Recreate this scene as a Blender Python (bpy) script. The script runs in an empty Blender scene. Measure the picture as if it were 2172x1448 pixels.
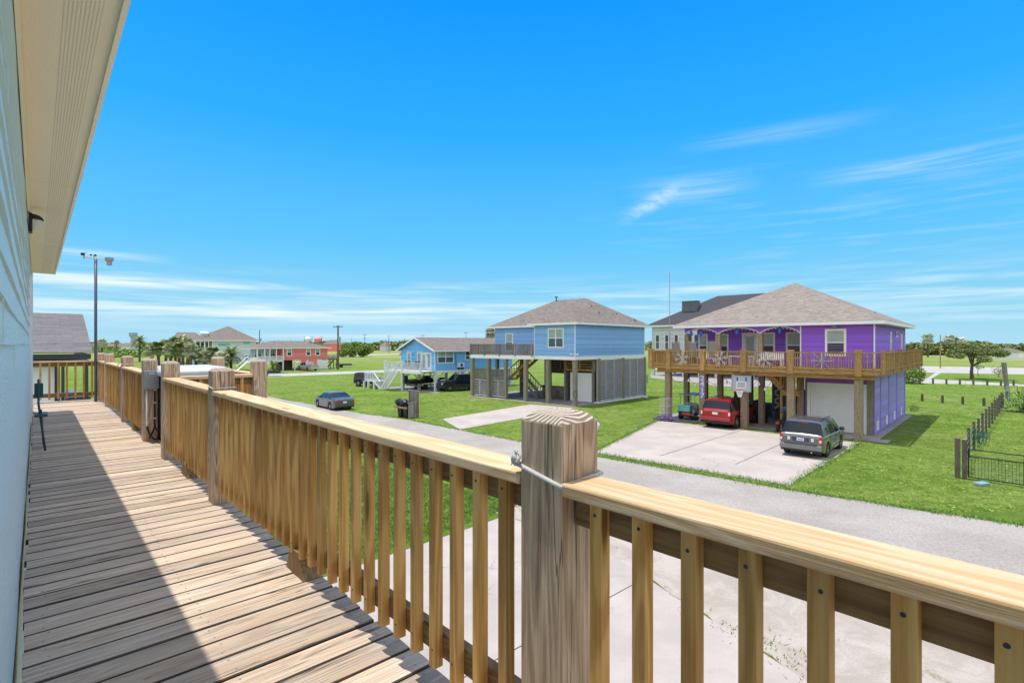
import bpy, math, random
from mathutils import Vector, Matrix
R = math.radians
random.seed(7)
sc = bpy.context.scene
col = sc.collection

# ---------------------------------------------------------------- camera
F, CX, HY, H = 1095.0, 1086.0, 730.0, 5.5          # focal length and horizon in photo pixels, eye height above the ground
cam_d = bpy.data.cameras.new('camera')
cam = bpy.data.objects.new('camera', cam_d)
col.objects.link(cam)
cam.location = (0, 0, H)
cam.rotation_euler = (R(90), 0, 0)
cam_d.sensor_width = 36
cam_d.lens = F / 2172 * 36
cam_d.shift_y = 6 / 2172
cam_d.clip_start = 0.02
cam_d.clip_end = 8000
sc.camera = cam

# ---------------------------------------------------------------- light
SHX, SHY = 0.187, -0.0997                           # a point's shadow moves this far per metre of height
zen = math.atan(math.hypot(SHX, SHY))
sun_d = bpy.data.lights.new('sun', 'SUN')
sun_d.energy = 3.95
sun_d.angle = R(0.5)
sun_d.color = (1.0, 0.96, 0.89)
sun = bpy.data.objects.new('sun', sun_d)
col.objects.link(sun)
sun.location = (-20, 10, 60)
sun.rotation_euler = Vector((SHX, SHY, -1)).to_track_quat('-Z', 'Y').to_euler()
SUN_EL = math.pi / 2 - zen
SUN_AZ = math.atan2(-SHX, -SHY)                     # measured from +Y towards +X

w = bpy.data.worlds.new('World')
sc.world = w
w.use_nodes = True
wn, wl = w.node_tree.nodes, w.node_tree.links
wn.clear()
def WN(t, **k):
    n = wn.new(t)
    for a, b in k.items():
        setattr(n, a, b)
    return n
def wmath(op, a, b=None, clamp=False):
    n = WN('ShaderNodeMath', operation=op, use_clamp=clamp)
    for i, x in enumerate((a, b)):
        if x is None: continue
        if isinstance(x, (int, float)): n.inputs[i].default_value = x
        else: wl.new(x, n.inputs[i])
    return n.outputs[0]
out = WN('ShaderNodeOutputWorld')
bg = WN('ShaderNodeBackground')
bg.inputs['Strength'].default_value = 0.15
sky = WN('ShaderNodeTexSky', sky_type='NISHITA')
sky.sun_disc = False
sky.sun_elevation = SUN_EL
sky.sun_rotation = SUN_AZ
sky.altitude = 0
sky.air_density = 1.3
sky.dust_density = 0.3
sky.ozone_density = 3.0
tc = WN('ShaderNodeTexCoord')
sep = WN('ShaderNodeSeparateXYZ')
wl.new(tc.outputs['Generated'], sep.inputs[0])
dx, dy, dz = sep.outputs
elev = wmath('ARCSINE', dz)
azim = wmath('ARCTAN2', dx, dy)
# deep clear blue in front, with unseen cloud added overhead and behind as fill
tr = WN('ShaderNodeValToRGB')
els = [(0.0, (.42, .74, .93)), (.06, (.28, .68, .93)), (.16, (.12, .58, 1.0)), (.34, (.022, .43, 1.05)), (.52, (.0, .325, 1.05)), (1.0, (.0, .27, 1.0))]
tr.color_ramp.elements[0].position = els[0][0]; tr.color_ramp.elements[0].color = els[0][1] + (1,)
tr.color_ramp.elements[1].position = 1.0; tr.color_ramp.elements[1].color = els[-1][1] + (1,)
for p_, c_ in els[1:-1]:
    e_ = tr.color_ramp.elements.new(p_); e_.color = c_ + (1,)
wl.new(wmath('MULTIPLY', elev, 1.0 / R(64), True), tr.inputs[0])
sc1 = WN('ShaderNodeVectorMath', operation='SCALE'); sc1.inputs['Scale'].default_value = 1 / .15 * .9
wl.new(tr.outputs[0], sc1.inputs[0])
sc2 = WN('ShaderNodeMix', data_type='RGBA'); sc2.inputs[0].default_value = .03
wl.new(sc1.outputs[0], sc2.inputs[6]); wl.new(sky.outputs[0], sc2.inputs[7])
def smap(v, a, b):
    n = WN('ShaderNodeMapRange', interpolation_type='SMOOTHSTEP'); n.inputs['From Min'].default_value = a; n.inputs['From Max'].default_value = b
    wl.new(v, n.inputs['Value']); return n.outputs[0]
cover = wmath('MAXIMUM', smap(elev, R(42), R(64)), smap(wmath('MULTIPLY', dy, -1), -.25, .35))  # mask of the added fill cloud, wholly outside the view
tint = WN('ShaderNodeMix', data_type='RGBA'); wl.new(wmath('MULTIPLY', cover, .85), tint.inputs[0])
wl.new(sc2.outputs[2], tint.inputs[6]); tint.inputs[7].default_value = (7.9, 7.9, 8.0, 1)
# thin cirrus: long low streaks
def streak(sa, se, scale, lo, hi, detail=6, off=0.0):
    cb = WN('ShaderNodeCombineXYZ')
    wl.new(wmath('MULTIPLY', azim, sa), cb.inputs[0])
    wl.new(wmath('MULTIPLY', elev, se), cb.inputs[1])
    cb.inputs[2].default_value = off
    nz = WN('ShaderNodeTexNoise')
    nz.inputs['Scale'].default_value = scale
    nz.inputs['Detail'].default_value = detail
    nz.inputs['Roughness'].default_value = 0.55
    nz.inputs['Distortion'].default_value = 0.4
    wl.new(cb.outputs[0], nz.inputs['Vector'])
    mr = WN('ShaderNodeMapRange', interpolation_type='SMOOTHSTEP')
    mr.inputs['From Min'].default_value = lo
    mr.inputs['From Max'].default_value = hi
    wl.new(nz.outputs['Fac'], mr.inputs['Value'])
    return mr.outputs[0]
def bump_at(val, c, half):                          # 1 at c, 0 beyond half
    d = wmath('ABSOLUTE', wmath('SUBTRACT', val, c))
    mr = WN('ShaderNodeMapRange', interpolation_type='SMOOTHSTEP')
    mr.inputs['From Min'].default_value = half
    mr.inputs['From Max'].default_value = 0
    wl.new(d, mr.inputs['Value'])
    return mr.outputs[0]
def px_dir(px, py):
    x, z = (px - CX) / F, (HY - py) / F
    return math.atan2(x, 1), math.atan2(z, math.hypot(x, 1))
def patch(px, py, hx, hy):
    a, e = px_dir(px, py)
    return wmath('MULTIPLY', bump_at(azim, a, hx), bump_at(elev, e, hy))
s1 = streak(1.6, 26, 2.4, 0.44, 0.70)
s2 = streak(3.0, 40, 2.0, 0.46, 0.72, off=3.7)
lowband = wmath('MULTIPLY', s1, bump_at(elev, R(4.2), R(3.9)))
rt = wmath('MULTIPLY', s2, bump_at(elev, R(11), R(10)))
rt = wmath('MULTIPLY', rt, bump_at(azim, R(34), R(34)))
c_sum = wmath('ADD', wmath('MULTIPLY', lowband, 0.62), wmath('MULTIPLY', rt, 0.16))
for (px, py, hx, hy, k) in ((330, 655, .75, .030, .75), (260, 598, .30, .014, .9), (900, 655, .55, .035, .30),
                            (1530, 612, .16, .012, .8), (1470, 400, .14, .035, .30), (1640, 285, .20, .022, .22), (1980, 345, .20, .020, .45),
                            (1800, 655, .5, .03, .35), (200, 540, .12, .012, .5), (850, 712, .5, .010, .5)):
    st = streak(2.2, 60, 2.0, 0.30, 0.62, off=px * .01)
    c_sum = wmath('ADD', c_sum, wmath('MULTIPLY', wmath('MULTIPLY', patch(px, py, hx, hy), st), k))
# the small brush-stroke cloud: tilted
ra = wmath('SUBTRACT', azim, px_dir(1385, 430)[0])
re = wmath('SUBTRACT', elev, px_dir(1385, 430)[1])
cu = wmath('ADD', wmath('MULTIPLY', ra, 0.90), wmath('MULTIPLY', re, 0.43))
cv = wmath('ADD', wmath('MULTIPLY', ra, -0.43), wmath('MULTIPLY', re, 0.90))
wisp = wmath('MULTIPLY', bump_at(cu, 0.0, 0.085), bump_at(cv, 0.0, 0.021))
wst = streak(14, 30, 3.0, 0.25, 0.62, off=9.1)
c_sum = wmath('ADD', c_sum, wmath('MULTIPLY', wmath('MULTIPLY', wisp, wst), 0.5))
c_fac = wmath('MULTIPLY', c_sum, 0.9, True)
up = WN('ShaderNodeMapRange'); up.inputs['From Min'].default_value = 0.0; up.inputs['From Max'].default_value = 0.01
wl.new(elev, up.inputs['Value'])
c_fac = wmath('MULTIPLY', c_fac, up.outputs[0])
cl = WN('ShaderNodeMix', data_type='RGBA')
wl.new(c_fac, cl.inputs[0]); wl.new(tint.outputs[2], cl.inputs[6])
cl.inputs[7].default_value = (5.4, 6.1, 6.3, 1)
wl.new(cl.outputs[2], bg.inputs['Color'])
wl.new(bg.outputs[0], out.inputs[0])

sc.view_settings.view_transform = 'Standard'
sc.view_settings.look = 'None'
sc.view_settings.exposure = 0.15
sc.view_settings.gamma = 1
sc.render.engine = 'CYCLES'
sc.cycles.max_bounces = 6
sc.cycles.sample_clamp_indirect = 6

# ---------------------------------------------------------------- frames
A_OWN = -47.34        # direction of this house's deck, degrees
A_NEI = -43.95        # direction of the houses across the street
def fr(ang):
    c, s = math.cos(R(ang)), math.sin(R(ang))
    return (c, s), (-s, c)
OX, OY = fr(A_OWN)
NX, NY = fr(A_NEI)
def gp(px, py, z=0.0):                               # a photo pixel on the horizontal plane z -> world x, y
    Y = (H - z) * F / (py - HY)
    return ((px - CX) / F * Y, Y)

# ---------------------------------------------------------------- mesh building
class MB:
    def __init__(s):
        s.v, s.f, s.g, s.r, s.m = [], [], [], [], []
    def add(s, vs, fs, gs=None, rv=None, mi=0):
        n = len(s.v)
        s.v += [tuple(p) for p in vs]
        if gs is None: gs = [(p[2], p[0], p[1]) for p in vs]
        s.g += gs
        s.r += [random.random() if rv is None else rv] * len(vs)
        s.f += [tuple(i + n for i in f) for f in fs]
        s.m += [mi] * len(fs)
        return s
    def box(s, x0, x1, y0, y1, z0, z1, ax=None, mi=0, rv=None, M=None):
        if x0 > x1: x0, x1 = x1, x0
        if y0 > y1: y0, y1 = y1, y0
        if z0 > z1: z0, z1 = z1, z0
        vs = [(x, y, z) for x in (x0, x1) for y in (y0, y1) for z in (z0, z1)]
        fs = [(0, 1, 3, 2), (4, 6, 7, 5), (0, 4, 5, 1), (2, 3, 7, 6), (0, 2, 6, 4), (1, 5, 7, 3)]
        if ax is None:
            d = (x1 - x0, y1 - y0, z1 - z0); ax = d.index(max(d))
        o = [random.uniform(-40, 40) for _ in range(3)]
        oth = [i for i in range(3) if i != ax]
        gs = [(p[ax] + o[0], p[oth[0]] + o[1], p[oth[1]] + o[2]) for p in vs]
        if M is not None: vs = [tuple(M @ Vector(p)) for p in vs]
        return s.add(vs, fs, gs, rv, mi)
    def bar(s, p, q, w, h, mi=0, up=(0, 0, 1), rv=None):          # a beam from p to q, w wide, h tall, centred
        p, q = Vector(p), Vector(q)
        d = (q - p); L = d.length
        if L < 1e-6: return s
        d.normalize(); u = Vector(up)
        sd = d.cross(u)
        if sd.length < 1e-4: sd = d.cross(Vector((1, 0, 0)))
        sd.normalize(); u = sd.cross(d)
        M = Matrix((d, sd, u)).transposed().to_4x4(); M.translation = p
        return s.box(0, L, -w / 2, w / 2, -h / 2, h / 2, ax=0, mi=mi, rv=rv, M=M)
    def plane(s, pts, mi=0, th=0.0, rv=None):                     # planar polygon; grain = (level, upslope)
        P = [Vector(p) for p in pts]
        n = (P[1] - P[0]).cross(P[2] - P[0])
        if n.length < 1e-9: n = (P[2] - P[0]).cross(P[-1] - P[0])
        n.normalize()
        u = Vector((0, 0, 1)).cross(n)
        if u.length < 1e-3: u = Vector((1, 0, 0))
        u.normalize(); v = n.cross(u)
        gs = [(p.dot(u), p.dot(v), 0) for p in P]
        k = len(P)
        if th == 0:
            return s.add(P, [tuple(range(k))], gs, rv, mi)
        Q = [p - n * th for p in P]
        fs = [tuple(range(k)), tuple(range(2 * k - 1, k - 1, -1))]
        fs += [(i, i + k, (i + 1) % k + k, (i + 1) % k) for i in range(k)]
        fs[2:] = [tuple(reversed(f)) for f in fs[2:]] if False else fs[2:]
        return s.add(P + Q, fs, gs + gs, rv, mi)
    def prism(s, pts, z0, z1, mi=0):                              # plan polygon (ccw) raised from z0 to z1
        k = len(pts)
        vs = [(x, y, z1) for x, y in pts] + [(x, y, z0) for x, y in pts]
        fs = [tuple(range(k)), tuple(range(2 * k - 1, k - 1, -1))] + [(i, i + k, (i + 1) % k + k, (i + 1) % k) for i in range(k)]
        return s.add(vs, fs, [(x, y, z) for x, y, z in vs], None, mi)
    def tube(s, pts, r, n=8, mi=0, caps=True, rv=None):
        pts = [Vector(p) for p in pts]
        rs = r if isinstance(r, (list, tuple)) else [r] * len(pts)
        vs, fs, gs = [], [], []
        L = 0; prev = None
        o = random.uniform(0, 30)
        for i, p in enumerate(pts):
            d = (pts[min(i + 1, len(pts) - 1)] - pts[max(i - 1, 0)])
            d.normalize()
            if prev is None:
                a = d.cross(Vector((0, 0, 1)))
                if a.length < 1e-3: a = d.cross(Vector((1, 0, 0)))
            else:
                a = prev - d * prev.dot(d)
            a.normalize(); prev = a; b = d.cross(a)
            if i: L += (p - pts[i - 1]).length
            for k in range(n):
                t = 2 * math.pi * k / n
                vs.append(p + (a * math.cos(t) + b * math.sin(t)) * rs[i])
                gs.append((L + o, rs[i] * math.cos(t), rs[i] * math.sin(t)))
        for i in range(len(pts) - 1):
            for k in range(n):
                k2 = (k + 1) % n
                fs.append((i * n + k, i * n + k2, (i + 1) * n + k2, (i + 1) * n + k))
        if caps:
            fs.append(tuple(range(n - 1, -1, -1)))
            fs.append(tuple((len(pts) - 1) * n + k for k in range(n)))
        return s.add(vs, fs, gs, rv, mi)
    def disc(s, c, axis, r, th, n=20, mi=0):
        c = Vector(c); a = Vector(axis).normalized()
        return s.tube([c - a * th / 2, c + a * th / 2], r, n, mi)
    def lathe(s, c, prof, n=20, mi=0, axis='z'):                  # prof: (radius, height)
        vs, fs = [], []
        for r, h in prof:
            for k in range(n):
                t = 2 * math.pi * k / n
                p = (r * math.cos(t), r * math.sin(t), h)
                if axis == 'y': p = (p[0], p[2], p[1])
                if axis == 'x': p = (p[2], p[0], p[1])
                vs.append((c[0] + p[0], c[1] + p[1], c[2] + p[2]))
        for i in range(len(prof) - 1):
            for k in range(n):
                k2 = (k + 1) % n
                fs.append((i * n + k, i * n + k2, (i + 1) * n + k2, (i + 1) * n + k))
        return s.add(vs, fs, None, None, mi)
    def ball(s, c, r, n=10, mi=0, sz=1.0):
        return s.lathe(c, [(max(r * math.sin(math.pi * i / n), 1e-4), -r * sz * math.cos(math.pi * i / n)) for i in range(n + 1)], 12, mi)
    def mesh(s, name, mats, smooth=False, off=(0, 0, 0)):
        me = bpy.data.meshes.new(name)
        me.from_pydata([(a - off[0], b - off[1], c - off[2]) for a, b, c in s.v], [], s.f)
        at = me.attributes.new('gv', 'FLOAT_VECTOR', 'POINT')
        at.data.foreach_set('vector', [x for g in s.g for x in g])
        at = me.attributes.new('rv', 'FLOAT', 'POINT')
        at.data.foreach_set('value', s.r)
        for m in (mats if isinstance(mats, (list, tuple)) else [mats]):
            me.materials.append(m)
        me.polygons.foreach_set('material_index', s.m)
        if smooth:
            me.polygons.foreach_set('use_smooth', [True] * len(s.f))
        me.update()
        return me
    def build(s, name, mats, parent=None, smooth=False, off=(0, 0, 0), loc=None, rz=None, bevel=0, label=None):
        o = bpy.data.objects.new(name, s.mesh(name, mats, smooth, off))
        col.objects.link(o)
        if parent is not None: o.parent = parent
        if loc: o.location = loc
        if rz is not None: o.rotation_euler = (0, 0, rz)
        if bevel:
            b = o.modifiers.new('bevel', 'BEVEL'); b.width = bevel; b.segments = 2; b.limit_method = 'ANGLE'
        if smooth and not bevel:
            pass
        if label: o['label'] = label
        return o
def tag(o, label=None, cat=None, group=None, kind=None):
    if label: o['label'] = label
    if cat: o['category'] = cat
    if group: o['group'] = group
    if kind: o['kind'] = kind
    return o
def thing(name, label, cat, loc=(0, 0, 0), ang=0.0, group=None):
    o = bpy.data.objects.new(name, None)
    col.objects.link(o)
    o.empty_display_size = 0.3
    o.location = loc
    o.rotation_euler = (0, 0, R(ang))
    return tag(o, label, cat, group)
def kids(o):
    return [c for c in list(bpy.data.objects) if c.parent == o]
def dup(o, parent=None, label=None, loc=None, rz=None):
    c = o.copy(); col.objects.link(c)
    if parent is not None: c.parent = parent
    for ch in kids(o): dup(ch, c)
    if label: c['label'] = label
    if loc is not None: c.location = loc
    if rz is not None: c.rotation_euler = (0, 0, rz)
    return c
def own(s, a, z=0.0):                                 # s metres along the deck away from the eye, a metres out from it
    return (-s * OX[0] + a * OY[0], -s * OX[1] + a * OY[1], z)

# ---------------------------------------------------------------- materials
class NT:
    def __init__(s, name):
        s.m = bpy.data.materials.new(name); s.m.use_nodes = True
        s.n, s.l = s.m.node_tree.nodes, s.m.node_tree.links
        s.b = s.n['Principled BSDF']
    def new(s, t, **k):
        n = s.n.new(t)
        for a, b in k.items(): setattr(n, a, b)
        return n
    def setin(s, sock, v):
        if isinstance(v, (int, float)): sock.default_value = v
        elif isinstance(v, (tuple, list)): sock.default_value = v if len(v) == len(sock.default_value) else tuple(v) + (1,)
        else: s.l.new(v, sock)
    def math(s, op, a, b=None, c=None, clamp=False):
        n = s.new('ShaderNodeMath', operation=op, use_clamp=clamp)
        for i, x in enumerate((a, b, c)):
            if x is not None: s.setin(n.inputs[i], x)
        return n.outputs[0]
    def noise(s, vec, scale=1, detail=3, rough=.55, dist=0):
        n = s.new('ShaderNodeTexNoise')
        s.setin(n.inputs['Scale'], scale); s.setin(n.inputs['Detail'], detail)
        s.setin(n.inputs['Roughness'], rough); s.setin(n.inputs['Distortion'], dist)
        if vec is not None: s.l.new(vec, n.inputs['Vector'])
        return n.outputs['Fac']
    def mapv(s, vec, scale=(1, 1, 1), loc=(0, 0, 0)):
        n = s.new('ShaderNodeMapping')
        n.inputs['Scale'].default_value = scale; n.inputs['Location'].default_value = loc
        s.l.new(vec, n.inputs['Vector'])
        return n.outputs[0]
    def rng(s, v, a, b, c=0.0, d=1.0, smooth=True):
        n = s.new('ShaderNodeMapRange', interpolation_type='SMOOTHSTEP' if smooth else 'LINEAR')
        s.setin(n.inputs['Value'], v)
        for k, x in zip(('From Min', 'From Max', 'To Min', 'To Max'), (a, b, c, d)): n.inputs[k].default_value = x
        return n.outputs[0]
    def mix(s, f, a, b, blend='MIX'):
        n = s.new('ShaderNodeMix', data_type='RGBA', blend_type=blend)
        s.setin(n.inputs[0], f); s.setin(n.inputs[6], a); s.setin(n.inputs[7], b)
        return n.outputs[2]
    def attr(s, name, out='Vector'):
        n = s.new('ShaderNodeAttribute', attribute_name=name)
        return n.outputs[out]
    def obj(s): return s.new('ShaderNodeTexCoord').outputs['Object']
    def pos(s): return s.new('ShaderNodeNewGeometry').outputs['Position']
    def bump(s, h, strength=.3, dist=.01):
        n = s.new('ShaderNodeBump')
        n.inputs['Strength'].default_value = strength; n.inputs['Distance'].default_value = dist
        s.setin(n.inputs['Height'], h)
        s.l.new(n.outputs[0], s.b.inputs['Normal'])
    def fin(s, color, rough=.7, metal=0.0, spec=.5):
        s.setin(s.b.inputs['Base Color'], color); s.setin(s.b.inputs['Roughness'], rough)
        s.setin(s.b.inputs['Metallic'], metal); s.b.inputs['Specular IOR Level'].default_value = spec
        return s.m
def sh(c, k): return (min(c[0] * k, 1), min(c[1] * k, 1), min(c[2] * k, 1), 1)

def paint(name, c, rough=.6, var=.10, scale=2.0, metal=0, bump=.0, spec=.4, coat=0):
    t = NT(name); p = t.obj()
    n1 = t.noise(p, scale, 5, .6); n2 = t.noise(p, scale * 14, 3)
    f = t.rng(t.math('ADD', t.math('MULTIPLY', n1, .65), t.math('MULTIPLY', n2, .35)), .3, .7)
    cc = t.mix(f, sh(c, 1 - var), sh(c, 1 + var))
    if bump: t.bump(n2, bump, .01)
    m = t.fin(cc, rough, metal, spec)
    if coat: t.b.inputs['Coat Weight'].default_value = coat; t.b.inputs['Coat Roughness'].default_value = .04
    return m

def wood(name, light, dark, grey=(.3, .28, .26), greyness=.2, ring=26, rough=.75, bump=.35, knots=1, streaks=.5, tone=.28, crack=0.0, fine=70):
    t = NT(name); g = t.attr('gv'); rv = t.attr('rv', 'Fac')
    vor = t.new('ShaderNodeTexVoronoi', feature='F1')
    vor.inputs['Randomness'].default_value = 1
    t.l.new(t.mapv(g, (1.15, 6.5, 6.5)), vor.inputs['Vector']); vor.inputs['Scale'].default_value = 1
    kd = vor.outputs['Distance']
    near = t.rng(kd, .48, .05)
    base = t.noise(t.mapv(g, (.55, 7.5, 7.5)), 1, 2, .45)
    ph = t.math('MULTIPLY', t.math('ADD', base, t.math('MULTIPLY', near, .22 if knots else 0)), ring * 6.283)
    rings = t.rng(t.math('SINE', ph), -.7, 1.0)
    fn = t.noise(t.mapv(g, (2.2, fine, fine)), 1, 4, .65)
    fn2 = t.rng(fn, .33, .67)
    f = t.math('ADD', t.math('MULTIPLY', rings, 1 - streaks), t.math('MULTIPLY', fn2, streaks))
    cc = t.mix(f, dark + (1,), light + (1,))
    gn = t.rng(t.noise(t.mapv(g, (1.3, 9, 9), (7, 3, 1)), 1, 4, .6), .42, .66)
    gf = t.math('MULTIPLY', gn, greyness)
    cc = t.mix(gf, cc, t.mix(f, sh(grey, .62), sh(grey, 1.3)))
    k = t.rng(rv, 0, 1, 1 - tone, 1 + tone * .6, False)
    cb = t.new('ShaderNodeCombineXYZ'); [t.l.new(k, cb.inputs[i]) for i in range(3)]
    cc = t.mix(1.0, cc, cb.outputs[0], 'MULTIPLY')
    if knots:
        kf = t.rng(kd, .115, .055)
        cc = t.mix(t.math('MULTIPLY', kf, .8), cc, (dark[0] * .35, dark[1] * .28, dark[2] * .25, 1))
    hgt = t.math('ADD', t.math('MULTIPLY', fn2, .7), t.math('MULTIPLY', rings, .4))
    if crack:
        cr = t.noise(t.mapv(g, (1.1, 42, 42), (2, 5, 9)), 1, 2, .4)
        cf = t.math('MULTIPLY', t.rng(t.math('ABSOLUTE', t.math('SUBTRACT', cr, .5)), .022, .004), t.rng(t.noise(t.mapv(g, (.9, 6, 6), (4, 4, 4)), 1, 2), .46, .60))
        cf = t.math('MULTIPLY', cf, crack)
        cc = t.mix(cf, cc, (.035, .025, .02, 1))
        hgt = t.math('SUBTRACT', hgt, t.math('MULTIPLY', cf, 1.5))
    t.bump(hgt, bump, .004)
    return t.fin(cc, rough, 0, .25)

M = {}
M['deck'] = wood('deck_boards', (.70, .54, .395), (.42, .305, .21), (.54, .49, .45), .28, ring=9, bump=.5, streaks=.70, tone=.26, crack=.9, fine=190)
M['gap_shade'] = wood('board_gap_shade', (.10, .08, .06), (.05, .04, .03), (.1, .09, .08), .4, ring=9, knots=0)  # near-black wood, paints the shade between deck boards into their edges
M['cap'] = wood('rail_cap_pine', (.72, .53, .34), (.58, .37, .18), (.7, .55, .38), .12, ring=8, bump=.25, streaks=.35, tone=.12, crack=.25, fine=60)
M['bal'] = wood('baluster_pine', (.74, .43, .145), (.48, .235, .06), (.5, .38, .2), .2, ring=7, bump=.25, streaks=.40, tone=.26, crack=.0, fine=70)
M['railw'] = wood('under_rail_pine', (.36, .215, .09), (.20, .11, .045), (.25, .2, .15), .2, ring=14, bump=.3, streaks=.5, tone=.2)
M['post'] = wood('weathered_post', (.80, .58, .39), (.43, .275, .17), (.52, .43, .35), .18, ring=13, bump=.9, streaks=.5, tone=.12, crack=.65, fine=75)
M['oldgrey'] = wood('weathered_grey_wood', (.32, .29, .265), (.16, .14, .125), (.30, .28, .27), .6, ring=14, bump=.3, knots=0, tone=.28, fine=20)
M['louvre'] = paint('grey_louvre_slats', (.40, .385, .375), .7, .12, 1.5)
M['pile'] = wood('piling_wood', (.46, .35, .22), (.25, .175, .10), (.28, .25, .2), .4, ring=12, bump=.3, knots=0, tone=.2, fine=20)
M['pilegrey'] = wood('green_grey_piling', (.33, .31, .22), (.20, .18, .13), (.2, .2, .17), .4, ring=12, bump=.3, knots=0, tone=.15, fine=20)
M['rusty'] = wood('stained_deck_wood', (.54, .33, .12), (.29, .155, .055), (.25, .17, .09), .4, ring=12, bump=.3, knots=0, tone=.28, fine=20)
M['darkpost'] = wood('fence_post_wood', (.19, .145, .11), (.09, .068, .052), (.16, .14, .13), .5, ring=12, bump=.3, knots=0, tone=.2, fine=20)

M['own_siding'] = paint('pale_aqua_fibre_cement', (.36, .50, .50), .55, .06, .9)
_t = NT('embossed_siding'); _p = _t.obj()
_b = _t.noise(_t.mapv(_p, (1.5, 1, 9)), 1, 3, .5)
_w = _t.rng(_t.math('SINE', _t.math('MULTIPLY', _b, 95)), -1, 1)
_t.bump(_w, .35, .003)
M['own_siding'] = _t.fin(_t.mix(_t.noise(_p, 3, 5), (.54, .69, .67, 1), (.60, .75, .73, 1)), .5)
_t = NT('vented_soffit'); _p = _t.obj()
_s = _t.new('ShaderNodeSeparateXYZ'); _t.l.new(_p, _s.inputs[0])
_px = _t.math('MULTIPLY', _s.outputs[0], 1 / .0165); _py = _t.math('MULTIPLY', _s.outputs[1], 1 / .0135)
_fx = _t.math('SUBTRACT', _t.math('FRACT', _px), .5); _fy = _t.math('SUBTRACT', _t.math('FRACT', _py), .5)
_d = _t.math('SQRT', _t.math('ADD', _t.math('MULTIPLY', _fx, _fx), _t.math('MULTIPLY', _fy, _fy)))
_hole = _t.rng(_d, .24, .16)
_band = _t.math('MULTIPLY', _t.math('GREATER_THAN', _s.outputs[1], .150), _t.math('LESS_THAN', _s.outputs[1], .278))
_hole = _t.math('MULTIPLY', _hole, _band)
_b = _t.noise(_t.mapv(_p, (1.2, 12, 1)), 1, 2, .5)
_w = _t.rng(_t.math('SINE', _t.math('MULTIPLY', _b, 80)), -1, 1)
_t.bump(_w, .18, .002)
M['soffit'] = _t.fin(_t.mix(_hole, _t.mix(_t.noise(_p, 2, 4), (.80, .70, .50, 1), (.86, .76, .55, 1)), (.16, .13, .09, 1)), .5)
M['cream'] = paint('cream_trim', (.86, .77, .57), .5, .04)
M['white'] = paint('white_trim', (.80, .80, .80), .5, .04)
M['whitewood'] = paint('white_painted_wood', (.68, .69, .70), .6, .12, 3)
M['galv'] = paint('grey_metal', (.33, .345, .36), .45, .08, 6, .3)
M['chim'] = paint('ribbed_grey_metal', (.20, .20, .235), .5, .1, 5, .3)
M['darkmetal'] = paint('dark_metal', (.05, .055, .065), .4, .15, 5, .4)
M['black'] = paint('black_plastic', (.018, .018, .02), .45, .2, 4)
M['rubber'] = paint('tyre_rubber', (.022, .022, .024), .8, .2, 8)
M['alloy'] = paint('wheel_alloy', (.55, .56, .58), .25, .08, 5, .8)
M['chrome'] = paint('chrome', (.7, .7, .72), .15, .04, 5, 1.0)
M['rope'] = paint('white_rope', (.88, .87, .84), .8, .15, 60, bump=.8)
M['pvc'] = paint('white_pipe', (.84, .85, .87), .3, .03)
M['bulb'] = paint('white_bulb', (.85, .85, .85), .2, .03)
def glass(name, c, rough=.06):
    t = NT(name); p = t.obj()
    return t.fin(t.mix(t.noise(p, .8, 2), sh(c, .6), sh(c, 1.5)), rough, 0, .4)
M['glass'] = glass('dark_window_glass', (.035, .05, .055))
M['carglass'] = glass('car_glass', (.012, .015, .02), .03)
M['blind'] = glass('window_with_blind', (.30, .37, .36), .12)

def siding(name, c, var=.07):
    t = NT(name); p = t.obj(); rv = t.attr('rv', 'Fac')
    cc = t.mix(t.noise(p, 1.2, 5), sh(c, 1 - var), sh(c, 1 + var))
    k = t.rng(rv, 0, 1, .84, 1.08, False)
    cb = t.new('ShaderNodeCombineXYZ'); [t.l.new(k, cb.inputs[i]) for i in range(3)]
    return t.fin(t.mix(1.0, cc, cb.outputs[0], 'MULTIPLY'), .55, 0, .35)
M['blueA'] = siding('sky_blue_siding', (.25, .46, .77))
M['blueB'] = siding('bright_blue_siding', (.19, .50, .86))
M['purple'] = siding('purple_siding', (.30, .115, .70))
M['purpleband'] = siding('plum_band', (.30, .10, .40))
M['lavender'] = siding('lavender_panels', (.27, .23, .60))
M['pink'] = siding('coral_siding', (.75, .22, .19))
M['pale'] = siding('pale_aqua_grey_siding', (.58, .65, .72))
M['greyhouse'] = siding('light_grey_siding', (.58, .59, .62))

def shingle(name, c1, c2, c3, cw=.32, ch=.14):
    t = NT(name); g = t.attr('gv')
    br = t.new('ShaderNodeTexBrick')
    t.l.new(g, br.inputs['Vector'])
    br.inputs['Scale'].default_value = 1
    br.inputs['Brick Width'].default_value = cw; br.inputs['Row Height'].default_value = ch
    br.inputs['Mortar Size'].default_value = .008
    br.inputs['Color1'].default_value = c1 + (1,); br.inputs['Color2'].default_value = c2 + (1,)
    br.inputs['Mortar'].default_value = (c1[0] * .4, c1[1] * .4, c1[2] * .4, 1)
    br.offset = .37; br.squash = 1.4; br.squash_frequency = 3
    n = t.noise(t.mapv(g, (3, 7, 1)), 1, 4, .7)
    n2 = t.noise(g, 26, 4, .75)
    cc = t.mix(t.rng(n, .40, .62), br.outputs['Color'], c3 + (1,))
    cc = t.mix(t.rng(n2, .30, .72, 0, .75), cc, sh(c1, .55))
    t.bump(br.outputs['Fac'], -.5, .02)
    return t.fin(cc, .9, 0, .15)
M['roofA'] = shingle('brown_grey_shingles', (.15, .128, .115), (.36, .31, .28), (.25, .215, .195))
M['roofP'] = shingle('tan_grey_shingles', (.20, .17, .15), (.45, .385, .34), (.32, .275, .245))
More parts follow.
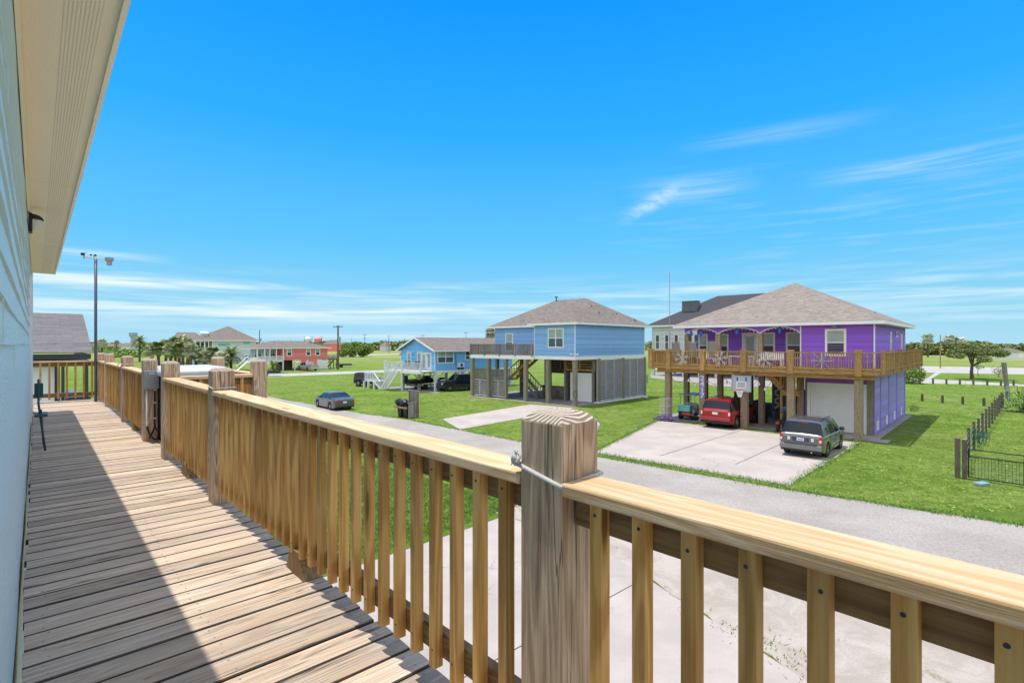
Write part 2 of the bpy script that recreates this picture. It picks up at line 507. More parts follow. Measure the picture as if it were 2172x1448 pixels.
M['roofD'] = shingle('charcoal_purple_shingles', (.14, .13, .135), (.27, .255, .265), (.19, .18, .185), .9, .16)
M['roofG'] = shingle('dark_slate_roof', (.07, .07, .085), (.085, .085, .10), (.08, .08, .095), 2.4, .3)

# ground materials
def grassmat():
    t = NT('lawn'); p = t.pos()
    a = t.noise(p, .035, 4, .6); b = t.noise(p, .30, 5, .62); c = t.noise(p, 1.7, 7, .78)
    d = t.noise(t.mapv(p, (1, 1.6, 1)), 17, 4, .8); e = t.noise(p, 60, 2, .8)
    cc = t.mix(t.rng(b, .34, .66), (.15, .245, .026, 1), (.31, .395, .075, 1))
    cc = t.mix(t.rng(a, .40, .62, 0, .6), cc, (.29, .32, .09, 1))
    cc = t.mix(t.rng(t.noise(p, .13, 7, .68), .54, .68, 0, .75), cc, (.44, .38, .19, 1))
    cc = t.mix(t.rng(c, .38, .62, 0, .62), cc, (.055, .13, .012, 1))
    cc = t.mix(t.rng(d, .42, .62, 0, .75), cc, (.045, .115, .012, 1))
    cc = t.mix(t.rng(e, .55, .8, 0, .5), cc, (.34, .45, .13, 1))
    ds = t.new('ShaderNodeVectorMath', operation='LENGTH'); t.l.new(p, ds.inputs[0])
    far = t.rng(ds.outputs['Value'], 95, 260, 0, .75)
    cc = t.mix(far, cc, t.mix(t.rng(t.noise(t.mapv(p, (.4, 1, 1)), .03, 4), .35, .65), (.17, .23, .055, 1), (.33, .32, .13, 1)))
    t.bump(t.math('ADD', d, t.math('MULTIPLY', e, .6)), .9, .06)
    return t.fin(cc, .95, 0, .08)
M['grass'] = grassmat()
def concrete(name, c, stain, joint=None):
    t = NT(name); p = t.pos()
    a = t.noise(p, .5, 5, .62); b = t.noise(t.mapv(p, (1, 1, 1), (9, 2, 0)), 1.7, 6, .7, .6); d = t.noise(p, 45, 3, .8)
    cc = t.mix(t.rng(a, .35, .68), sh(c, .90), sh(c, 1.08))
    cc = t.mix(t.rng(b, .56, .72, 0, .55), cc, stain + (1,))
    cc = t.mix(t.rng(d, .35, .75, 0, .22), cc, sh(c, .6))
    v = t.new('ShaderNodeTexVoronoi', feature='DISTANCE_TO_EDGE'); v.inputs['Scale'].default_value = .22
    wv = t.new('ShaderNodeVectorMath', operation='ADD')
    nz = t.new('ShaderNodeTexNoise'); nz.inputs['Scale'].default_value = 1.6; nz.inputs['Detail'].default_value = 4; t.l.new(p, nz.inputs['Vector'])
    t.l.new(p, wv.inputs[0]); t.l.new(nz.outputs['Color'], wv.inputs[1]); t.l.new(wv.outputs[0], v.inputs['Vector'])
    ck = t.math('MULTIPLY', t.rng(v.outputs['Distance'], .0042, .0015), t.rng(t.noise(p, .3, 2), .5, .56))
    cc = t.mix(t.math('MULTIPLY', ck, .6), cc, sh(c, .3))
    t.bump(d, .25, .004)
    return t.fin(cc, .85, 0, .25)
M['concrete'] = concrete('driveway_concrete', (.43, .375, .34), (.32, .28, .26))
M['slab'] = concrete('grey_slab_concrete', (.33, .30, .29), (.22, .20, .20))  # darker, greyer concrete for the slabs and pads
M['farconc'] = concrete('far_concrete', (.42, .395, .37), (.32, .30, .285))
def roadmat():
    t = NT('gravelly_asphalt'); p = t.pos()
    a = t.noise(p, .35, 5, .6); b = t.noise(p, 1.3, 6, .7, .5); d = t.noise(p, 38, 4, .85); e = t.noise(p, 110, 2, .8)
    cc = t.mix(t.rng(a, .35, .65), (.35, .315, .285, 1), (.43, .395, .36, 1))
    cc = t.mix(t.rng(b, .56, .74, 0, .6), cc, (.42, .375, .335, 1))
    cc = t.mix(t.rng(d, .46, .66, 0, .6), cc, (.17, .15, .135, 1))
    cc = t.mix(t.rng(e, .58, .75, 0, .6), cc, (.60, .56, .53, 1))
    g2 = t.noise(p, 11, 5, .85)
    cc = t.mix(t.rng(g2, .42, .62, 0, .38), cc, (.15, .13, .115, 1))
    t.bump(t.math('ADD', d, e), .5, .012)
    return t.fin(cc, .95, 0, .15)
M['road'] = roadmat()
def sandmat():
    t = NT('sandy_shoulder'); p = t.pos()
    b = t.noise(t.mapv(p, (1, 1, 1), (3, 1, 0)), .9, 6, .7, .8); d = t.noise(p, 30, 5, .85)
    cc = t.mix(t.rng(b, .40, .62), (.36, .31, .265, 1), (.44, .39, .345, 1))
    cc = t.mix(t.rng(d, .50, .68, 0, .6), cc, (.22, .175, .14, 1))
    g = t.math('MULTIPLY', t.rng(t.noise(p, .8, 5, .75), .60, .68), t.rng(t.noise(p, 14, 4, .8), .42, .58))
    cc = t.mix(g, cc, (.13, .16, .04, 1))
    t.bump(d, .6, .015)
    return t.fin(cc, .95, 0, .1)
M['sand'] = sandmat()
def leafmat(name, a, b):
    t = NT(name); rv = t.attr('rv', 'Fac')
    cc = t.mix(rv, a + (1,), b + (1,))
    return t.fin(cc, .6, 0, .3)
M['leaf'] = leafmat('green_leaves', (.08, .16, .02), (.27, .37, .08))
M['leafD'] = leafmat('olive_leaves', (.08, .12, .03), (.24, .27, .09))
M['frond'] = leafmat('palm_fronds', (.09, .15, .03), (.32, .36, .12))
M['frondG'] = leafmat('grey_palm_fronds', (.24, .27, .14), (.66, .66, .46))
M['dead'] = leafmat('dry_fronds', (.26, .22, .14), (.50, .43, .30))
M['bush'] = leafmat('bright_shrub_leaves', (.07, .17, .02), (.22, .36, .07))
M['bark'] = wood('bark', (.17, .13, .10), (.07, .055, .045), (.2, .18, .16), .4, ring=20, bump=.6, knots=0, fine=14)
# ---------------------------------------------------------------- setting: ground, roads, slabs
def sheet(name, pts, z, m, cut=1):
    me = bpy.data.meshes.new(name)
    me.from_pydata([(x, y, z) for x, y in pts], [], [tuple(range(len(pts)))])
    me.materials.append(M[m]); me.update()
    if me.polygons[0].normal.z < 0: me.flip_normals()
    o = bpy.data.objects.new(name, me); col.objects.link(o)
    o['kind'] = 'structure'
    return o
def jag(pts, step=.5, amp=.06, closed=True, seed=1):      # ragged edge where grass meets paving
    rr = random.Random(seed); o = []
    n = len(pts)
    for i in range(n if closed else n - 1):
        a, b = Vector(pts[i]), Vector(pts[(i + 1) % n])
        L = (b - a).length; k = max(1, int(L / step)); k = min(k, 90)
        nn = Vector((-(b - a).y, (b - a).x)).normalized()
        for j in range(k):
            p = a.lerp(b, j / k) + (nn * rr.uniform(-amp, amp) if j else Vector((0, 0)))
            o.append((p.x, p.y))
    return o
sheet('ground', [(-6000, -3000), (6000, -3000), (6000, 7000), (-6000, 7000)], 0, 'grass')
def along(p, d, k): return (p[0] + d[0] * k, p[1] + d[1] * k)
NU = (-NX[0], -NX[1]); NV = NY
far_edge = [(33, -1), (22.5, 9.4), (15.5, 15.64), (10.7, 19.3), (4.04, 25.4), (-7.2, 37.2), (-11.5, 40.6), (-26, 54.5), (-60, 87.3)]
near_edge = [(-64.5, 83.5), (-30, 50.2), (-15.5, 36.5), (-4.2, 25.1), (3.3, 17.9), (10, 11.3), (28, -6)]
road = sheet('road', jag(far_edge + near_edge, .6, .09), .008, 'road')
sheet('gravel_shoulder', jag([(-.55, 16.9), (2.54, 13.6), (3.72, 10.95), (4.95, 8.2), (6.4, 3.5), (9, -6), (27, -6), (10.2, 11.6), (3.6, 18.1), (.6, 18.0)], .5, .10), .004, 'sand')
# our own driveway below the deck
sheet('driveway', [(-.2, 16.55), (2.54, 13.6), (3.66, 11.0), (4.85, 8.35), (6.2, 3.4), (8.2, -6), (-22, -6), (-13.2, 3.1), (-3.73, 12.9)], .012, 'concrete')
# expansion joints, cut as thin dark strips
def strip(name, p, q, wd, z, m):
    p, q = Vector(p), Vector(q); n = Vector((-(q - p).y, (q - p).x)).normalized() * wd / 2
    return sheet(name, [tuple(p - n), tuple(q - n), tuple(q + n), tuple(p + n)], z, m)
M['joint'] = paint('dark_joint', (.06, .055, .05), .9, .2, 4)
j1, j2 = gp(1291, 1268.5), gp(1341, 1241)
dj = Vector((j2[0] - j1[0], j2[1] - j1[1])).normalized()
strip('driveway_joint', (j1[0] - dj.x * 9, j1[1] - dj.y * 9), (j2[0] + dj.x * .28, j2[1] + dj.y * .28), .022, .016, 'joint')
# the purple house's driveway and slab
A_, B_, C_, D_ = (4.15, 26.2), (10.5, 37.2), (10.75, 20.1), (19.35, 28.75)
sheet('neighbour_driveway', jag([A_, C_], .5, .05, False) + [C_] + jag([C_, D_], .5, .05, False) + [D_, B_], .012, 'concrete')
def nl(o, x, y): return (o[0] + NX[0] * x + NY[0] * y, o[1] + NX[1] * x + NY[1] * y)     # local metres in a neighbour's frame
PO = (21.77, 31.04)                                   # purple house: right front corner of its walls
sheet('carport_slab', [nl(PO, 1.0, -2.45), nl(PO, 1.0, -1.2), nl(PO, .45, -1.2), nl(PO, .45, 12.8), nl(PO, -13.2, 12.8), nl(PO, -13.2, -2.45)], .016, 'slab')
for (a, b) in (((1262, 925), (1425, 887)), ((1400, 967), (1583, 909)), ((1560, 985), (1680, 931))):
    p, q = gp(*a), gp(*b)
    strip('driveway_joint', p, q, .03, .020, 'joint')
AO = (5.58, 45.7)                                     # raised blue house: near right corner
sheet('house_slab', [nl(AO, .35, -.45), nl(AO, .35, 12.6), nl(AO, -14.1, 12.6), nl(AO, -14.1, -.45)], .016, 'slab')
sheet('blue_house_driveway', [gp(938, 888.6), gp(1125, 857.5), gp(1219, 865), gp(1103, 887.5), gp(975, 910.5)], .012, 'concrete')
BO = (-9.0, 60.3)
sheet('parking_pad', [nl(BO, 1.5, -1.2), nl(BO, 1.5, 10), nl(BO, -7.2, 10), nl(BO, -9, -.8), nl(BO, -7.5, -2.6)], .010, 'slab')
# roads farther off
sheet('cross_street', jag([gp(560, 799.5), gp(852, 788), gp(852, 784.6), gp(1100, 779), (gp(1100, 776.6)), gp(852, 783.2), gp(560, 794)], 3, .15), .008, 'farconc')
sheet('cross_street_far', [gp(1385, 784), gp(1700, 776), gp(1700, 773), gp(1385, 781)], .008, 'farconc')
sheet('street_beyond', [gp(690, 756), gp(860, 751.5), gp(1040, 748), gp(1040, 746.5), gp(860, 749.8), gp(690, 753)], .012, 'farconc')
sheet('main_road', [gp(1900, 775.2), gp(2172, 780.2), gp(2330, 783), gp(2330, 798), gp(2172, 793.8), gp(1900, 788.8)], .008, 'farconc')
strip('road_seam', gp(1900, 783.5), gp(2330, 790), .25, .012, 'joint')
sheet('footpath', jag([gp(1930, 801), gp(2172, 815.2), gp(2330, 824), gp(2330, 828), gp(2172, 819.2), gp(2040, 814.5), gp(1930, 812)], 3, .2), .008, 'farconc')
sheet('far_track', [gp(1985, 789.5), gp(1965, 803), gp(1975, 803), gp(1998, 789.5)], .006, 'farconc')
sheet('far_left_path', [gp(560, 771), gp(690, 766), gp(690, 765), gp(560, 769)], .008, 'farconc')
sheet('neighbour_slab', [gp(1380, 801), gp(1534, 820), gp(1700, 820), gp(1640, 790), gp(1380, 790)], .02, 'slab')

def blades(name, n, area, h, spread, seed=3):
    rr = random.Random(seed); m = MB()
    for _ in range(n):
        x, y = area(rr)
        a = rr.uniform(0, 6.28); hh = h * rr.uniform(.5, 1.3); wd = .010 * rr.uniform(.7, 1.6)
        lx, ly = rr.uniform(-spread, spread) * hh, rr.uniform(-spread, spread) * hh
        c, s = math.cos(a) * wd, math.sin(a) * wd
        m.add([(x - c, y - s, 0), (x + c, y + s, 0), (x + lx, y + ly, hh)], [(0, 1, 2)], None, rr.random())
    o = m.build(name, M['bush']); o['kind'] = 'stuff'
    return o
def seg_area(segs, wd):
    def f(rr):
        (a, b) = rr.choice(segs); t = rr.random()
        return (a[0] + (b[0] - a[0]) * t + rr.gauss(0, wd), a[1] + (b[1] - a[1]) * t + rr.gauss(0, wd))
    return f
tag(blades('lawn_grass', 42000, lambda rr: (lambda s, t: (-.2 - .693 * 0 + t * -.72 * 0 + (-3.73 - .2) * 0 + (-.35) + (-.6950) * s * 1 + (-.72) * t, 16.65 + (-.72) * s + .694 * t))(rr.uniform(-1.2, 6.5), rr.uniform(0.02, 9) ** 1.0), .075, .7), 'short green lawn grass seen through the railing below the deck', 'grass')
def inside(p, poly):
    x, y = p; c = False; n = len(poly)
    for i in range(n):
        (x0, y0), (x1, y1) = poly[i], poly[(i + 1) % n]
        if (y0 > y) != (y1 > y) and x < (x1 - x0) * (y - y0) / (y1 - y0) + x0: c = not c
    return c
PAVED = [far_edge + near_edge, [A_, C_, D_, B_], [nl(PO, 1.1, -2.6), nl(PO, 1.1, 13), nl(PO, -13.4, 13), nl(PO, -13.4, -2.6)], [nl(AO, .5, -.6), nl(AO, .5, 12.8), nl(AO, -14.3, 12.8), nl(AO, -14.3, -.6)],
         [gp(938, 888.6), gp(1125, 857.5), gp(1219, 865), gp(1103, 887.5), gp(975, 910.5)], [(-.2, 16.55), (2.54, 13.6), (30, -10), (-22, -10), (-13.2, 3.1), (-3.73, 12.9)]]
def tufts(n):
    rr = random.Random(77); m = MB(); k = 0
    while k < n:
        Y = 17 + 60 * rr.random() ** 1.5; X = rr.uniform(-.55, 1.0) * Y
        if any(inside((X, Y), p) for p in PAVED): continue
        k += 1; h = rr.uniform(.008, .03) * (1 + Y / 80); q = rr.uniform(.02, .06) * (1 + Y / 60); a = rr.uniform(0, 6.28); c, s = math.cos(a) * q, math.sin(a) * q
        m.add([(X - c, Y - s, -.004), (X + c, Y + s, -.004), (X + rr.uniform(-.04, .04), Y + rr.uniform(-.04, .04), h)], [(0, 1, 2)], [(0, 0, 0)] * 3, rr.random())
    o = m.build('lawn_tufts', M['tuft']); o['kind'] = 'stuff'; return o
M['tuft'] = leafmat('lawn_tufts', (.21, .31, .04), (.32, .385, .085))
tag(tufts(22000), 'uneven grass tufts over the lawns across the street', 'grass')
e = [(far_edge[i], far_edge[i + 1]) for i in range(1, 6)]
tag(blades('verge_grass', 9000, seg_area(e[:4] + [(C_, D_), (A_, C_), (A_, B_)], .13), .11, .8, 5), 'ragged grass along the kerbless edges of the street and driveway', 'grass')
tag(blades('weeds', 220, seg_area([((4.0, 10.3), (4.9, 8.5)), ((4.3, 10), (5.3, 9.0))], .16), .06, 1.1, 6), 'sparse weeds in the sandy joint beside the concrete driveway', 'weeds')

# ---------------------------------------------------------------- this house
ZD = 4.21
def olocal(org):
    def f(s, a, z): return (-(s - org[0]), a - org[1], z - org[2])
    return f
class OB(MB):                                          # boxes given in (s, a, z) about an origin
    def __init__(s_, org): super().__init__(); s_.o = org
    def ob(s_, s0, s1, a0, a1, z0, z1, ax=None, mi=0, rv=None):
        o = s_.o
        return s_.box(-(s1 - o[0]), -(s0 - o[0]), a0 - o[1], a1 - o[1], z0 - o[2], z1 - o[2], ax, mi, rv)
    def pt(s_, s, a, z): o = s_.o; return (-(s - o[0]), a - o[1], z - o[2])

org = (5, -.07, 0)
hs = thing('house', 'pale aqua clapboard house wall with cream soffit at the left edge', 'house', own(5, -.07), A_OWN)
m = OB(org)
S0, S1, EXP = -3.0, 13.42, .1272
z = 5.5 - EXP * 16
k = 0
while z < 6.90:
    z1 = min(z + EXP, 6.905)
    rw_ = random.Random(int(z * 1000)); n_ = 60; vs, fc = [], []
    p1_, p2_, p3_ = rw_.uniform(0, 6), rw_.uniform(0, 6), rw_.uniform(0, 6)
    for i in range(n_ + 1):
        s = S0 + (S1 - S0) * i / n_
        wv = .0016 * math.sin(s * 2.1 + p1_) + .0012 * math.sin(s * 4.7 + p2_)
        wz = .003 * math.sin(s * 1.6 + p3_)
        vs += [m.pt(s, -.067 + wv, z + wz), m.pt(s, -.0785 + wv * .3, z1 + .014), m.pt(s, -.0795, z + wz)]
    for i in range(n_):
        b_ = i * 3; fc += [(b_, b_ + 3, b_ + 4, b_ + 1), (b_ + 2, b_ + 5, b_ + 3, b_)]
    m.add(vs, fc, None, .5)
    z += EXP
m.ob(S0, S1, -.14, -.0800, 0, 6.9)
for zz, ss in ((5.5 - EXP, 2.9), (5.5, 1.95), (5.5 + EXP, 6.1), (5.5 + EXP * 4, 4.3), (5.5 + EXP * 6, 2.3)):
    m.ob(ss, ss + .004, -.068, -.064, zz + .004, zz + EXP - .004)
m.build('siding_wall', M['own_siding'], hs)
m = OB(org); m.ob(S1, S1 + .09, -.15, -.048, .2, 6.9); m.build('corner_trim', M['white'], hs)
m = OB(org); m.ob(S0, S1, -5.0, -.15, 0, 6.9)
m.build('wall', M['own_siding'], hs)
# window casings on this wall, seen end-on
wd_ = OB(org)
for s0, s1, z0, z1 in ((9.55, 9.64, 5.42, 6.42), (10.6, 10.69, 5.42, 6.42), (9.64, 10.6, 6.33, 6.42), (9.64, 10.6, 5.42, 5.5)):
    wd_.ob(s0, s1, -.075, -.036, z0, z1)
wf = wd_.build('window', M['white'], hs)
p_ = OB(org); p_.ob(9.64, 10.6, -.075, -.06, 5.5, 6.33); p_.build('pane', M['glass'], wf)
dd = OB(org)
dd.ob(11.6, 11.7, -.075, -.05, ZD, 6.4); dd.ob(12.6, 12.7, -.075, -.05, ZD, 6.4); dd.ob(11.7, 12.6, -.075, -.05, 6.3, 6.4)
df = dd.build('door', M['white'], hs)
dp = OB(org); dp.ob(11.7, 12.6, -.075, -.062, ZD, 6.3); dp.build('door_panel', M['whitewood'], df)
# eaves
def part_at(org2): return olocal(org2)
m = OB((13.8, -.07, 6.915)); m.ob(S0, 13.8, -.07, .262, 6.915, 6.93)
for ss in (-1.2, 2.45, 6.1, 9.75): m.ob(ss, ss + .004, -.066, .262, 6.9125, 6.9148, mi=1)
so = m.build('soffit', [M['soffit'], M['cream']], hs); so.location = (-(13.8 - 5), 0, 6.915)
m = OB(org); m.ob(S0, 13.8, .2625, .283, 6.893, 7.06); m.ob(S0, 13.82, .2832, .293, 6.975, 7.06); m.ob(13.8, 13.82, -.3, .283, 6.9, 7.05)
m.build('fascia', M['cream'], hs)
m = OB(org)
m.ob(S0, 13.83, .262, .312, 7.061, 7.075)
pts = [m.pt(S0, .315, 7.0755), m.pt(13.85, .315, 7.0755), m.pt(13.85, -2.6, 8.35), m.pt(S0, -2.6, 8.35)]
m.plane(pts[::-1], th=.012)
m.build('roof', M['roofD'], hs)
m = OB(org); m.ob(S0, S1, -.066, -.05, 6.86, 6.912); m.build('frieze_trim', M['cream'], hs)

# wall light under the soffit
lo = (7.3, -.06, 6.77)
wlt = thing('wall_light', 'black half dome lamp with clear lens fixed high on the aqua wall', 'lamp', own(*lo), A_OWN)
wlt.scale = (.7, .7, .62)
m = MB(); m.box(-.09, .09, 0, .045, -.19, .13); m.build('back_plate', M['black'], wlt, bevel=.01)
m = MB()
prof = []
nn = 10
vs, fs = [], []
for i in range(nn + 1):
    th = math.pi / 2 * i / nn
    for k in range(17):
        ph = math.pi * k / 16
        vs.append((.10 * math.cos(ph) * math.cos(th), .045 + .125 * math.sin(ph) * math.cos(th), .03 + .10 * math.sin(th)))
for i in range(nn):
    for k in range(16): fs.append((i * 17 + k, i * 17 + k + 1, (i + 1) * 17 + k + 1, (i + 1) * 17 + k))
m.add(vs, fs); m.build('shade', M['black'], wlt, smooth=True)
m = MB(); vs, fs = [], []
for i in range(nn + 1):
    th = -math.pi / 2 * i / nn
    for k in range(17):
        ph = math.pi * k / 16
        vs.append((.085 * math.cos(ph) * math.cos(th), .045 + .108 * math.sin(ph) * math.cos(th), .03 + .17 * math.sin(th)))
for i in range(nn):
    for k in range(16): fs.append((i * 17 + k, i * 17 + k + 1, (i + 1) * 17 + k + 1, (i + 1) * 17 + k))
m.add(vs, fs); m.build('lens', paint('frosted_lens', (.62, .58, .52), .2, .1), wlt, smooth=True)

# ---------------------------------------------------------------- the deck
dorg = (6, .55, 0)
dk = thing('deck', 'long weathered board deck beside the aqua house wall', 'deck', own(6, .55), A_OWN)
m = OB(dorg)
rr = random.Random(11)
s = -2.4; PIT = .154
nails = OB(dorg)
while s < 15.5:
    w_ = PIT - .0075 - rr.uniform(0, .004)
    a1 = 1.17 + rr.uniform(-.006, .010); a0 = -.045 + rr.uniform(-.008, .008)
    zt = ZD + rr.uniform(-.0018, .0018); o = [rr.uniform(-40, 40) for _ in range(3)]
    rv = rr.random(); tw = rr.uniform(-.003, .003)
    cs = [(0, -.036), (0, -.006), (.005, -.0012), (.2 * w_, 0), (.5 * w_, .0012), (.8 * w_, 0), (w_ - .005, -.0012), (w_, -.006), (w_, -.036)]
    vs, gs = [], []
    for kk, a in enumerate((a0, a0 + .4, a0 + .8, a1)):
        for (cx, cz) in cs:
            vs.append(m.pt(s + cx + tw * (kk - 1.5) * .5, a, zt + cz)); gs.append((a + o[0], cx + o[1], cz + o[2]))
    n = len(cs); fs = []
    for kk in range(3):
        for i in range(n):
            i2 = (i + 1) % n
            fs.append((kk * n + i, (kk + 1) * n + i, (kk + 1) * n + i2, kk * n + i2))
    fs.append(tuple(range(n))); fs.append(tuple(3 * n + i for i in range(n - 1, -1, -1)))
    mm = [2 if (i % 9 in (0, 1, 7, 8)) else 0 for i in range(27)] + [0, 0]  # sides, one arris and underside carry the painted gap shade
    for f_, i_ in zip(fs, mm): pass
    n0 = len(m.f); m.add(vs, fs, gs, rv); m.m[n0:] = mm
    if s < 9:
        for a in (.03, .58, 1.12):
            for cx in (.035, .112):
                nails.disc(nails.pt(s + cx + rr.uniform(-.006, .006), a + rr.uniform(-.012, .012), zt + .0012), (0, 0, 1), .0042, .0016, 7)
    s += PIT
m.add(nails.v, nails.f, nails.g, .5, 1)
m.build('floor_boards', [M['deck'], M['galv'], M['gap_shade']], dk)
m = OB(dorg)
for a in (0.0, .56, 1.09): m.ob(-2.4, 15.5, a - .02, a + .02, ZD - .24, ZD - .037)
m.build('joists', M['railw'], dk)

# railing posts: pilings that run from the ground up past the deck
M['endgrain'] = None
t = NT('end_grain'); g = t.attr('gv'); p = t.obj()
sp = t.new('ShaderNodeSeparateXYZ'); t.l.new(p, sp.inputs[0])
nz = t.noise(p, 9, 3)
ex = t.math('ADD', sp.outputs[0], .075); ey = t.math('ADD', sp.outputs[1], -.005)
rd = t.math('SQRT', t.math('ADD', t.math('MULTIPLY', ex, ex), t.math('MULTIPLY', ey, ey)))
rd = t.math('ADD', rd, t.math('MULTIPLY', nz, .02))
f = t.rng(t.math('SINE', t.math('MULTIPLY', rd, 6.283 / .0125)), -.4, .8)
t.bump(f, .6, .003)
M['endgrain'] = t.fin(t.mix(f, (.27, .20, .15, 1), (.64, .56, .47, 1)), .9, 0, .2)
def post_mb(wd, h0, h1, ch=.022):
    m = MB(); o = [random.uniform(-40, 40) for _ in range(3)]
    hw = wd / 2
    rings = [(hw, h0, 0), (hw, h1 - ch * 1.25, 0), (hw - ch * .9, h1 - ch * .35, 1), (hw - ch * 1.7, h1, 1)]
    vs, gs = [], []
    for (r, z, _) in rings:
        for (x, y) in ((-r, -r), (r, -r), (r, r), (-r, r)):
            vs.append((x, y, z)); gs.append((z + o[0], x + o[1], y + o[2]))
    fs, mi = [], []
    m.v = vs; m.g = gs; rv = random.random(); m.r = [rv] * len(vs)
    for i in range(3):
        for k in range(4):
            k2 = (k + 1) % 4
            m.f.append((i * 4 + k, i * 4 + k2, (i + 1) * 4 + k2, (i + 1) * 4 + k)); m.m.append(0 if i == 0 else 1)
    m.f.append((12, 13, 14, 15)); m.m.append(1)
    return m
ZT = 5.5 - .192
PW = .159
def post(s0, a0=1.045, lab=None, top=ZT, w=PW):
    c = own(s0 + w / 2, a0 + w / 2)
    o = post_mb(w, 0, top).build('railing_post', [M['post'], M['endgrain']], None, loc=(c[0], c[1], 0), rz=R(A_OWN), bevel=.004)
    return tag(o, lab, 'post', 'square wooden posts carrying the deck railing')
post(.937, lab='nearest thick square post in the middle foreground, rope tied round its top')
post(4.68, lab='square post with a white cord loop, second nearest on the long railing')
post(6.89, lab='square post between the knotty railing end and the open gap before the grey box')
post(8.37, lab='square post carrying the grey electrical box')
post(10.7, lab='square post with a twisted cord, just beyond the electrical box post')
post(13.53, lab='small far post, second from the dark weather station pole')
post(15.08, a0=1.02, lab='farthest corner post right beside the dark weather station pole')
post(-2.6, lab='railing post outside the right edge behind the viewer')
post(6.93, 2.0, lab='outer post of the side landing, standing alone against the lawn')
post(8.95, 2.0, lab='grey topped post behind the hot tub at the landing corner')

# railing sections
CT = ZD + .916
def railing(s0, s1, lab, near0=True, a=1.036, dirn='s', block=None):
    L = s1 - s0
    rg = thing('railing', lab, 'railing', own(s0, a, ZD), A_OWN, 'wooden railing sections of the near deck')
    oo = (s0, a, ZD)
    m = OB(oo)
    m.ob(s0, s1, a, a + .145, CT - .036, CT, 0, rv=random.random()); m.build('cap', M['cap'], rg, bevel=.006)
    m = OB(oo); m.ob(s0, s1, a + .066, a + .104, CT - .127, CT - .0362, 0); m.build('top_rail', M['railw'], rg, bevel=.003)
    m = OB(oo); m.ob(s0, s1, a + .066, a + .104, ZD + .135, ZD + .224, 0); m.build('bottom_rail', M['railw'], rg, bevel=.003)
    rr = random.Random(int(s0 * 100)); s = s0 + (.028 if s0 < 0 else .085)
    while s < s1 - .05:
        m = OB(oo); w_ = .037
        m.ob(s, s + w_, a + .0285, a + .0655, ZD + .105 + rr.uniform(0, .006), CT - .0364, 2)
        if s < 6:
            n = OB(oo)
            for zz in (CT - .075, ZD + .17):
                n.disc(n.pt(s + w_ / 2 + rr.uniform(-.005, .005), a + .0283, zz + rr.uniform(-.01, .01)), (0, 1, 0), .0048, .003, 8)
            m.add(n.v, n.f, n.g, .5, 1)
        b = m.build('baluster', [M['bal'], M['darkmetal']], rg, bevel=.003)
        s += .1292
    if block:
        m = OB(oo); c = block
        pts = [(c - .13, ZD), (c + .13, ZD), (c + .07, ZD + .134), (c - .07, ZD + .134)]
        vs = [m.pt(s_, a + .03, z_) for s_, z_ in pts] + [m.pt(s_, a + .12, z_) for s_, z_ in pts]
        m.add(vs, [(0, 1, 2, 3), (7, 6, 5, 4), (0, 4, 5, 1), (1, 5, 6, 2), (2, 6, 7, 3), (3, 7, 4, 0)])
        m.build('support_block', M['railw'], rg)
    return rg
PE = PW + .002
railing(-2.44, .935, 'nearest railing section at the lower right, between the thick post and the frame edge')
railing(.937 + PE, 4.678, 'long railing section between the thick rope tied post and the next post', block=2.96)
railing(4.68 + PE, 6.888, 'short railing section just before the gap, left of the cord looped post', block=5.9)
railing(8.37 + PE, 10.698, 'railing section just beyond the grey electrical box', block=9.6)
railing(10.7 + PE, 13.528, 'railing section between the corded post and the second farthest post')
railing(13.53 + PE, 15.078, 'farthest short section of the long railing, by the weather station pole')

def cross_railing(s0, a0, a1, lab, zoff=0.0, nb=True, blk=False):
    L = a1 - a0
    rg = thing('railing', lab, 'railing', own(s0, a0, ZD), A_OWN + 90, 'wooden railing sections of the near deck')
    # local x = +a, local y = +s ... rotated by 90 degrees
    def B(x0, x1, y0, y1, z0, z1, nm, mt, ax=None):
        m = MB(); m.box(x0, x1, y0, y1, z0 - ZD, z1 - ZD, ax); return m.build(nm, M[mt], rg, bevel=.003)
    B(0, L, -.03, .115, CT - .036, CT, 'cap', 'cap', 0)
    B(0, L, .04, .078, CT - .127, CT - .0362, 'top_rail', 'railw', 0)
    B(0, L, .04, .078, ZD + .10, ZD + .19, 'bottom_rail', 'railw', 0)
    x = .06
    while x < L - .05:
        B(x, x + .037, .0025, .0395, ZD + .06, CT - .0364, 'baluster', 'bal', 2); x += .148
    if blk:
        m = MB(); x = .56
        vs = [(x - .17, -.0, 0), (x + .17, 0, 0), (x + .07, 0, .099), (x - .07, 0, .099)]; vs += [(a_, .1, c_) for a_, b_, c_ in vs]
        m.add(vs, [(0, 1, 2, 3), (7, 6, 5, 4), (0, 4, 5, 1), (1, 5, 6, 2), (2, 6, 7, 3), (3, 7, 4, 0)]); m.build('support_block', M['bal'], rg)
    return rg
# local +x must run with +a: rotate the frame so that x = a direction
for args, kw in (((15.42, -.9, 1.02, 'end railing across the far end of the deck, in front of the white neighbouring wall'), dict(blk=True)),
                 ((6.98, 1.206, 1.998, 'railing across the near side of the hot tub landing'), {}),
                 ((9.03, 1.206, 1.998, 'railing across the far side of the hot tub landing'), {})):
    rg = cross_railing(*args, **kw)
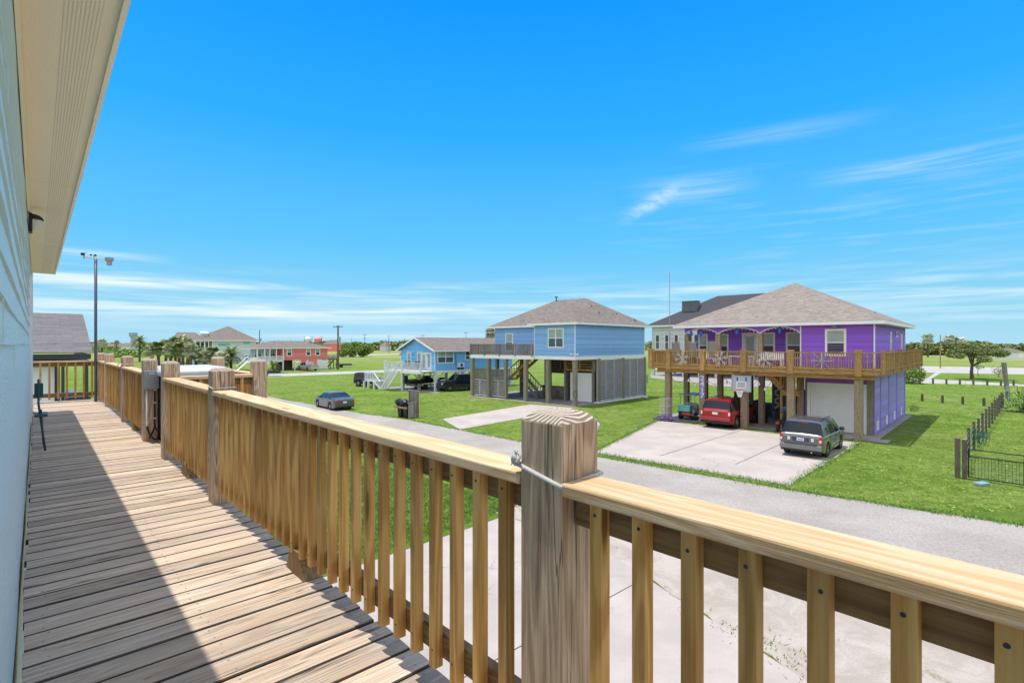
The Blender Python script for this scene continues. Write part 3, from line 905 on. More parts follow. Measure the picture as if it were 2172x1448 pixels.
# landing boards
m = OB((8, 1.6, 0)); s = 6.93
while s < 9.1:
    m.ob(s, s + .147, 1.19, 2.17, ZD - .036, ZD - .001, 1); s += .154
ld = m.build('deck_landing', M['deck'], None, loc=own(8, 1.6), rz=R(A_OWN))
tag(ld, 'small board landing beyond the railing gap, under the hot tub', 'landing')
m = OB((8, 1.6, 0))
for a in (1.26, 2.1): m.ob(6.93, 9.1, a - .02, a + .02, ZD - .24, ZD - .04)
m.build('joists', M['railw'], ld)
for a_ in (2.0,):
    m = OB((8, 1.6, 0)); m.ob(7.10, 8.94, a_ + .03, a_ + .175, CT - .036, CT); m.build('cap', M['cap'], ld, bevel=.005)
    x = 7.2
    while x < 8.9:
        m = OB((8, 1.6, 0)); m.ob(x, x + .037, a_ + .06, a_ + .097, ZD + .06, CT - .037, 2); m.build('baluster', M['bal'], ld); x += .13

# hot tub
tb = thing('hot_tub', 'hot tub under a pale grey slab cover on the landing', 'hot tub', own(8.35, 1.66, ZD), A_OWN)
m = MB(); m.box(-.52, .52, -.44, .30, .0, .86); m.build('cabinet', M['darkmetal'], tb, bevel=.03)
m = MB()
vs = [(-.58, -.48, .865), (.58, -.48, .865), (.58, .31, .865), (-.58, .31, .865), (-.58, -.48, .935), (.58, -.48, .935), (.58, .31, .935), (-.58, .31, .935), (-.50, -.40, .985), (.50, -.40, .985), (.50, .25, .985), (-.50, .25, .985)]
m.add(vs, [(3, 2, 1, 0)] + [(i + b, (i + 1) % 4 + b, (i + 1) % 4 + 4 + b, i + 4 + b) for b in (0, 4) for i in range(4)] + [(8, 9, 10, 11)])
m.build('cover', paint('grey_vinyl', (.55, .56, .60), .4, .08, 6), tb, bevel=.02)

# rope round the nearest post
PC = (.937 + PW / 2, 1.045 + PW / 2)
def ring_pts(hw, z, sag, k=28):
    pts = []
    for i in range(k + 1):
        t = i / k * 4; sd = int(t) % 4; f = t - int(t)
        c = [(-hw, -hw), (hw, -hw), (hw, hw), (-hw, hw)]
        a, b = c[sd], c[(sd + 1) % 4]
        x, y = a[0] + (b[0] - a[0]) * f, a[1] + (b[1] - a[1]) * f
        pts.append((x, y, z - sag * (x * .9 + .08 - y * .25)))
    return pts
rp = thing('rope', 'white rope knotted round the top of the nearest post', 'rope', own(PC[0], PC[1], 5.155), A_OWN)
m = MB(); m.tube(ring_pts(PW / 2 + .007, .0, .22), .0068, 8); m.build('loop', M['rope'], rp, smooth=True)
m = MB(); rr = random.Random(4)
kx, ky = -PW / 2 - .008, -PW / 2 - .012
m.ball((kx, ky, .014), .015, 8)
for i in range(3): m.tube([(kx + rr.uniform(-.01, .01), ky, .014 + rr.uniform(-.01, .01)), (kx + rr.uniform(-.02, .02), ky - .008, .004), (kx + rr.uniform(-.02, .025), ky - .004, .02)], .0055, 7)
m.build('knot', M['rope'], rp, smooth=True)
m = MB()
for i in range(40):
    e = (kx + rr.uniform(-.016, .012), ky + rr.uniform(-.010, 0), .014 + rr.choice((-1, -1, 1)) * rr.uniform(.010, .024))
    m.tube([(kx, ky, .014), ((kx + e[0]) / 2 + rr.uniform(-.005, .005), (ky + e[1]) / 2, (.014 + e[2]) / 2), e], [.0024, .0022, .0014], 5)
m.build('frayed_end', M['rope'], rp)
for s_, lab in ((4.68, 'thin white cord looped round the second nearest post'), (10.7, 'twisted white cord round the post beyond the electrical box')):
    c = thing('cord', lab, 'cord', own(s_ + PW / 2, 1.045 + PW / 2, CT + .035 + (.0 if s_ < 5 else .02)), A_OWN)
    m = MB(); m.tube(ring_pts(PW / 2 + .004, .0, .10), .0042, 7); m.build('loop', M['rope'], c, smooth=True)
    if s_ > 5:
        m = MB(); m.tube([(-PW / 2 - .01, -PW / 2 - .01, 0), (-PW / 2 - .06, -PW / 2 - .03, -.02), (-PW / 2 - .11, -PW / 2 - .03, -.09)], .007, 6); m.build('tail', M['rope'], c)
# white pipe on the far side of the nearest post
pp = thing('rod_holder', 'white slanted plastic pipe behind the nearest post', 'pipe', own(PC[0], 1.045 + PW + .012, 5.2), A_OWN)
m = MB(); m.tube([(.0, .012, -.10), (.002, .014, -.02), (.010, .030, .030)], .0145, 16); m.build('tube', M['pvc'], pp, smooth=True)
m = MB(); m.tube([(.010, .030, .028), (.016, .052, .062)], [.019, .020], 18); m.build('mouth', M['pvc'], pp, smooth=True)

# electrical box and its conduits
eb = thing('electrical_box', 'grey weatherproof electrical box on the post by the railing gap', 'electrical box', own(8.368, 1.045 + PW / 2 + .003, 4.91), A_OWN)
m = MB(); m.box(0.0005, .07, -.077, .077, 0, .235); m.build('body', M['galv'], eb, bevel=.006)
m = MB(); m.box(.0705, .082, -.083, .083, -.004, .242); m.build('lid', M['galv'], eb, bevel=.006)
m = MB(); m.box(.0825, .092, -.035, .035, .185, .205); m.build('latch', M['chrome'], eb, bevel=.004)
m = MB(); m.tube([(.03, -.045, 0), (.03, -.045, -.47), (.032, -.048, -.50)], .011, 10); m.build('white_conduit', M['pvc'], eb, smooth=True)
m = MB(); m.tube([(.03, .042, 0), (.028, .042, -.3), (.03, .04, -.52), (.035, .0, -.62), (.03, -.02, -.665)], .010, 8)
m.tube([(.03, -.045, -.5), (.04, -.02, -.6), (.05, .03, -.68), (.06, .12, -.66), (.02, .16, -.60)], .010, 8)
m.tube([(.03, .04, -.5), (.06, .07, -.58), (.05, .12, -.65)], .008, 8)
m.build('black_cable', M['black'], eb, smooth=True)
m = MB()
for z_ in (-.02, -.19, -.40): m.box(.012, .044, .026, .058, z_ - .008, z_ + .008)
m.box(.012, .044, -.062, -.030, -.46, -.44)
m.build('strap', M['pvc'], eb)

# weather station pole
wp = thing('weather_station', 'dark thin pole with a small anemometer and rain gauge on top', 'weather station', own(14.92, .985, ZD), A_OWN)
zt = 7.42 - ZD
m = MB(); m.tube([(0, 0, 0), (0, 0, zt)], .028, 12); m.build('pole', paint('blue_grey_steel', (.10, .115, .15), .4, .1, 6, .5), wp, smooth=True)
m = MB(); m.bar((-.03, -.20, zt + .03), (.02, .16, zt + .0), .03, .03); m.build('cross_arm', M['whitewood'], wp)
m = MB(); m.lathe((.03, .24, zt - .10), [(.001, -.02), (.05, -.02), (.05, .07), (.075, .075), (.085, .15), (.001, .16)], 16); m.build('rain_gauge', M['galv'], wp)
m = MB(); m.tube([(-.01, -.03, zt + .02), (-.01, -.03, zt + .085)], .008, 8)
for k in range(3):
    a_ = k * 2.094 + .4; c_ = (-.01 + .055 * math.cos(a_), -.03 + .055 * math.sin(a_), zt + .085)
    m.bar((-.01, -.03, zt + .085), c_, .006, .006); m.ball(c_, .020, 6)
m.build('cup_anemometer', M['black'], wp)
m = MB(); m.tube([(-.03, -.20, zt + .0), (-.03, -.20, zt + .12)], .012, 8); m.box(-.036, -.024, -.26, -.20, zt + .06, zt + .12); m.tube([(-.03, -.20, zt + .11), (-.03, -.15, zt + .15)], .005, 6); m.build('wind_vane', M['black'], wp)

# folding chair, only its edge shows past the wall
fc = thing('folding_chair', 'dark green folding chair, its edge just showing by the house wall', 'chair', own(8.75, .02, ZD), A_OWN)
GR = paint('dark_green_enamel', (.02, .075, .075), .4, .1)
m = MB(); m.tube([(.30, .06, 0), (-.05, .0, .55), (-.1, .0, .85)], .012, 8); m.build('leg', GR, fc, smooth=True)
m = MB(); m.tube([(-.28, .05, 0), (.1, .02, .48)], .012, 8); m.build('leg', GR, fc, smooth=True)
m = MB(); m.box(-.18, .2, -.04, .085, .40, .43); m.build('seat', GR, fc, bevel=.01)
m = MB(); m.box(-.12, -.08, -.04, .045, .62, .80); m.build('backrest', GR, fc, bevel=.01)

# next building beyond the end of the deck
no = (26, -2, 0)
nb = thing('neighbouring_house', 'white walled house under a dark purple shingle roof beyond the deck end', 'house', own(26, -2), A_OWN)
m = OB(no)
ze, zr = 5.19, 6.79
m.plane([m.pt(24, 1.5, ze), m.pt(24, -9, ze), m.pt(29.4, -9, zr), m.pt(29.4, 1.5, zr)], th=.03)
m.plane([m.pt(34.8, -9, ze), m.pt(34.8, 1.5, ze), m.pt(29.4, 1.5, zr), m.pt(29.4, -9, zr)], th=.03)
rf = m.build('roof', M['roofD'], nb)
m = OB(no); m.ob(24.03, 24.09, -9, 1.45, ze - .22, ze - .035); m.ob(24.1, 34.7, 1.42, 1.46, ze - .2, ze - .05); m.build('fascia', M['darkmetal'], nb)
m = OB(no); m.ob(24.1, 34, -9, 1.4, ze - .32, ze - .2501); m.build('soffit', M['darkmetal'], nb)
m = OB(no); m.ob(24.6, 34, -9, .55, 1.2, ze - .33); m.build('wall', M['white'], nb)
m = OB(no)
for a in (-1.75, -1.2, -.62, .48): m.ob(24.56, 24.6, a, a + .05, 1.2, ze - .33)
m.ob(24.52, 24.62, .5, .62, 0, ze - .33); m.ob(24.5, 24.6, -2.25, -2.1, 1, ze - .33)
m.build('wall_batten', M['darkmetal'], nb)
m = OB(no); m.ob(24.58, 24.62, -2.8, -2.25, 3.4, ze - .4); m.build('window', M['glass'], nb)
m = OB(no); m.ob(24.0, 34, -9, 1.5, 3.0, 3.2); m.build('porch_floor', M['white'], nb)
m = OB(no); m.ob(25, 34, .7, 1.4, .0, 2.95); m.ob(24.1, 24.2, .75, 1.45, 3.2, 3.62); m.build('porch_wall', M['darkmetal'], nb)
m = OB(no)
for a in (.65, 1.3): m.ob(24.2, 24.3, a, a + .09, 0, ze - .3)
m.build('porch_post', M['darkmetal'], nb)
# ---------------------------------------------------------------- house building
def hp(side, u, pl, out):                              # point on a wall: u along it, out = distance in front of it
    return {'F': (u, pl - out), 'B': (u, pl + out), 'R': (pl + out, u), 'L': (pl - out, u)}[side]
def wbox(m, side, u0, u1, z0, z1, pl, o0, o1, ax=None, mi=0, rv=None):
    a, b = hp(side, u0, pl, o0), hp(side, u1, pl, o1)
    return m.box(a[0], b[0], a[1], b[1], z0, z1, ax, mi, rv)
def laps(m, side, u0, u1, z0, z1, pl, ex=.19, th=.028, mi=0, cut=None):
    z = z0
    while z < z1 - .01:
        zt = min(z + ex, z1)
        ua, ub = (cut(z + ex * .5) if cut else (u0, u1))
        if ub - ua > .05:
            q = [hp(side, ua, pl, th), hp(side, ub, pl, th), hp(side, ub, pl, .002), hp(side, ua, pl, .002), hp(side, ua, pl, .0), hp(side, ub, pl, .0)]
            m.add([q[0] + (z,), q[1] + (z,), q[2] + (zt,), q[3] + (zt,), q[4] + (z,), q[5] + (z,)], [(0, 1, 2, 3), (4, 5, 1, 0)], None, random.random(), mi)
        z += ex
    return m
def win(par, side, u, z0, w, h, pl, cols=1, tr=.10, lab=None, frame='white', low='glass', up='blind', nm='window'):
    m = MB()
    o1 = .055
    for a, b, c, d in ((u, u + w, z0, z0 + tr), (u, u + w, z0 + h - tr, z0 + h), (u, u + tr, z0 + tr, z0 + h - tr), (u + w - tr, u + w, z0 + tr, z0 + h - tr)):
        wbox(m, side, a, b, c, d, pl, -.02, o1)
    iw = (w - 2 * tr)
    for k in range(1, cols): wbox(m, side, u + tr + iw * k / cols - .05, u + tr + iw * k / cols + .05, z0 + tr, z0 + h - tr, pl, -.02, o1 - .004)
    zm = z0 + h * .5
    wbox(m, side, u + tr, u + w - tr, zm - .03, zm + .03, pl, -.02, .044)
    f = m.build(nm, M[frame], par, label=lab)
    m = MB(); wbox(m, side, u + tr, u + w - tr, z0 + tr, zm - .03, pl, -.02, .025)
    wbox(m, side, u + tr, u + w - tr, zm + .03, z0 + h - tr, pl, -.02, .029, mi=1)
    m.build('pane', [M[low], M[up]], f)
    return f
def door(par, side, u, z0, w, h, pl, glassy=True, frame='white'):
    m = MB()
    for a, b, c, d in ((u, u + w, z0 + h - .1, z0 + h), (u, u + .1, z0, z0 + h - .1), (u + w - .1, u + w, z0, z0 + h - .1)): wbox(m, side, a, b, c, d, pl, -.02, .05)
    f = m.build('door', M[frame], par)
    m = MB(); wbox(m, side, u + .1, u + w - .1, z0, z0 + h - .1, pl, -.02, .025, mi=0)
    if glassy: wbox(m, side, u + .26, u + w - .26, z0 + .35, z0 + h - .3, pl, -.02, .03, mi=1)
    m.build('door_leaf', [M['whitewood'], M['blind']], f)
    m = MB(); a = hp(side, u + w - .18, pl, .055); m.ball((a[0], a[1], z0 + 1.0), .035, 6); m.build('handle', M['darkmetal'], f)
    return f
def hip(m, x0, x1, y0, y1, ze, rx0, rx1, ry0, ry1, zr, dz=0):
    a, b, c, d = (x0, y0, ze), (x1, y0, ze), (x1, y1, ze), (x0, y1, ze)
    if abs(ry1 - ry0) < 1e-6:                          # ridge along x
        r0, r1 = (rx0, ry0, zr), (rx1, ry0, zr)
        m.plane([a, b, r1, r0]); m.plane([c, d, r0, r1]); m.plane([b, c, r1]); m.plane([d, a, r0])
    else:
        r0, r1 = (rx0, ry0, zr), (rx0, ry1, zr)
        m.plane([a, b, r0]); m.plane([c, d, r1]); m.plane([b, c, r1, r0]); m.plane([d, a, r0, r1])
def eave(par, x0, x1, y0, y1, ze, th=.18, mt='white', inner=None, nm='fascia'):
    m = MB()
    m.box(x0, x1, y0, y0 + .04, ze - th, ze - .004); m.box(x0, x1, y1 - .04, y1, ze - th, ze - .004)
    m.box(x0, x0 + .04, y0 + .0405, y1 - .0405, ze - th, ze - .004); m.box(x1 - .04, x1, y0 + .0405, y1 - .0405, ze - th, ze - .004)
    m.box(x0 + .041, x1 - .041, y0 + .041, y1 - .041, ze - th + .02, ze - th + .05)
    return m.build(nm, M[mt], par)
def rail_line(m, p, q, z0, h, gap=.14, wd=.04, pw=.12, posts=(), cap=.05, zb=.08):
    p, q = Vector((p[0], p[1])), Vector((q[0], q[1])); L = (q - p).length; d = (q - p) / L
    k = int(L / gap)
    for i in range(k + 1):
        c = p + d * (i * L / k)
        m.bar((c.x, c.y, z0 + zb - .05), (c.x, c.y, z0 + h - cap), wd, wd, up=(d.x, d.y, 0), rv=random.random())
    m.bar((p.x, p.y, z0 + h - cap / 2), (q.x, q.y, z0 + h - cap / 2), .12, cap)
    m.bar((p.x, p.y, z0 + zb + .03), (q.x, q.y, z0 + zb + .03), .045, .09)
    return m

# ================================================================= raised blue house (middle)
A = thing('stilt_house', 'sky blue stilt house with louvred storage below and a grey balcony', 'house', AO + (0,), A_NEI)
zw, zeA = 4.42, 7.42
m = MB()
laps(m, 'F', -4.75, 0, zw, zeA, 0); laps(m, 'R', 0, 12.0, zw, zeA, 0)
laps(m, 'F', -13.65, -4.75, zw, zeA, 3.4); laps(m, 'L', 3.4, 12, zw, zeA, -13.65); laps(m, 'L', 0, 3.4, zw, zeA, -4.75)
laps(m, 'B', -13.65, 0, zw, zeA, 12)
m.box(-4.74, -.01, .01, 3.5, zw, zeA - .01); m.box(-13.64, -.01, 3.41, 11.99, zw, zeA - .01)
m.build('wall', M['blueA'], A)
m = MB(); hip(m, -14.25, .55, 2.85, 12.55, zeA + .02, -8.4, -4.4, 7.7, 7.7, 10.35); m.build('roof', M['roofA'], A)
m = MB(); hip(m, -5.3, .54, -.5, 9, zeA + .016, -2.38, -2.38, 2.4, 6.2, 9.18); m.build('gable_roof', M['roofA'], A)
eave(A, -14.25, .55, 2.85, 12.55, zeA + .02); eave(A, -5.3, .542, -.5, 2.8, zeA + .016)
m = MB(); m.box(-.02, .045, -.045, .02, zw, zeA - .17); m.build('corner_trim', M['white'], A)
m = MB(); m.box(-4.80, -4.74, -.04, .02, zw, zeA - .17); m.build('corner_trim', M['white'], A)
m = MB(); m.box(-.02, .045, 11.98, 12.045, zw, zeA - .17); m.build('corner_trim', M['white'], A)
m = MB(); m.box(-4.75, .06, -.06, .08, zw - .32, zw - .005); m.build('beam', M['white'], A)
m = MB(); m.box(-.02, .06, .081, 12.05, zw - .32, zw - .005); m.build('beam', M['white'], A)
m = MB(); m.box(-13.6, -.1, .1, 11.9, zw - .25, zw - .006); m.build('underfloor', M['oldgrey'], A)
win(A, 'F', -3.1, 5.18, 1.85, 1.78, 0, 2)
win(A, 'F', -12.0, 4.75, 1.15, 1.95, 3.4, 1)
# balcony
m = MB(); m.box(-13.9, -4.81, -.05, 3.38, 4.32, 4.42, 0); m.build('balcony_floor', M['oldgrey'], A)
m = MB(); m.box(-13.95, -4.81, -.11, -.055, 4.05, 4.40, 0); m.box(-13.95, -13.91, -.054, 3.38, 4.05, 4.40); m.build('rim_board', M['white'], A)
m = MB(); rail_line(m, (-13.85, -.06), (-4.9, -.06), 4.42, 1.12, .15, .06)
for k in range(5): x = -13.85 + k * 2.2; m.box(x - .07, x + .07, -.14, .0, 4.30, 5.56, 2)
m.build('railing', M['oldgrey'], A)
m = MB(); rail_line(m, (-13.85, -.06), (-13.85, 3.3), 4.42, 1.12, .15, .06); m.build('railing', M['oldgrey'], A)
for k in range(3):
    m = MB(); x = -8.0 + k * .95
    m.box(x, x + .5, 1.0, 1.5, 4.86, 4.9); m.box(x, x + .5, 1.46, 1.5, 4.9, 5.45)
    for a_ in (0, .46):
        for b_ in (0, .46): m.box(x + a_, x + a_ + .04, 1.0 + b_, 1.04 + b_, 4.42, 4.86)
    o = m.build('balcony_chair', M['galv'], None, loc=AO + (0,), rz=R(A_NEI))
    tag(o, ['metal chair on the grey balcony of the blue stilt house, nearest its door', 'metal chair in the middle of the three on the grey balcony', 'metal chair on the grey balcony closest to the blue wall corner'][k], 'chair', 'chairs on the grey balcony')
# front pilings
for x in (0, -3.1, -5.9, -8.6, -11.1, -13.6):
    m = MB(); m.box(x - .17, x + .17, -.17, .17, 0, 4.04, 2); m.build('piling', M['pilegrey'], A)
for x in (0, -3.1, -5.9, -9.8, -13.5):
    for y in (3.6, 7.8, 12.0):
        if y < 4 and x in (-3.1,): continue
        m = MB(); m.box(x - .15, x + .15, y - .15, y + .15, 0, 4.16, 2); m.build('piling', M['pilegrey'], A)
# louvred walls under the house
def louvre(side, u0, u1, z0, z1, pl, par=A, mt='louvre', bays=2, sl=.115, dark=True):
    m = MB()
    for k in range(bays + 1):
        u = u0 + (u1 - u0) * k / bays
        wbox(m, side, u - .08, u + .08, z0, z1, pl, -.02, .07, 2, rv=.95)
    wbox(m, side, u0, u1, z0 - .0, z0 + .09, pl, -.021, .045); wbox(m, side, u0, u1, z1 - .09, z1, pl, -.021, .045)
    sl = sl * 1.6; z = z0 + .12
    while z < z1 - .12:
        a, b, c, d = hp(side, u0, pl, .045), hp(side, u1, pl, .045), hp(side, u1, pl, -.03), hp(side, u0, pl, -.03)
        m.add([a + (z - .02,), b + (z - .02,), c + (z + .07,), d + (z + .07,), a + (z + .012,), b + (z + .012,), c + (z + .095,), d + (z + .095,)],
              [(0, 1, 2, 3), (4, 5, 6, 7), (0, 1, 5, 4)], [(q, z, 0) for q in (0, 3, 3, 0, 0, 3, 3, 0)], random.random())
        z += sl
    f = m.build('louvre_panel', M[mt], par)
    if dark:
        m = MB(); wbox(m, side, u0, u1, z0, z1, pl, -.12, -.05); m.build('backing', M['black'], f)
    return f
for k in range(3): louvre('R', 3.4 + k * 2.87, 3.4 + k * 2.87 + 2.75, .12, 4.05, 0, bays=2)
m = MB(); m.box(-.3, .30, 3.3, 12.2, .016, .12); m.build('kerb', M['white'], A)
# white roll-up door and the louvre panel above it, storage wall
m = MB()
z = .06
while z < 2.75: m.box(-3.05, -.55, 3.30, 3.335 + .012 * (int(z / .07) % 2), z, z + .066); z += .07
m.build('rollup_door', M['white'], A)
louvre('F', -3.6, -.25, 2.95, 4.05, 3.36, bays=2, mt='rusty', sl=.16)
for b_ in ((-3.75, -3.6, 3.2, 3.4), (-.5, -.25, 3.25, 3.4)):
    m = MB(); m.box(*b_, 0, 4.1, 2); m.build('wall_post', M['oldgrey'], A)
m = MB(); m.box(-3.7, -3.62, 3.401, 8, 0, 4.1, 2); m.build('storage_wall', M['oldgrey'], A)
louvre('F', -9.4, -6.5, 2.55, 4.05, 8.0, bays=2, mt='rusty', sl=.16); louvre('F', -6.4, -3.9, 2.55, 4.05, 8.0, bays=2, mt='rusty', sl=.16)
m = MB(); m.box(-9.6, -3.8, 7.3, 8.2, 2.35, 2.55); m.build('bar_canopy', M['oldgrey'], A)
louvre('F', -13.6, -11.4, .1, 1.85, .10, bays=2, sl=.13); louvre('F', -11.0, -9.0, .1, 1.85, .35, bays=2, sl=.13)
m = MB(); m.box(-13.6, -9.0, .2, 2.2, 1.86, 1.98); rail_line(m, (-13.6, .15), (-9.0, .15), 1.98, 1.0, .14, .06); m.build('stair_landing', M['oldgrey'], A)
# stairs up to the balcony and down to the yard
m = MB()
for y in (1.2, 2.3):
    m.bar((-9.3, y, 2.0), (-6.0, y, 4.35), .07, .26); m.bar((-9.3, y, 2.95), (-6.0, y, 5.3), .09, .09)
    for k in range(11): x = -9.3 + k * .33; z = 2.0 + k * .235; m.box(x, x + .05, y - .02, y + .02, z, z + .95)
for k in range(10): x = -9.15 + k * .33; z = 2.1 + k * .235; m.box(x, x + .30, 1.2, 2.3, z, z + .04)
m.build('staircase', M['rusty'], A)
m = MB()
for y in (2.5, 3.4):
    m.bar((-9.0, y, 2.0), (-6.6, y, .1), .07, .26); m.bar((-9.0, y, 2.9), (-6.6, y, 1.0), .09, .09)
    for k in range(8): x = -9.0 + k * .33; z = 1.95 - k * .26; m.box(x, x + .05, y - .02, y + .02, z, z + .95)
for k in range(8): x = -9 + k * .3; z = 1.8 - k * .235; m.box(x, x + .30, 2.5, 3.4, z, z + .04)
m.build('lower_staircase', M['oldgrey'], A)
bar = thing('outdoor_bar', 'dark grey slatted bar counter in the shade under the blue house', 'bar', nl(AO, -6.1, 4.6) + (0,), A_NEI)
m = MB(); m.box(-1.6, 1.6, -.05, .05, .02, 1.15)
for k in range(6): m.box(-1.62, 1.62, -.075, -.052, .05 + k * .185, .05 + k * .185 + .17, 0)
m.box(1.5, 1.6, .05, 1.8, .02, 1.15); m.build('counter_front', M['oldgrey'], bar)
m = MB(); m.box(-1.75, 1.75, -.25, .35, 1.15, 1.21); m.box(1.35, 1.8, .36, 2.0, 1.15, 1.21); m.build('counter_top', M['oldgrey'], bar)
st = thing('bar_stool', 'dark bar stool in front of the outdoor bar', 'stool', nl(AO, -5.2, 3.9) + (0,), A_NEI)
m = MB(); m.disc((0, 0, .75), (0, 0, 1), .19, .05); m.build('seat', M['darkmetal'], st)
for a_, b_ in ((.14, .14), (-.14, .14), (.14, -.14), (-.14, -.14)):
    m = MB(); m.bar((a_ * .6, b_ * .6, .73), (a_ * 1.2, b_ * 1.2, 0), .03, .03); m.build('leg', M['darkmetal'], st)
fl = thing('flood_light', 'twin white floodlight under the near corner of the blue house', 'lamp', nl(AO, .05, -.08) + (4.55,), A_NEI)
m = MB(); m.box(-.06, .06, -.03, .03, -.06, .06); m.build('bracket', M['white'], fl)
for k in (-1, 1):
    m = MB(); m.tube([(0, -.02, 0), (k * .3, -.08, .10)], .02, 6); m.lathe((k * .36, -.1, .05), [(.02, .1), (.09, .02), (.10, -.03)], 10); m.build('lamp_head', M['white'], fl)
m = MB(); m.tube([(-8.3, 7.6, 10.3), (-8.3, 7.6, 10.62)], .05, 8); m.lathe((-8.3, 7.6, 10.6), [(.05, 0), (.2, .08), (.2, .13), (.01, .15)], 10); m.build('roof_vent', M['darkmetal'], A)
for (x, y, z) in ((-2.6, 6.2, 9.2), (-1.35, 8.8, 8.45), (-1.3, 5.6, 8.45), (-.3, 10.6, 7.9)):
    m = MB(); m.tube([(x, y, z - .2), (x, y, z + .22)], .05, 8); m.box(x - .14, x + .14, y - .14, y + .14, z - .12, z - .0); m.build('roof_pipe', M['darkmetal'], A)
m = MB(); m.box(.05, .17, 12.1, 12.5, 1.4, 2.2); m.build('meter_box', M['galv'], A)
m = MB(); m.tube([(.1, 12.2, 0), (.1, 12.2, 4.0)], .04, 6); m.build('conduit', M['galv'], A)
hb = thing('garden_hose', 'coiled hose hung on the corner piling by the white roll-up door', 'hose', nl(AO, .2, -.19) + (1.1,), A_NEI)
m = MB(); m.tube([(.22 * math.cos(k * .6), -.02, .30 * math.sin(k * .6)) for k in range(26)], .018, 6); m.build('coil', M['darkmetal'], hb)
wpv = MB(); wpv.tube([(0, 0, .05), (.35, .2, .16), (.7, .55, .03)], .05, 8)
tag(wpv.build('drain_pipe', M['pvc'], None, loc=nl(AO, .45, 10.2) + (0,), rz=R(A_NEI)), 'short white pipe on the grass at the base of the louvred wall', 'pipe')

# ================================================================= purple house
P = thing('purple_house', 'purple stilt house with wraparound wooden deck and tan hip roof', 'house', PO + (0,), A_NEI)
zf, zeP = 4.05, 6.86
WX = -11.95                                            # left end of the house
def arcs(x0, x1, z): pass
m = MB()
laps(m, 'F', -3.96, 0, zf, zeP, 0, .17); laps(m, 'R', 0, 12.5, zf, zeP, 0, .17)
laps(m, 'B', WX, 0, zf, zeP, 12.5, .17); laps(m, 'L', 2.2, 12.5, zf, zeP, WX, .17)
laps(m, 'F', WX, -3.96, zf, zeP, 2.2, .17); laps(m, 'L', 0, 2.2, zf, zeP, -3.96, .17)
m.box(-3.95, -.01, .01, 2.3, zf, zeP - .02); m.box(WX + .01, -.01, 2.21, 12.49, zf, zeP - .02)
m.build('wall', M['purple'], P)
# arched porch band: four bays
m = MB()
bays = [(-4.0, -6.5), (-6.5, -9.4), (-9.4, WX)]
for (xa, xb) in bays:
    n = 14; zt = zeP - .02
    for k in range(n):
        t0, t1 = k / n, (k + 1) / n
        f0 = zt - .58 + .40 * (1 - (2 * t0 - 1) ** 2) ** .8; f1 = zt - .58 + .40 * (1 - (2 * t1 - 1) ** 2) ** .8
        x0, x1 = xa + (xb - xa) * t0, xa + (xb - xa) * t1
        vs = [(x0, -.02, f0), (x1, -.02, f1), (x1, -.02, zt), (x0, -.02, zt), (x0, .10, f0), (x1, .10, f1), (x1, .10, zt), (x0, .10, zt)]
        m.add(vs, [(0, 1, 2, 3), (7, 6, 5, 4), (0, 4, 5, 1)], None, .6)
        vs = [(x0, -.045, f0 - .03), (x1, -.045, f1 - .03), (x1, -.045, f1 + .035), (x0, -.045, f0 + .035), (x0, .12, f0 - .03), (x1, .12, f1 - .03), (x1, .12, f1 + .035), (x0, .12, f0 + .035)]
        m.add(vs, [(0, 1, 2, 3), (7, 6, 5, 4), (0, 4, 5, 1), (3, 2, 6, 7)], None, .5, 1)
m.build('porch_arches', [M['purple'], M['white']], P)
m = MB(); m.box(WX, -3.97, .11, 2.19, zeP - .05, zeP - .02); m.build('porch_ceiling', M['white'], P)
for x in (-6.5, -9.4, WX + .15):
    m = MB(); m.box(x - .15, x + .15, -.04, .26, zf, zeP - .55, 2); m.build('porch_post', M['pile'], P)
m = MB(); hip(m, WX - .65, .62, -.65, 13.1, zeP + .06, -6.03, -5.97, 6.2, 6.2, 10.2)
m.build('roof', M['roofP'], P)
eave(P, WX - .65, .62, -.65, 13.1, zeP + .05, .2)
for (x, y) in ((0, 0), (0, 12.5), (-3.99, 0)):
    m = MB(); m.box(x - .02, x + .05, y - .05, y + .05, zf, zeP - .15); m.build('corner_trim', M['white'], P)
win(P, 'F', -2.58, 4.75, 1.16, 1.72, 0, 1, .13)
win(P, 'F', -5.5, 4.5, 1.12, 1.85, 2.2, 1, .12)
win(P, 'F', -7.3, 4.5, 1.10, 1.85, 2.2, 1, .12)
door(P, 'F', -8.5, zf, 1.12, 2.3, 2.2)
win(P, 'F', -10.5, 4.5, 1.0, 1.8, 2.2, 1, .1)
win(P, 'F', -11.85, 4.5, .75, 1.8, 2.2, 1, .1)
for (y, z, w_, h) in ((5.6, 5.0, .55, 1.35), (10.4, 4.5, .6, 1.75), (8.2, 6.02, .55, .42)): win(P, 'R', y, z, w_, h, 0, 1, .11)
def barn_lamp(par, x, y, z, side='F'):
    m = MB()
    o = (0, -1) if side == 'F' else (1, 0)
    m.tube([(x, y, z + .1), (x + o[0] * .25, y + o[1] * .25, z + .2), (x + o[0] * .3, y + o[1] * .3, z + .12)], .02, 6)
    m.lathe((x + o[0] * .3, y + o[1] * .3, z - .06), [(.19, .0), (.17, .03), (.06, .10), (.045, .2), (.001, .21)], 14)
    m.build('gooseneck_lamp', M['galv'], par, smooth=False)
barn_lamp(P, -2.0, 0, 6.62); barn_lamp(P, 0, 7.0, 6.2, 'R')
m = MB(); m.tube([(-.8, 5.5, 7.3), (-.8, 5.5, 7.75)], .05, 8); m.build('roof_pipe', M['galv'], P)
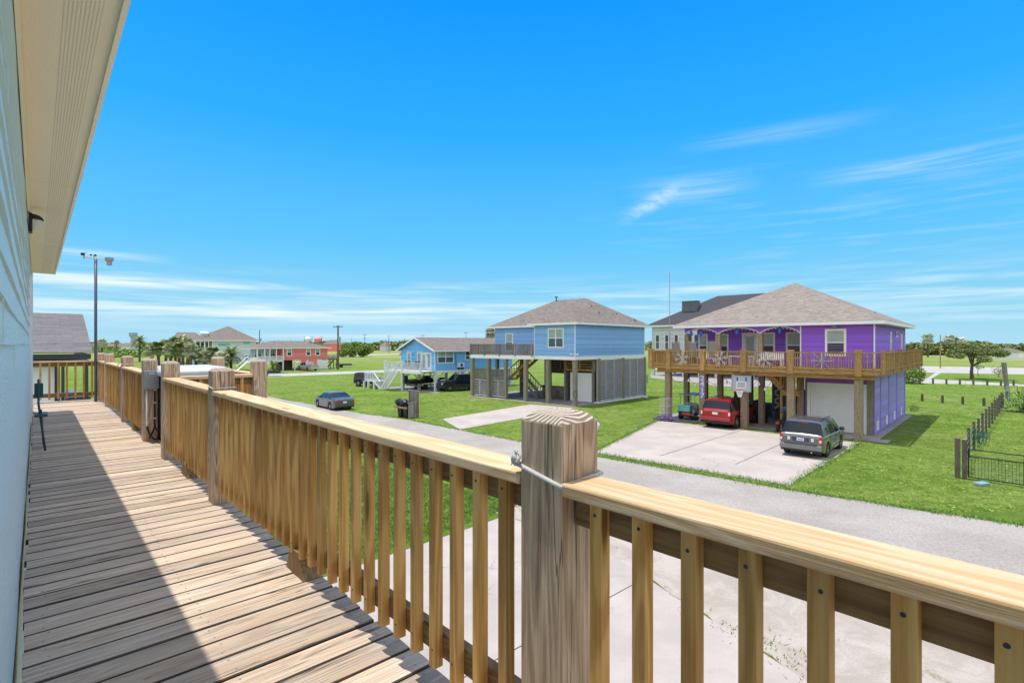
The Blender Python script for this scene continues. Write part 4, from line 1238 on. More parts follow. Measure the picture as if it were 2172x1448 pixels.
# enclosed ground floor room with the roll-up door
m = MB()
laps(m, 'F', -3.7, -.36, 3.05, 3.95, .0, .3, .008)
m.build('door_header', M['purpleband'], P)
m = MB()
for (a, b) in ((0.02, 2.05), (2.15, 5.1), (5.2, 8.5), (8.6, 12.5)): laps(m, 'R', a, b, .12, zf - .22, 0, .24, .010)
m.box(-3.7, -.01, .3, 12.4, zf - .5, zf - .23)
m.box(-.2, -.02, .05, 12.4, .05, zf - .23); m.box(-3.75, -3.6, .1, 12.4, .02, zf - .23); m.box(-3.7, -.02, 12.2, 12.45, .02, zf - .23)
m.build('storage_wall', M['lavender'], P)
for y in (.0, 2.1, 5.15, 8.55, 12.5):
    m = MB(); m.box(-.01, .045, y - .05, y + .05, .08, zf - .22); m.build('batten', M['lavender'], P)
m = MB()
z = .05
while z < 2.92:
    m.box(-3.42, -.5, .03, .085, z, z + .05); m.box(-3.42, -.5, .065, .10, z + .05, z + .075); z += .075
m.build('rollup_door', M['galv2'] if 'galv2' in M else M['white'], P)
m = MB(); m.box(-3.60, -3.43, -.04, .1, .02, 3.05); m.build('door_jamb', M['white'], P)
m = MB(); m.box(-.49, -.36, -.04, .1, .02, 3.05); m.build('door_jamb', M['white'], P)
m = MB(); m.box(-3.42, -.5, -.04, .1, 2.93, 3.05); m.build('door_jamb', M['white'], P)
for y in (1.0, 4.3, 7.4, 10.6):
    m = MB()
    m.box(.012, .05, y - .22, y + .22, .25, .31); m.box(.012, .05, y - .22, y + .22, .74, .8); m.box(.012, .05, y - .22, y - .15, .31, .74); m.box(.012, .05, y + .15, y + .22, .31, .74)
    f = m.build('flood_vent', M['white'], P); m = MB(); m.box(.0, .03, y - .15, y + .15, .31, .74)
    m.build('vent_screen', M['greyhouse'], f)
m = MB(); m.box(-.35, -.02, -.10, .20, 0, zf - .2, 2); m.build('piling', M['pilegrey'], P)
# wraparound deck
DX0, DX1, DY0 = -13.3, .92, -2.95
m = MB()
n = 22
for k in range(n):
    y = DY0 + (2.9 * k / n); m.box(DX0, DX1, y, y + 2.9 / n - .012, zf - .06, zf - .02, 0)
m.box(.06, DX1, -.04, 13.9, zf - .06, zf - .021, 1); m.box(WX, -3.9, .1, 2.2, zf - .06, zf - .022, 0)
m.build('deck_floor', M['rusty'], P)
m = MB(); m.box(DX0 + .5, DX1 - .45, -2.70, -2.60, zf - .56, zf - .07, 0); m.build('front_beam', M['rusty'], P)
m = MB(); m.box(DX0, DX1, DY0 - .03, DY0 + .02, zf - .30, zf - .065, 0); m.build('rim_board', M['rusty'], P)
m = MB(); m.box(DX1 - .05, DX1, DY0 + .03, 13.9, zf - .30, zf - .065, 1); m.build('rim_board', M['rusty'], P)
m = MB()
x = DX0 + .4
while x < DX1 - .1: m.box(x, x + .05, DY0 + .1, 0 if x > -4 else 2.2, zf - .29, zf - .066, 1); x += .6
m.build('joists', M['rusty'], P)
ppx = [DX0 + .12, -11.77, -9.27, -6.55, -3.78, -.27]
m = MB(); rail_line(m, (DX0, DY0 - .05), (DX1, DY0 - .05), zf - .06, 1.06, .125, .045, cap=.06)
m.build('front_railing', M['rusty'], P)
m = MB(); rail_line(m, (DX1 + .02, DY0), (DX1 + .02, 13.9), zf - .06, 1.06, .14, .05, cap=.06); m.build('side_railing', M['rusty'], P)
m = MB(); rail_line(m, (DX0 - .02, DY0), (DX0 - .02, 2.2), zf - .06, 1.06, .14, .05, cap=.06); m.build('side_railing', M['rusty'], P)
for x in ppx:
    m = MB(); m.box(x - .17, x + .17, DY0 - .1, DY0 + .22, zf - .35, zf + 1.13, 2); m.build('rail_post', M['rusty'], P)
for y in (DY0, .2, 3.1, 6.0, 8.6, 11.2, 13.8):
    m = MB(); m.box(DX1 - .12, DX1 + .06, y - .09, y + .09, zf - .25, zf + 1.12, 2); m.build('rail_post', M['rusty'], P)
pil = [-13.35, -10.9, -8.35, -5.1, -.62]
for i, L in enumerate((0, 3.53, 6.32, 9.12, 11.7)):
    x0 = (19.7 - PO[0]) * NX[0] + (29.4 - PO[1]) * NX[1]; y0 = (19.7 - PO[0]) * NY[0] + (29.4 - PO[1]) * NY[1]
    x = x0 - L
    m = MB(); m.box(x - .2, x + .2, y0 + .02, y0 + .40, 0, zf - .57, 2); m.build('piling', M['pile'], P)
PX0, PY0 = x0, y0
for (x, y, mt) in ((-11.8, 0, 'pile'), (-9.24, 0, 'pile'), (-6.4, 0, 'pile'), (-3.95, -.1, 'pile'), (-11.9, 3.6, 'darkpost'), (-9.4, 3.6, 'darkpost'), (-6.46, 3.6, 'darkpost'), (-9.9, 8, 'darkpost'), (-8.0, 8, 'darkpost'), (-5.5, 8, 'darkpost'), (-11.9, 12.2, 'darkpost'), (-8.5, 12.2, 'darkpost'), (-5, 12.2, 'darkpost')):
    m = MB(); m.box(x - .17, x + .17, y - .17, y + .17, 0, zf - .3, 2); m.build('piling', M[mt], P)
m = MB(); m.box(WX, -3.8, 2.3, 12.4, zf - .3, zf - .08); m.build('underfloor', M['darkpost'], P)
# stair under the deck, with its railing
m = MB()
for y in (-.9, .2):
    m.bar((-6.1, y, 3.8), (-4.85, y, 2.65), .07, .34)
    for k in range(9): x = -6.0 + k * .14; z = 3.72 - k * .13; m.box(x, x + .05, y - .02, y + .02, z, min(z + .95, 3.75))
for k in range(8): m.box(-6.0 + k * .15, -5.8 + k * .15, -.9, .2, 3.6 - k * .138, 3.64 - k * .138)
m.box(-4.9, -3.8, -.9, .35, 2.42, 2.52); m.box(-4.95, -4.83, -.97, -.85, 0, 3.7, 2); m.bar((-4.9, -.92, 2.35), (-3.8, -.92, 2.35), .06, .34)
for k in range(9): m.box(-4.75 + k * .11, -4.71 + k * .11, -.97, -.93, 2.4, 3.7)
m.bar((-4.8, .3, 2.4), (-3.9, 2.2, .2), .08, .3)
m.build('staircase', M['rusty'], P)
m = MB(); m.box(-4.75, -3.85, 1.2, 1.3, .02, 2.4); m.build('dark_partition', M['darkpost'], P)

# house numbers 2417 running down the second front piling
tx = PX0 - 9.12
numm = paint('white_numerals', (.62, .60, .68), .5, .05)
font_h = .62
nums = thing('house_number', 'purple edged white digits 2417 running down a wooden piling', 'house number', nl(PO, tx + .06, PY0 - .0) + (3.0,), A_NEI)
for i, ch in enumerate('2417'):
    cu = bpy.data.curves.new('digit', 'FONT'); cu.body = ch; cu.size = .50; cu.extrude = .012; cu.align_x = 'CENTER'
    for off, mt, nm2 in ((.0, M['white'], 'digit'),):
        tmp = bpy.data.objects.new('tmp', cu); col.objects.link(tmp)
        dg = bpy.context.evaluated_depsgraph_get(); me = bpy.data.meshes.new_from_object(tmp.evaluated_get(dg))
        bpy.data.objects.remove(tmp)
        for v in me.vertices: v.co = Vector((v.co.x * 1.25, -v.co.z, v.co.y))
        me.materials.clear(); me.materials.append(mt)
        o = bpy.data.objects.new('digit', me); col.objects.link(o); o.parent = nums; o.location = (-.02, -.03, -i * .40)
m = MB()
for i in range(4): m.box(-.15, .13, -.012, .0, -i * .40 - .04, -i * .40 + .36)
m.build('backing', M['lavender'], nums)

# basketball hoop on the third piling
bx = PX0 - 6.32
bh = thing('basketball_hoop', 'clear basketball backboard with red rim fixed to a piling', 'basketball hoop', nl(PO, bx, PY0) + (0,), A_NEI)
m = MB()
for a, b, c, d in ((-.62, .62, 2.42, 2.48), (-.62, .62, 3.42, 3.48), (-.62, -.56, 2.48, 3.42), (.56, .62, 2.48, 3.42)): m.box(a, b, -.40, -.34, c, d)
m.build('frame', M['galv'], bh)
m = MB(); m.box(-.56, .56, -.38, -.36, 2.48, 3.42); m.build('backboard', paint('acrylic_board', (.42, .44, .47), .2, .05), bh)
m = MB()
for a, b, c, d in ((-.3, .3, 2.62, 2.66), (-.3, .3, 3.04, 3.08), (-.3, -.26, 2.66, 3.04), (.26, .3, 2.66, 3.04)): m.box(a, b, -.395, -.381, c, d)
m.build('target_square', M['white'], bh)
m = MB()
for x in (-.3, .26): m.box(x, x + .09, -.395, -.381, 3.12, 3.36)
m.build('blue_stripe', paint('blue_stripe', (.04, .06, .45), .5, .05), bh)
m = MB(); m.tube([(.23 * math.cos(k * .3142), -.66 + .23 * math.sin(k * .3142), 2.55) for k in range(21)], .014, 6); m.build('rim', paint('red_rim', (.55, .07, .05), .4, .1), bh)
m = MB()
for k in range(12):
    a = k * .5236; m.tube([(.23 * math.cos(a), -.66 + .23 * math.sin(a), 2.55), (.17 * math.cos(a + .3), -.66 + .17 * math.sin(a + .3), 2.35), (.10 * math.cos(a), -.66 + .10 * math.sin(a), 2.10)], .010, 4)
    m.tube([(.23 * math.cos(a), -.66 + .23 * math.sin(a), 2.55), (.17 * math.cos(a - .3), -.66 + .17 * math.sin(a - .3), 2.35), (.10 * math.cos(a), -.66 + .10 * math.sin(a), 2.10)], .010, 4)
m.build('net', M['white'], bh)
m = MB(); m.box(-.12, .12, -.34, .0, 2.8, 3.1); m.build('bracket', M['darkmetal'], bh)

# wooden snowflake ornaments on the deck railing
def snowflake(kind):
    m = MB(); 
    if kind == 0:
        for k in range(3):
            a = k * math.pi / 3 + .26; c, s = math.cos(a), math.sin(a)
            m.bar((-.48 * c, 0, -.44 * s), (.48 * c, 0, .44 * s), .035, .06, up=(0, 1, 0))
        for k in range(6):
            a = k * math.pi / 3 + .26
            for q in (.26, .40):
                for sg in (-1, 1):
                    b = a + sg * .75
                    m.bar((q * math.cos(a), -.005, q * math.sin(a)), (q * math.cos(a) + .15 * math.cos(b), -.005, q * math.sin(a) + .15 * math.sin(b)), .035, .05, up=(0, 1, 0))
    else:
        for sg in (-1, 1):
            for o in (-.3, 0, .3):
                r_ = .40 - abs(o) * .45
                m.bar((-r_ + o * .5, 0, -sg * r_ - sg * o * -.5), (r_ + o * .5, 0, sg * r_ + sg * o * .5), .035, .055, up=(0, 1, 0))
        m.bar((-.55, .01, 0), (.55, .01, 0), .03, .05, up=(0, 1, 0)); m.bar((0, .01, -.46), (0, .01, .46), .03, .05, up=(1, 0, 0))
    return m
sf = paint('bleached_wood', (.50, .47, .42), .7, .15, 6)
labs = ['twig like wooden snowflake on the deck railing, leftmost, by the white string light post', 'wooden snowflake on the railing directly above the digits and the red car', 'wooden snowflake on the railing right of the basketball backboard post', 'square lattice snowflake on the railing below the front bedroom window']
for i, x in enumerate((-14.1, -11.65, -9.25, -6.2 + 0)):
    xx = (-10.7, -8.0, -5.2, -2.06)[i]
    o = snowflake(1 if i == 3 else 0).build('snowflake_ornament', sf, None, loc=nl(PO, xx, DY0 - .14) + (zf + .48,), rz=R(A_NEI))
    tag(o, labs[i], 'ornament', 'wooden snowflakes on the deck railing')
# blue bulb ornaments hanging under the arches
ob = paint('blue_glass_bulb', (.01, .14, .75), .2, .1)
for i, (x, z) in enumerate(((-11.35, 6.34), (-10.6, 6.36), (-8.0, 6.42), (-5.2, 6.46))):
    o = thing('bulb_ornament', ['big blue bulb ornament under the far left arch', 'big blue bulb ornament second from the left, near the far left one', 'big blue bulb ornament above the porch door', 'big blue bulb ornament above the right porch window'][i], 'ornament', nl(PO, x, -.2) + (z,), A_NEI, 'blue bulb ornaments under the porch arches')
    m = MB(); m.lathe((0, 0, -.26), [(.001, 0), (.07, .06), (.12, .17), (.11, .27), (.06, .36), (.04, .40)], 12); m.build('bulb', ob, o, smooth=True)
    m = MB(); m.tube([(0, 0, .13), (0, 0, .22)], .045, 8); m.tube([(0, 0, .22), (0, 0, .33)], .008, 4); m.build('hook', M['darkmetal'], o)
# little string of dark bulbs along the arch bays and porch details
m = MB()
for (xa, xb) in bays:
    for k in range(11):
        t = (k + .5) / 11; x = xa + (xb - xa) * t; z = zeP - .66 + .36 * (1 - (2 * t - 1) ** 2) ** .8
        m.ball((x, -.08, z), .035, 5)
o = m.build('string_lights', M['white'], None, loc=PO + (0,), rz=R(A_NEI)); tag(o, 'tiny white bulbs strung along the purple porch arches', 'string lights')
# white globe lights hung below the deck
m = MB(); prev = None
xs = [PX0 - 11.7, PX0 - 10.4, PX0 - 9.12, PX0 - 7.7, PX0 - 6.6, PX0 - 5.6, PX0 - 4.7]
for i in range(len(xs) - 1):
    a, b = xs[i], xs[i + 1]
    m.tube([(a + (b - a) * k / 8, PY0 + .5, 3.2 - .45 * (1 - (k / 4 - 1) ** 2)) for k in range(9)], .012, 4)
wire = m.build('wire', M['black'])
wire.name = 'globe_string_lights'; wire.location = PO + (0,); wire.rotation_euler = (0, 0, R(A_NEI))
tag(wire, 'wire with white teardrop globes sagging between the pilings under the purple deck', 'string lights')
for i in range(len(xs) - 1):
    for t in (.08, .5):
        x = xs[i] + (xs[i + 1] - xs[i]) * t; z = 3.2 - .45 * (1 - (t * 2 - 1) ** 2)
        m = MB(); m.lathe((x, PY0 + .5, z - .26), [(.001, 0), (.07, .04), (.09, .10), (.05, .19), (.02, .25)], 8); m.build('globe', M['bulb'], wire, smooth=True)

# deck chairs and a stand seen over the railing
def patio_chair():
    c = thing('patio_chair', 'x', 'chair', (0, 0, 0), A_NEI, 'chairs on the purple house deck')
    fm = paint('grey_sling', (.30, .28, .27), .6, .1)
    m = MB(); m.box(-.28, .28, -.25, .25, .42, .46); m.build('seat', fm, c)
    m = MB(); m.bar((0, -.24, .45), (0, -.42, 1.28), .56, .025, up=(0, 1, 0)); m.build('backrest', fm, c)
    m = MB()
    for x in (-.3, .3): m.bar((x, -.23, .40), (x, -.46, 1.33), .04, .04); m.bar((x, .25, .65), (x, -.3, .68), .05, .03)
    m.bar((-.3, -.46, 1.33), (.3, -.46, 1.33), .04, .04); m.build('frame', M['galv'], c)
    for x in (-.3, .3):
        for y in (-.25, .25):
            m = MB(); m.box(x - .018, x + .018, y - .018, y + .018, 0, .45); m.build('leg', M['galv'], c)
    return c
pc = patio_chair()
CH = [(-11.9, 'grey sling chair at the left end of the purple deck, beside the first porch post'), (-10.6, 'grey sling chair on the purple deck, second from the left end'), (-9.2, 'grey sling chair on the purple deck, third from the left end')]
for i, (x, lab) in enumerate(CH):
    p = nl(PO, x, -1.2)
    if i == 0: pc.location = p + (zf - .02,); pc['label'] = lab; pc.scale = (.95, .95, 1.24)
    else: dup(pc, None, lab, p + (zf - .02 - (.3 if i == 3 else 0) * 0,), R(A_NEI + (i - 1.5) * 9))
gt = thing('outdoor_table', 'low white table on the purple deck behind the railing', 'table', nl(PO, -7.3, -1.4) + (zf - .02,), A_NEI)
m = MB(); m.box(-.8, .8, -.35, .35, .62, .67); m.build('table_top', M['whitewood'], gt)
for x in (-.7, .7):
    for y in (-.28, .28): m = MB(); m.box(x - .04, x + .04, y - .04, y + .04, 0, .62); m.build('leg', M['whitewood'], gt)
for i, (x, lab) in enumerate(((-5.6, 'pale bench seat on the purple deck between the door and the right window'), (-9.9, 'pale bench seat on the purple deck left of the door'))):
    bn = thing('deck_bench', lab, 'bench', nl(PO, x, -.7) + (zf - .02,), A_NEI)
    m = MB(); m.box(-.75, .75, -.2, .25, .42, .48); m.build('seat', M['whitewood'], bn)
    m = MB(); m.box(-.75, .75, .22, .26, .5, .9); m.build('backrest', M['whitewood'], bn)
    for xx in (-.7, .66): m = MB(); m.box(xx, xx + .05, -.2, .25, 0, .42); m.build('leg', M['whitewood'], bn)

# antenna pole in front of the left end
an = thing('antenna_pole', 'very tall thin pole rising past the purple house eave', 'pole', nl(PO, PX0 - 11.75, PY0 + .48) + (0,), A_NEI)
m = MB(); m.tube([(0, 0, 0), (0, 0, 6.5)], .045, 8); m.build('mast', M['galv'], an)
m = MB(); m.tube([(0, 0, 6.5), (0, 0, 10.75)], .022, 6); m.build('whip', M['galv'], an)
m = MB(); m.tube([(-.02, -.4, 3.1), (.05, -.2, 3.12)], .02, 5); m.build('clamp', M['darkmetal'], an)

# ================================================================= grey house behind
CO = nl(PO, -6.0, 30.0)
g0 = gp(1382, 801)
# place the grey house so its left front corner meets the photographed slab corner
Cc = (24.8, 91.5)
C = thing('grey_house', 'light grey stilt house with dark slate roof behind the purple house', 'house', Cc + (0,), A_NEI)
EZ = 8.75
m = MB(); laps(m, 'F', 0, 17, 4.3, EZ, 0, .2); laps(m, 'L', 0, 13, 4.3, EZ, 0, .2); m.box(.01, 17, .01, 13, 4.3, EZ - .02); m.build('wall', M['greyhouse'], C)
m = MB(); hip(m, -.8, 17.8, -.8, 13.8, EZ + .05, 9, 17.0, 6.5, 6.5, 13.9); m.build('roof', M['roofG'], C)
eave(C, -.8, 17.8, -.8, 13.8, EZ + .04, .25)
for k in range(5): win(C, 'F', .7 + k * 1.75, 4.6, .8, 2.6, 0, 1, .1, low='glass', up='glass')
m = MB(); m.box(7.1, 7.3, -.12, -.02, 0.5, EZ - .2); m.build('downpipe', M['darkmetal'], C)
m = MB()
for k in range(12): m.box(4.5 + k * .2, 4.62 + k * .2, 2.3, 2.5, 11.2, 12.9)
m.box(4.5, 7.0, 2.5, 4.0, 10.2, 12.85); m.box(4.4, 7.1, 2.25, 4.1, 12.9, 13.0); m.build('chimney', M['chim'], C)
for k in range(7):
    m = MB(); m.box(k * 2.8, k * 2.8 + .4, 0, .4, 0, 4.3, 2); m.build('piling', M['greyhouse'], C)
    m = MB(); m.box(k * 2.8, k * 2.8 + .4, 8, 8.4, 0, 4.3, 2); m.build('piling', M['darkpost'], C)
m = MB(); m.box(2, 17, 9, 12.6, 0, 4.25); m.build('lower_wall', M['darkmetal'], C)
m = MB(); m.box(-.5, 17.3, -.5, 13.2, 0, .03); m.build('slab', M['slab'], C)

# ================================================================= bright blue gabled house on stilts
B = thing('gabled_house', 'bright blue raised house with a white front deck and brown gable roof', 'house', BO + (0,), A_NEI)
zb, zeB, zpB = 2.42, 4.92, 6.30
LB = 13.0
m = MB()
laps(m, 'F', -6.9, 0, zb, zeB, 0, .2); laps(m, 'R', 0, LB, zb, zeB, 0, .2)
laps(m, 'F', -6.9, 0, zeB, zpB, 0, .2, cut=lambda z: (-6.9 + (z - zeB) / (zpB - zeB) * 3.45, -(z - zeB) / (zpB - zeB) * 3.45))
m.box(-6.89, -.01, .01, LB, zb, zeB); m.build('wall', M['blueB'], B)
m = MB()
for sx, x in ((-1, -7.35), (1, .45)):
    a = [(x, -.5, zeB - .13), (x, LB + .5, zeB - .13), (-3.45, LB + .5, zpB + .06), (-3.45, -.5, zpB + .06)]
    if sx > 0: m.plane(a, th=.05)
    else: m.plane(a[::-1], th=.05)
m.build('roof', M['roofA'], B)
m = MB()
for x in (-7.35, .45): m.bar((x, -.52, zeB - .22), (-3.45, -.52, zpB - .03), .05, .18)
m.box(.44, .48, -.5, LB + .5, zeB - .3, zeB - .14); m.build('fascia', M['white'], B)
m = MB(); m.box(-.03, .05, -.05, .03, zb, zeB - .02); m.build('corner_trim', M['white'], B)
m = MB(); m.box(-6.95, -6.87, -.05, .03, zb, zeB - .1); m.build('corner_trim', M['white'], B)
win(B, 'F', -5.55, 2.55, .85, 2.0, 0); win(B, 'F', -3.45, 2.55, .8, 2.0, 0)
door(B, 'F', -2.6, zb, .95, 2.1, 0); door(B, 'F', -1.6, zb, .95, 2.1, 0)
win(B, 'R', .35, 3.25, 2.45, 1.5, 0, 2); win(B, 'R', 4.6, 3.55, .95, 1.15, 0, 1, up='glass')
for x in (-6.7, -4.2, -1.05): barn_lamp(B, x, 0, 4.2)
m = MB(); m.box(.02, .32, 3.4, 4.25, 2.72, 3.25); m.build('air_conditioner', M['white'], B)
m = MB(); m.disc((.33, 3.82, 2.98), (1, 0, 0), .20, .02); m.box(.0, .3, 3.45, 3.5, 2.45, 2.7); m.box(0, .3, 4.1, 4.15, 2.45, 2.7); m.box(.02, .06, 3.1, 3.15, 2.9, 4.4); m.build('fan_grille', M['black'], B)
m = MB()
for k in range(12): m.box(-7.3, .2, -2.1 + k * .175, -1.94 + k * .175, zb - .06, zb - .02, 0)
m.build('deck_floor', M['whitewood'], B)
m = MB(); m.box(-7.35, .25, -2.16, -2.11, zb - .32, zb - .02, 0); m.box(.0, .05, 0.05, LB, zb - .3, zb - .02); m.box(-6.9, .0, -.01, .05, zb - .3, zb - .02); m.build('rim_board', M['white'], B)
m = MB(); rail_line(m, (-7.3, -2.1), (.2, -2.1), zb, .98, .18, .05)
for x in (-7.3, -3.6, .15): m.box(x - .08, x + .08, -2.2, -2.02, 0 if x < -1 else zb - .3, zb + 1.1, 2)
m.build('deck_railing', M['whitewood'], B)
for i, x in enumerate((-5.0, -4.3, -2.9, -2.2)):
    m = MB(); m.box(x, x + .5, -1.2, -.75, zb + .42, zb + .46); m.box(x, x + .5, -.79, -.75, zb + .46, zb + 1.05)
    for a_ in (0, .46): m.box(x + a_, x + a_ + .04, -1.2, -1.16, zb, zb + .42); m.box(x + a_, x + a_ + .04, -.8, -.76, zb, zb + .42)
    o = m.build('deck_chair', M['darkmetal'], None, loc=BO + (0,), rz=R(A_NEI))
    tag(o, ['dark chair on the white deck, farthest left', 'dark chair on the white deck, second from the left', 'dark chair on the white deck just left of the glass doors', 'dark chair on the white deck right in front of the glass doors'][i], 'chair', 'dark chairs on the white deck')
for x in (-6.8, -3.4, -.15):
    for y in (.2, 4.4, 8.6, 12.8):
        m = MB(); m.box(x - .14, x + .14, y - .14, y + .14, 0, zb - .3, 2); m.build('piling', M['whitewood'], B)
br = []
for y in (.2, 4.4, 8.6):
    br += [((-.1, y + .2, 1.4), (-.1, y + 1.1, zb - .32)), ((-.1, y + 4.0, 1.4), (-.1, y + 3.1, zb - .32)), ((-6.7, y + .2, 1.2), (-6.7, y + 1.3, zb - .32))]
for x in (-6.8, -3.4): br += [((x + .2, .2, 1.3), (x + 1.2, .2, zb - .32)), ((x + 3.1, .2, 1.3), (x + 2.1, .2, zb - .32))]
for a_, b_ in br: m = MB(); m.bar(a_, b_, .06, .14); m.build('brace', M['whitewood'], B)
m = MB(); m.box(-.3, -.1, 9, 12.8, 0, zb - .3); m.build('skirt', M['blueB'], B)
# white stairs and landing left of it
m = MB()
for y in (-2.1, -1.0):
    m.bar((-7.4, y, 0.1), (-4.6, y, 2.3), .06, .26) if False else None
for k in range(9): z = .2 + k * .26; m.box(-5.6 - .28 * (8 - k) + 1.4, -5.32 - .28 * (8 - k) + 1.4, -3.2, -2.25, z, z + .05)
for y in (-3.22, -2.25):
    m.bar((-6.5, y, .1), (-4.2, y, 2.3), .06, .28); m.bar((-6.5, y, 1.05), (-4.2, y, 3.25), .1, .08)
    for k in range(10): m.box(-6.5 + k * .25, -6.45 + k * .25, y - .03, y + .03, .15 + k * .24, 1.05 + k * .24)
m.build('front_stairs', M['whitewood'], B)
m = MB()
m.box(-10.3, -8.0, -3.2, -1.2, .88, .96)
rail_line(m, (-10.3, -3.2), (-8.0, -3.2), .96, .95, .2, .05); rail_line(m, (-10.3, -3.2), (-10.3, -1.2), .96, .95, .2, .05)
for x in (-10.3, -9.3, -8.0): m.box(x - .1, x + .1, -3.3, -3.1, 0, .9, 2)
m.bar((-8.0, -3.2, 1.9), (-6.6, -3.2, .95), .1, .09); m.bar((-8.0, -3.2, .9), (-6.6, -3.2, .1), .07, .25)
for k in range(6): m.box(-8.0 + k * .24, -7.93 + k * .24, -3.23, -3.17, .8 - k * .14, 1.85 - k * .16)
m.build('side_landing', M['whitewood'], B)

# ================================================================= coral house
KO = (-39.6, 116.9)                                   # right front corner of its long wall
K = thing('coral_house', 'coral pink stilt house with white porch and low brown hip roof', 'house', (-41.2, 115.2, 0), 46.05)
# local x runs along the wall to the right and away, local y away from the viewer's right
zk, zeK = 2.15, 4.75
m = MB(); laps(m, 'F', -9.8, 0, zk - .0, zeK, 0, .3, .006); m.box(-9.79, 0, .01, 8, zk, zeK - .02); m.build('wall', M['pink'], K)
m = MB(); hip(m, -15.6, .7, -.7, 8.7, zeK, -10.5, -4, 4, 4, 6.25); m.build('roof', M['roofA'], K); eave(K, -15.6, .7, -.7, 8.7, zeK, .16)
for x in (-9.0, -4.9, -2.8): win(K, 'F', x, 3.0, 1.1, 1.6, 0, 1, .16)
m = MB(); m.box(-4.5, -2.3, .02, .3, 0, zk); m.box(-6.2, -4.6, .02, .3, 0, zk); m.build('lower_wall', M['pink'], K)
m = MB()
for k in range(20): m.box(-2.2, .0, .02, .08 + .02 * (k % 2), .05 + k * .1, .14 + k * .1)
m.build('garage_door', M['white'], K)
for x in (-9.8, -7.3, -6.2, -4.6, -2.3, -.1):
    m = MB(); m.box(x - .1, x + .14, -.08, .15, 0, zk, 2); m.build('piling', M['white'], K)
m = MB(); m.box(-9.8, -6.3, 3.5, 3.8, 0, zk); m.build('dark_partition', M['darkpost'], K)
m = MB(); m.box(-15.2, -9.8, -.5, 6, zk - .25, zk); m.build('porch_floor', M['whitewood'], K)
m = MB(); rail_line(m, (-15.2, -.5), (-9.8, -.5), zk, .95, .17, .07); m.build('porch_railing', M['white'], K)
for x in (-15.1, -13.6, -12.6, -11.3, -9.9):
    m = MB(); m.box(x - .08, x + .08, -.5, -.35, 0 if x in (-15.1, -9.9) else zk, zeK - .1, 2); m.build('porch_post', M['white'], K)
m = MB(); m.box(-15, -9.8, 3.5, 3.6, zk, zeK - .1); m.build('porch_wall', M['pale'], K)
door(K, 'F', -12.4, zk, 1.0, 2.1, 3.5); win(K, 'F', -14.2, 2.6, 1.4, 1.7, 3.5, 2); win(K, 'F', -11.2, 2.6, 1.2, 1.7, 3.5, 2)
m = MB(); m.box(.2, 2.8, 1, 3.2, zk - .2, zk - .05); rail_line(m, (.2, 1), (2.8, 1), zk - .05, 1.0, .14, .06); m.bar((.1, .6, .1), (2.0, .9, zk - .1), .1, .3); m.bar((.1, .5, 1.0), (2.0, .8, zk + .8), .1, .1)
for x in (1.2, 2.0, 2.75): m.box(x - .08, x + .08, 1, 1.15, 0, zk, 2)
m.build('side_stairs', M['darkpost'], K)
m = MB()
rail_line(m, (-17.4, -2.0), (-15.3, -.6), zk - .2, .95, .2, .07); m.bar((-20, -3.6, .4), (-17.4, -2.0, zk), .25, .1); m.bar((-20, -3.6, 1.3), (-17.4, -2.0, zk + .9), .1, .1); m.box(-17.5, -15.2, -2.2, 0, zk - .35, zk - .22)
m.build('porch_stairs', M['white'], K)

# ================================================================= pale two storey house
Q = thing('pale_house', 'large pale grey green house with steep grey roof behind the palms', 'house', (-84.7, 146.0, 0), 38)
zq = 6.65
m = MB(); laps(m, 'F', 0, 11.3, 1, zq, 0, .3, .01); m.box(.01, 11.3, .01, 14, 0, zq - .02); m.build('wall', M['pale'], Q)
m = MB(); hip(m, -4.9, 12.0, -.8, 14.4, zq, 5.0, 5.1, 6.8, 6.8, 10.9); m.build('roof', M['roofA'], Q)
m = MB(); hip(m, -8.6, -1, 5, 15, 6.9, -7.5, -3, 10, 10, 9.0); m.build('rear_roof', M['roofA'], Q)
eave(Q, -4.9, 12.0, -.8, 14.4, zq, .25)
m = MB(); m.box(-4.2, 0, 1.5, 14, 0, zq - .05); m.build('porch_wall', M['pale'], Q)
m = MB()
for x in (-4.2, -3.1, -2.1, -1.1, -.1): m.box(x, x + .22, -.2, .05, 0, zq - .2, 2)
m.box(-4.4, 0, -.3, 1.5, 3.3, 3.6); rail_line(m, (-4.4, -.25), (0, -.25), 3.6, 1.0, .25, .08); m.build('porch', M['white'], Q)
for x in (-3.9, -2.8, -1.5): win(Q, 'F', x, 3.9, 1.1, 2.2, 1.5, 1, .1, up='glass')
m = MB()
TEAL = paint('teal_stripes', (.10, .42, .42), .5, .1)
sq = MB()
for k in range(7): sq.box(1.5 + k * .42, 1.8 + k * .42, -.06, .0, 5.0, 5.75)
sq.build('wall_sign', TEAL, Q)
sq = MB(); sq.box(7.9, 9.6, -.05, 0, 5.6, 5.75); sq.box(7.9, 9.6, -.05, 0, 5.85, 6.0); sq.box(7.9, 9.6, -.05, 0, 6.1, 6.25); sq.build('gable_louvre', TEAL, Q)
win(Q, 'F', 8.3, .9, 1.8, 1.6, 0, 2)
m = MB(); m.box(-2.4, -.9, 1.4, 4.5, zq + .5, zq + 2.0); m.plane([(-2.6, 1.2, zq + 1.9), (-.7, 1.2, zq + 1.9), (-.7, 5, zq + 2.6), (-2.6, 5, zq + 2.6)], th=.1); m.build('dormer', M['pale'], Q)
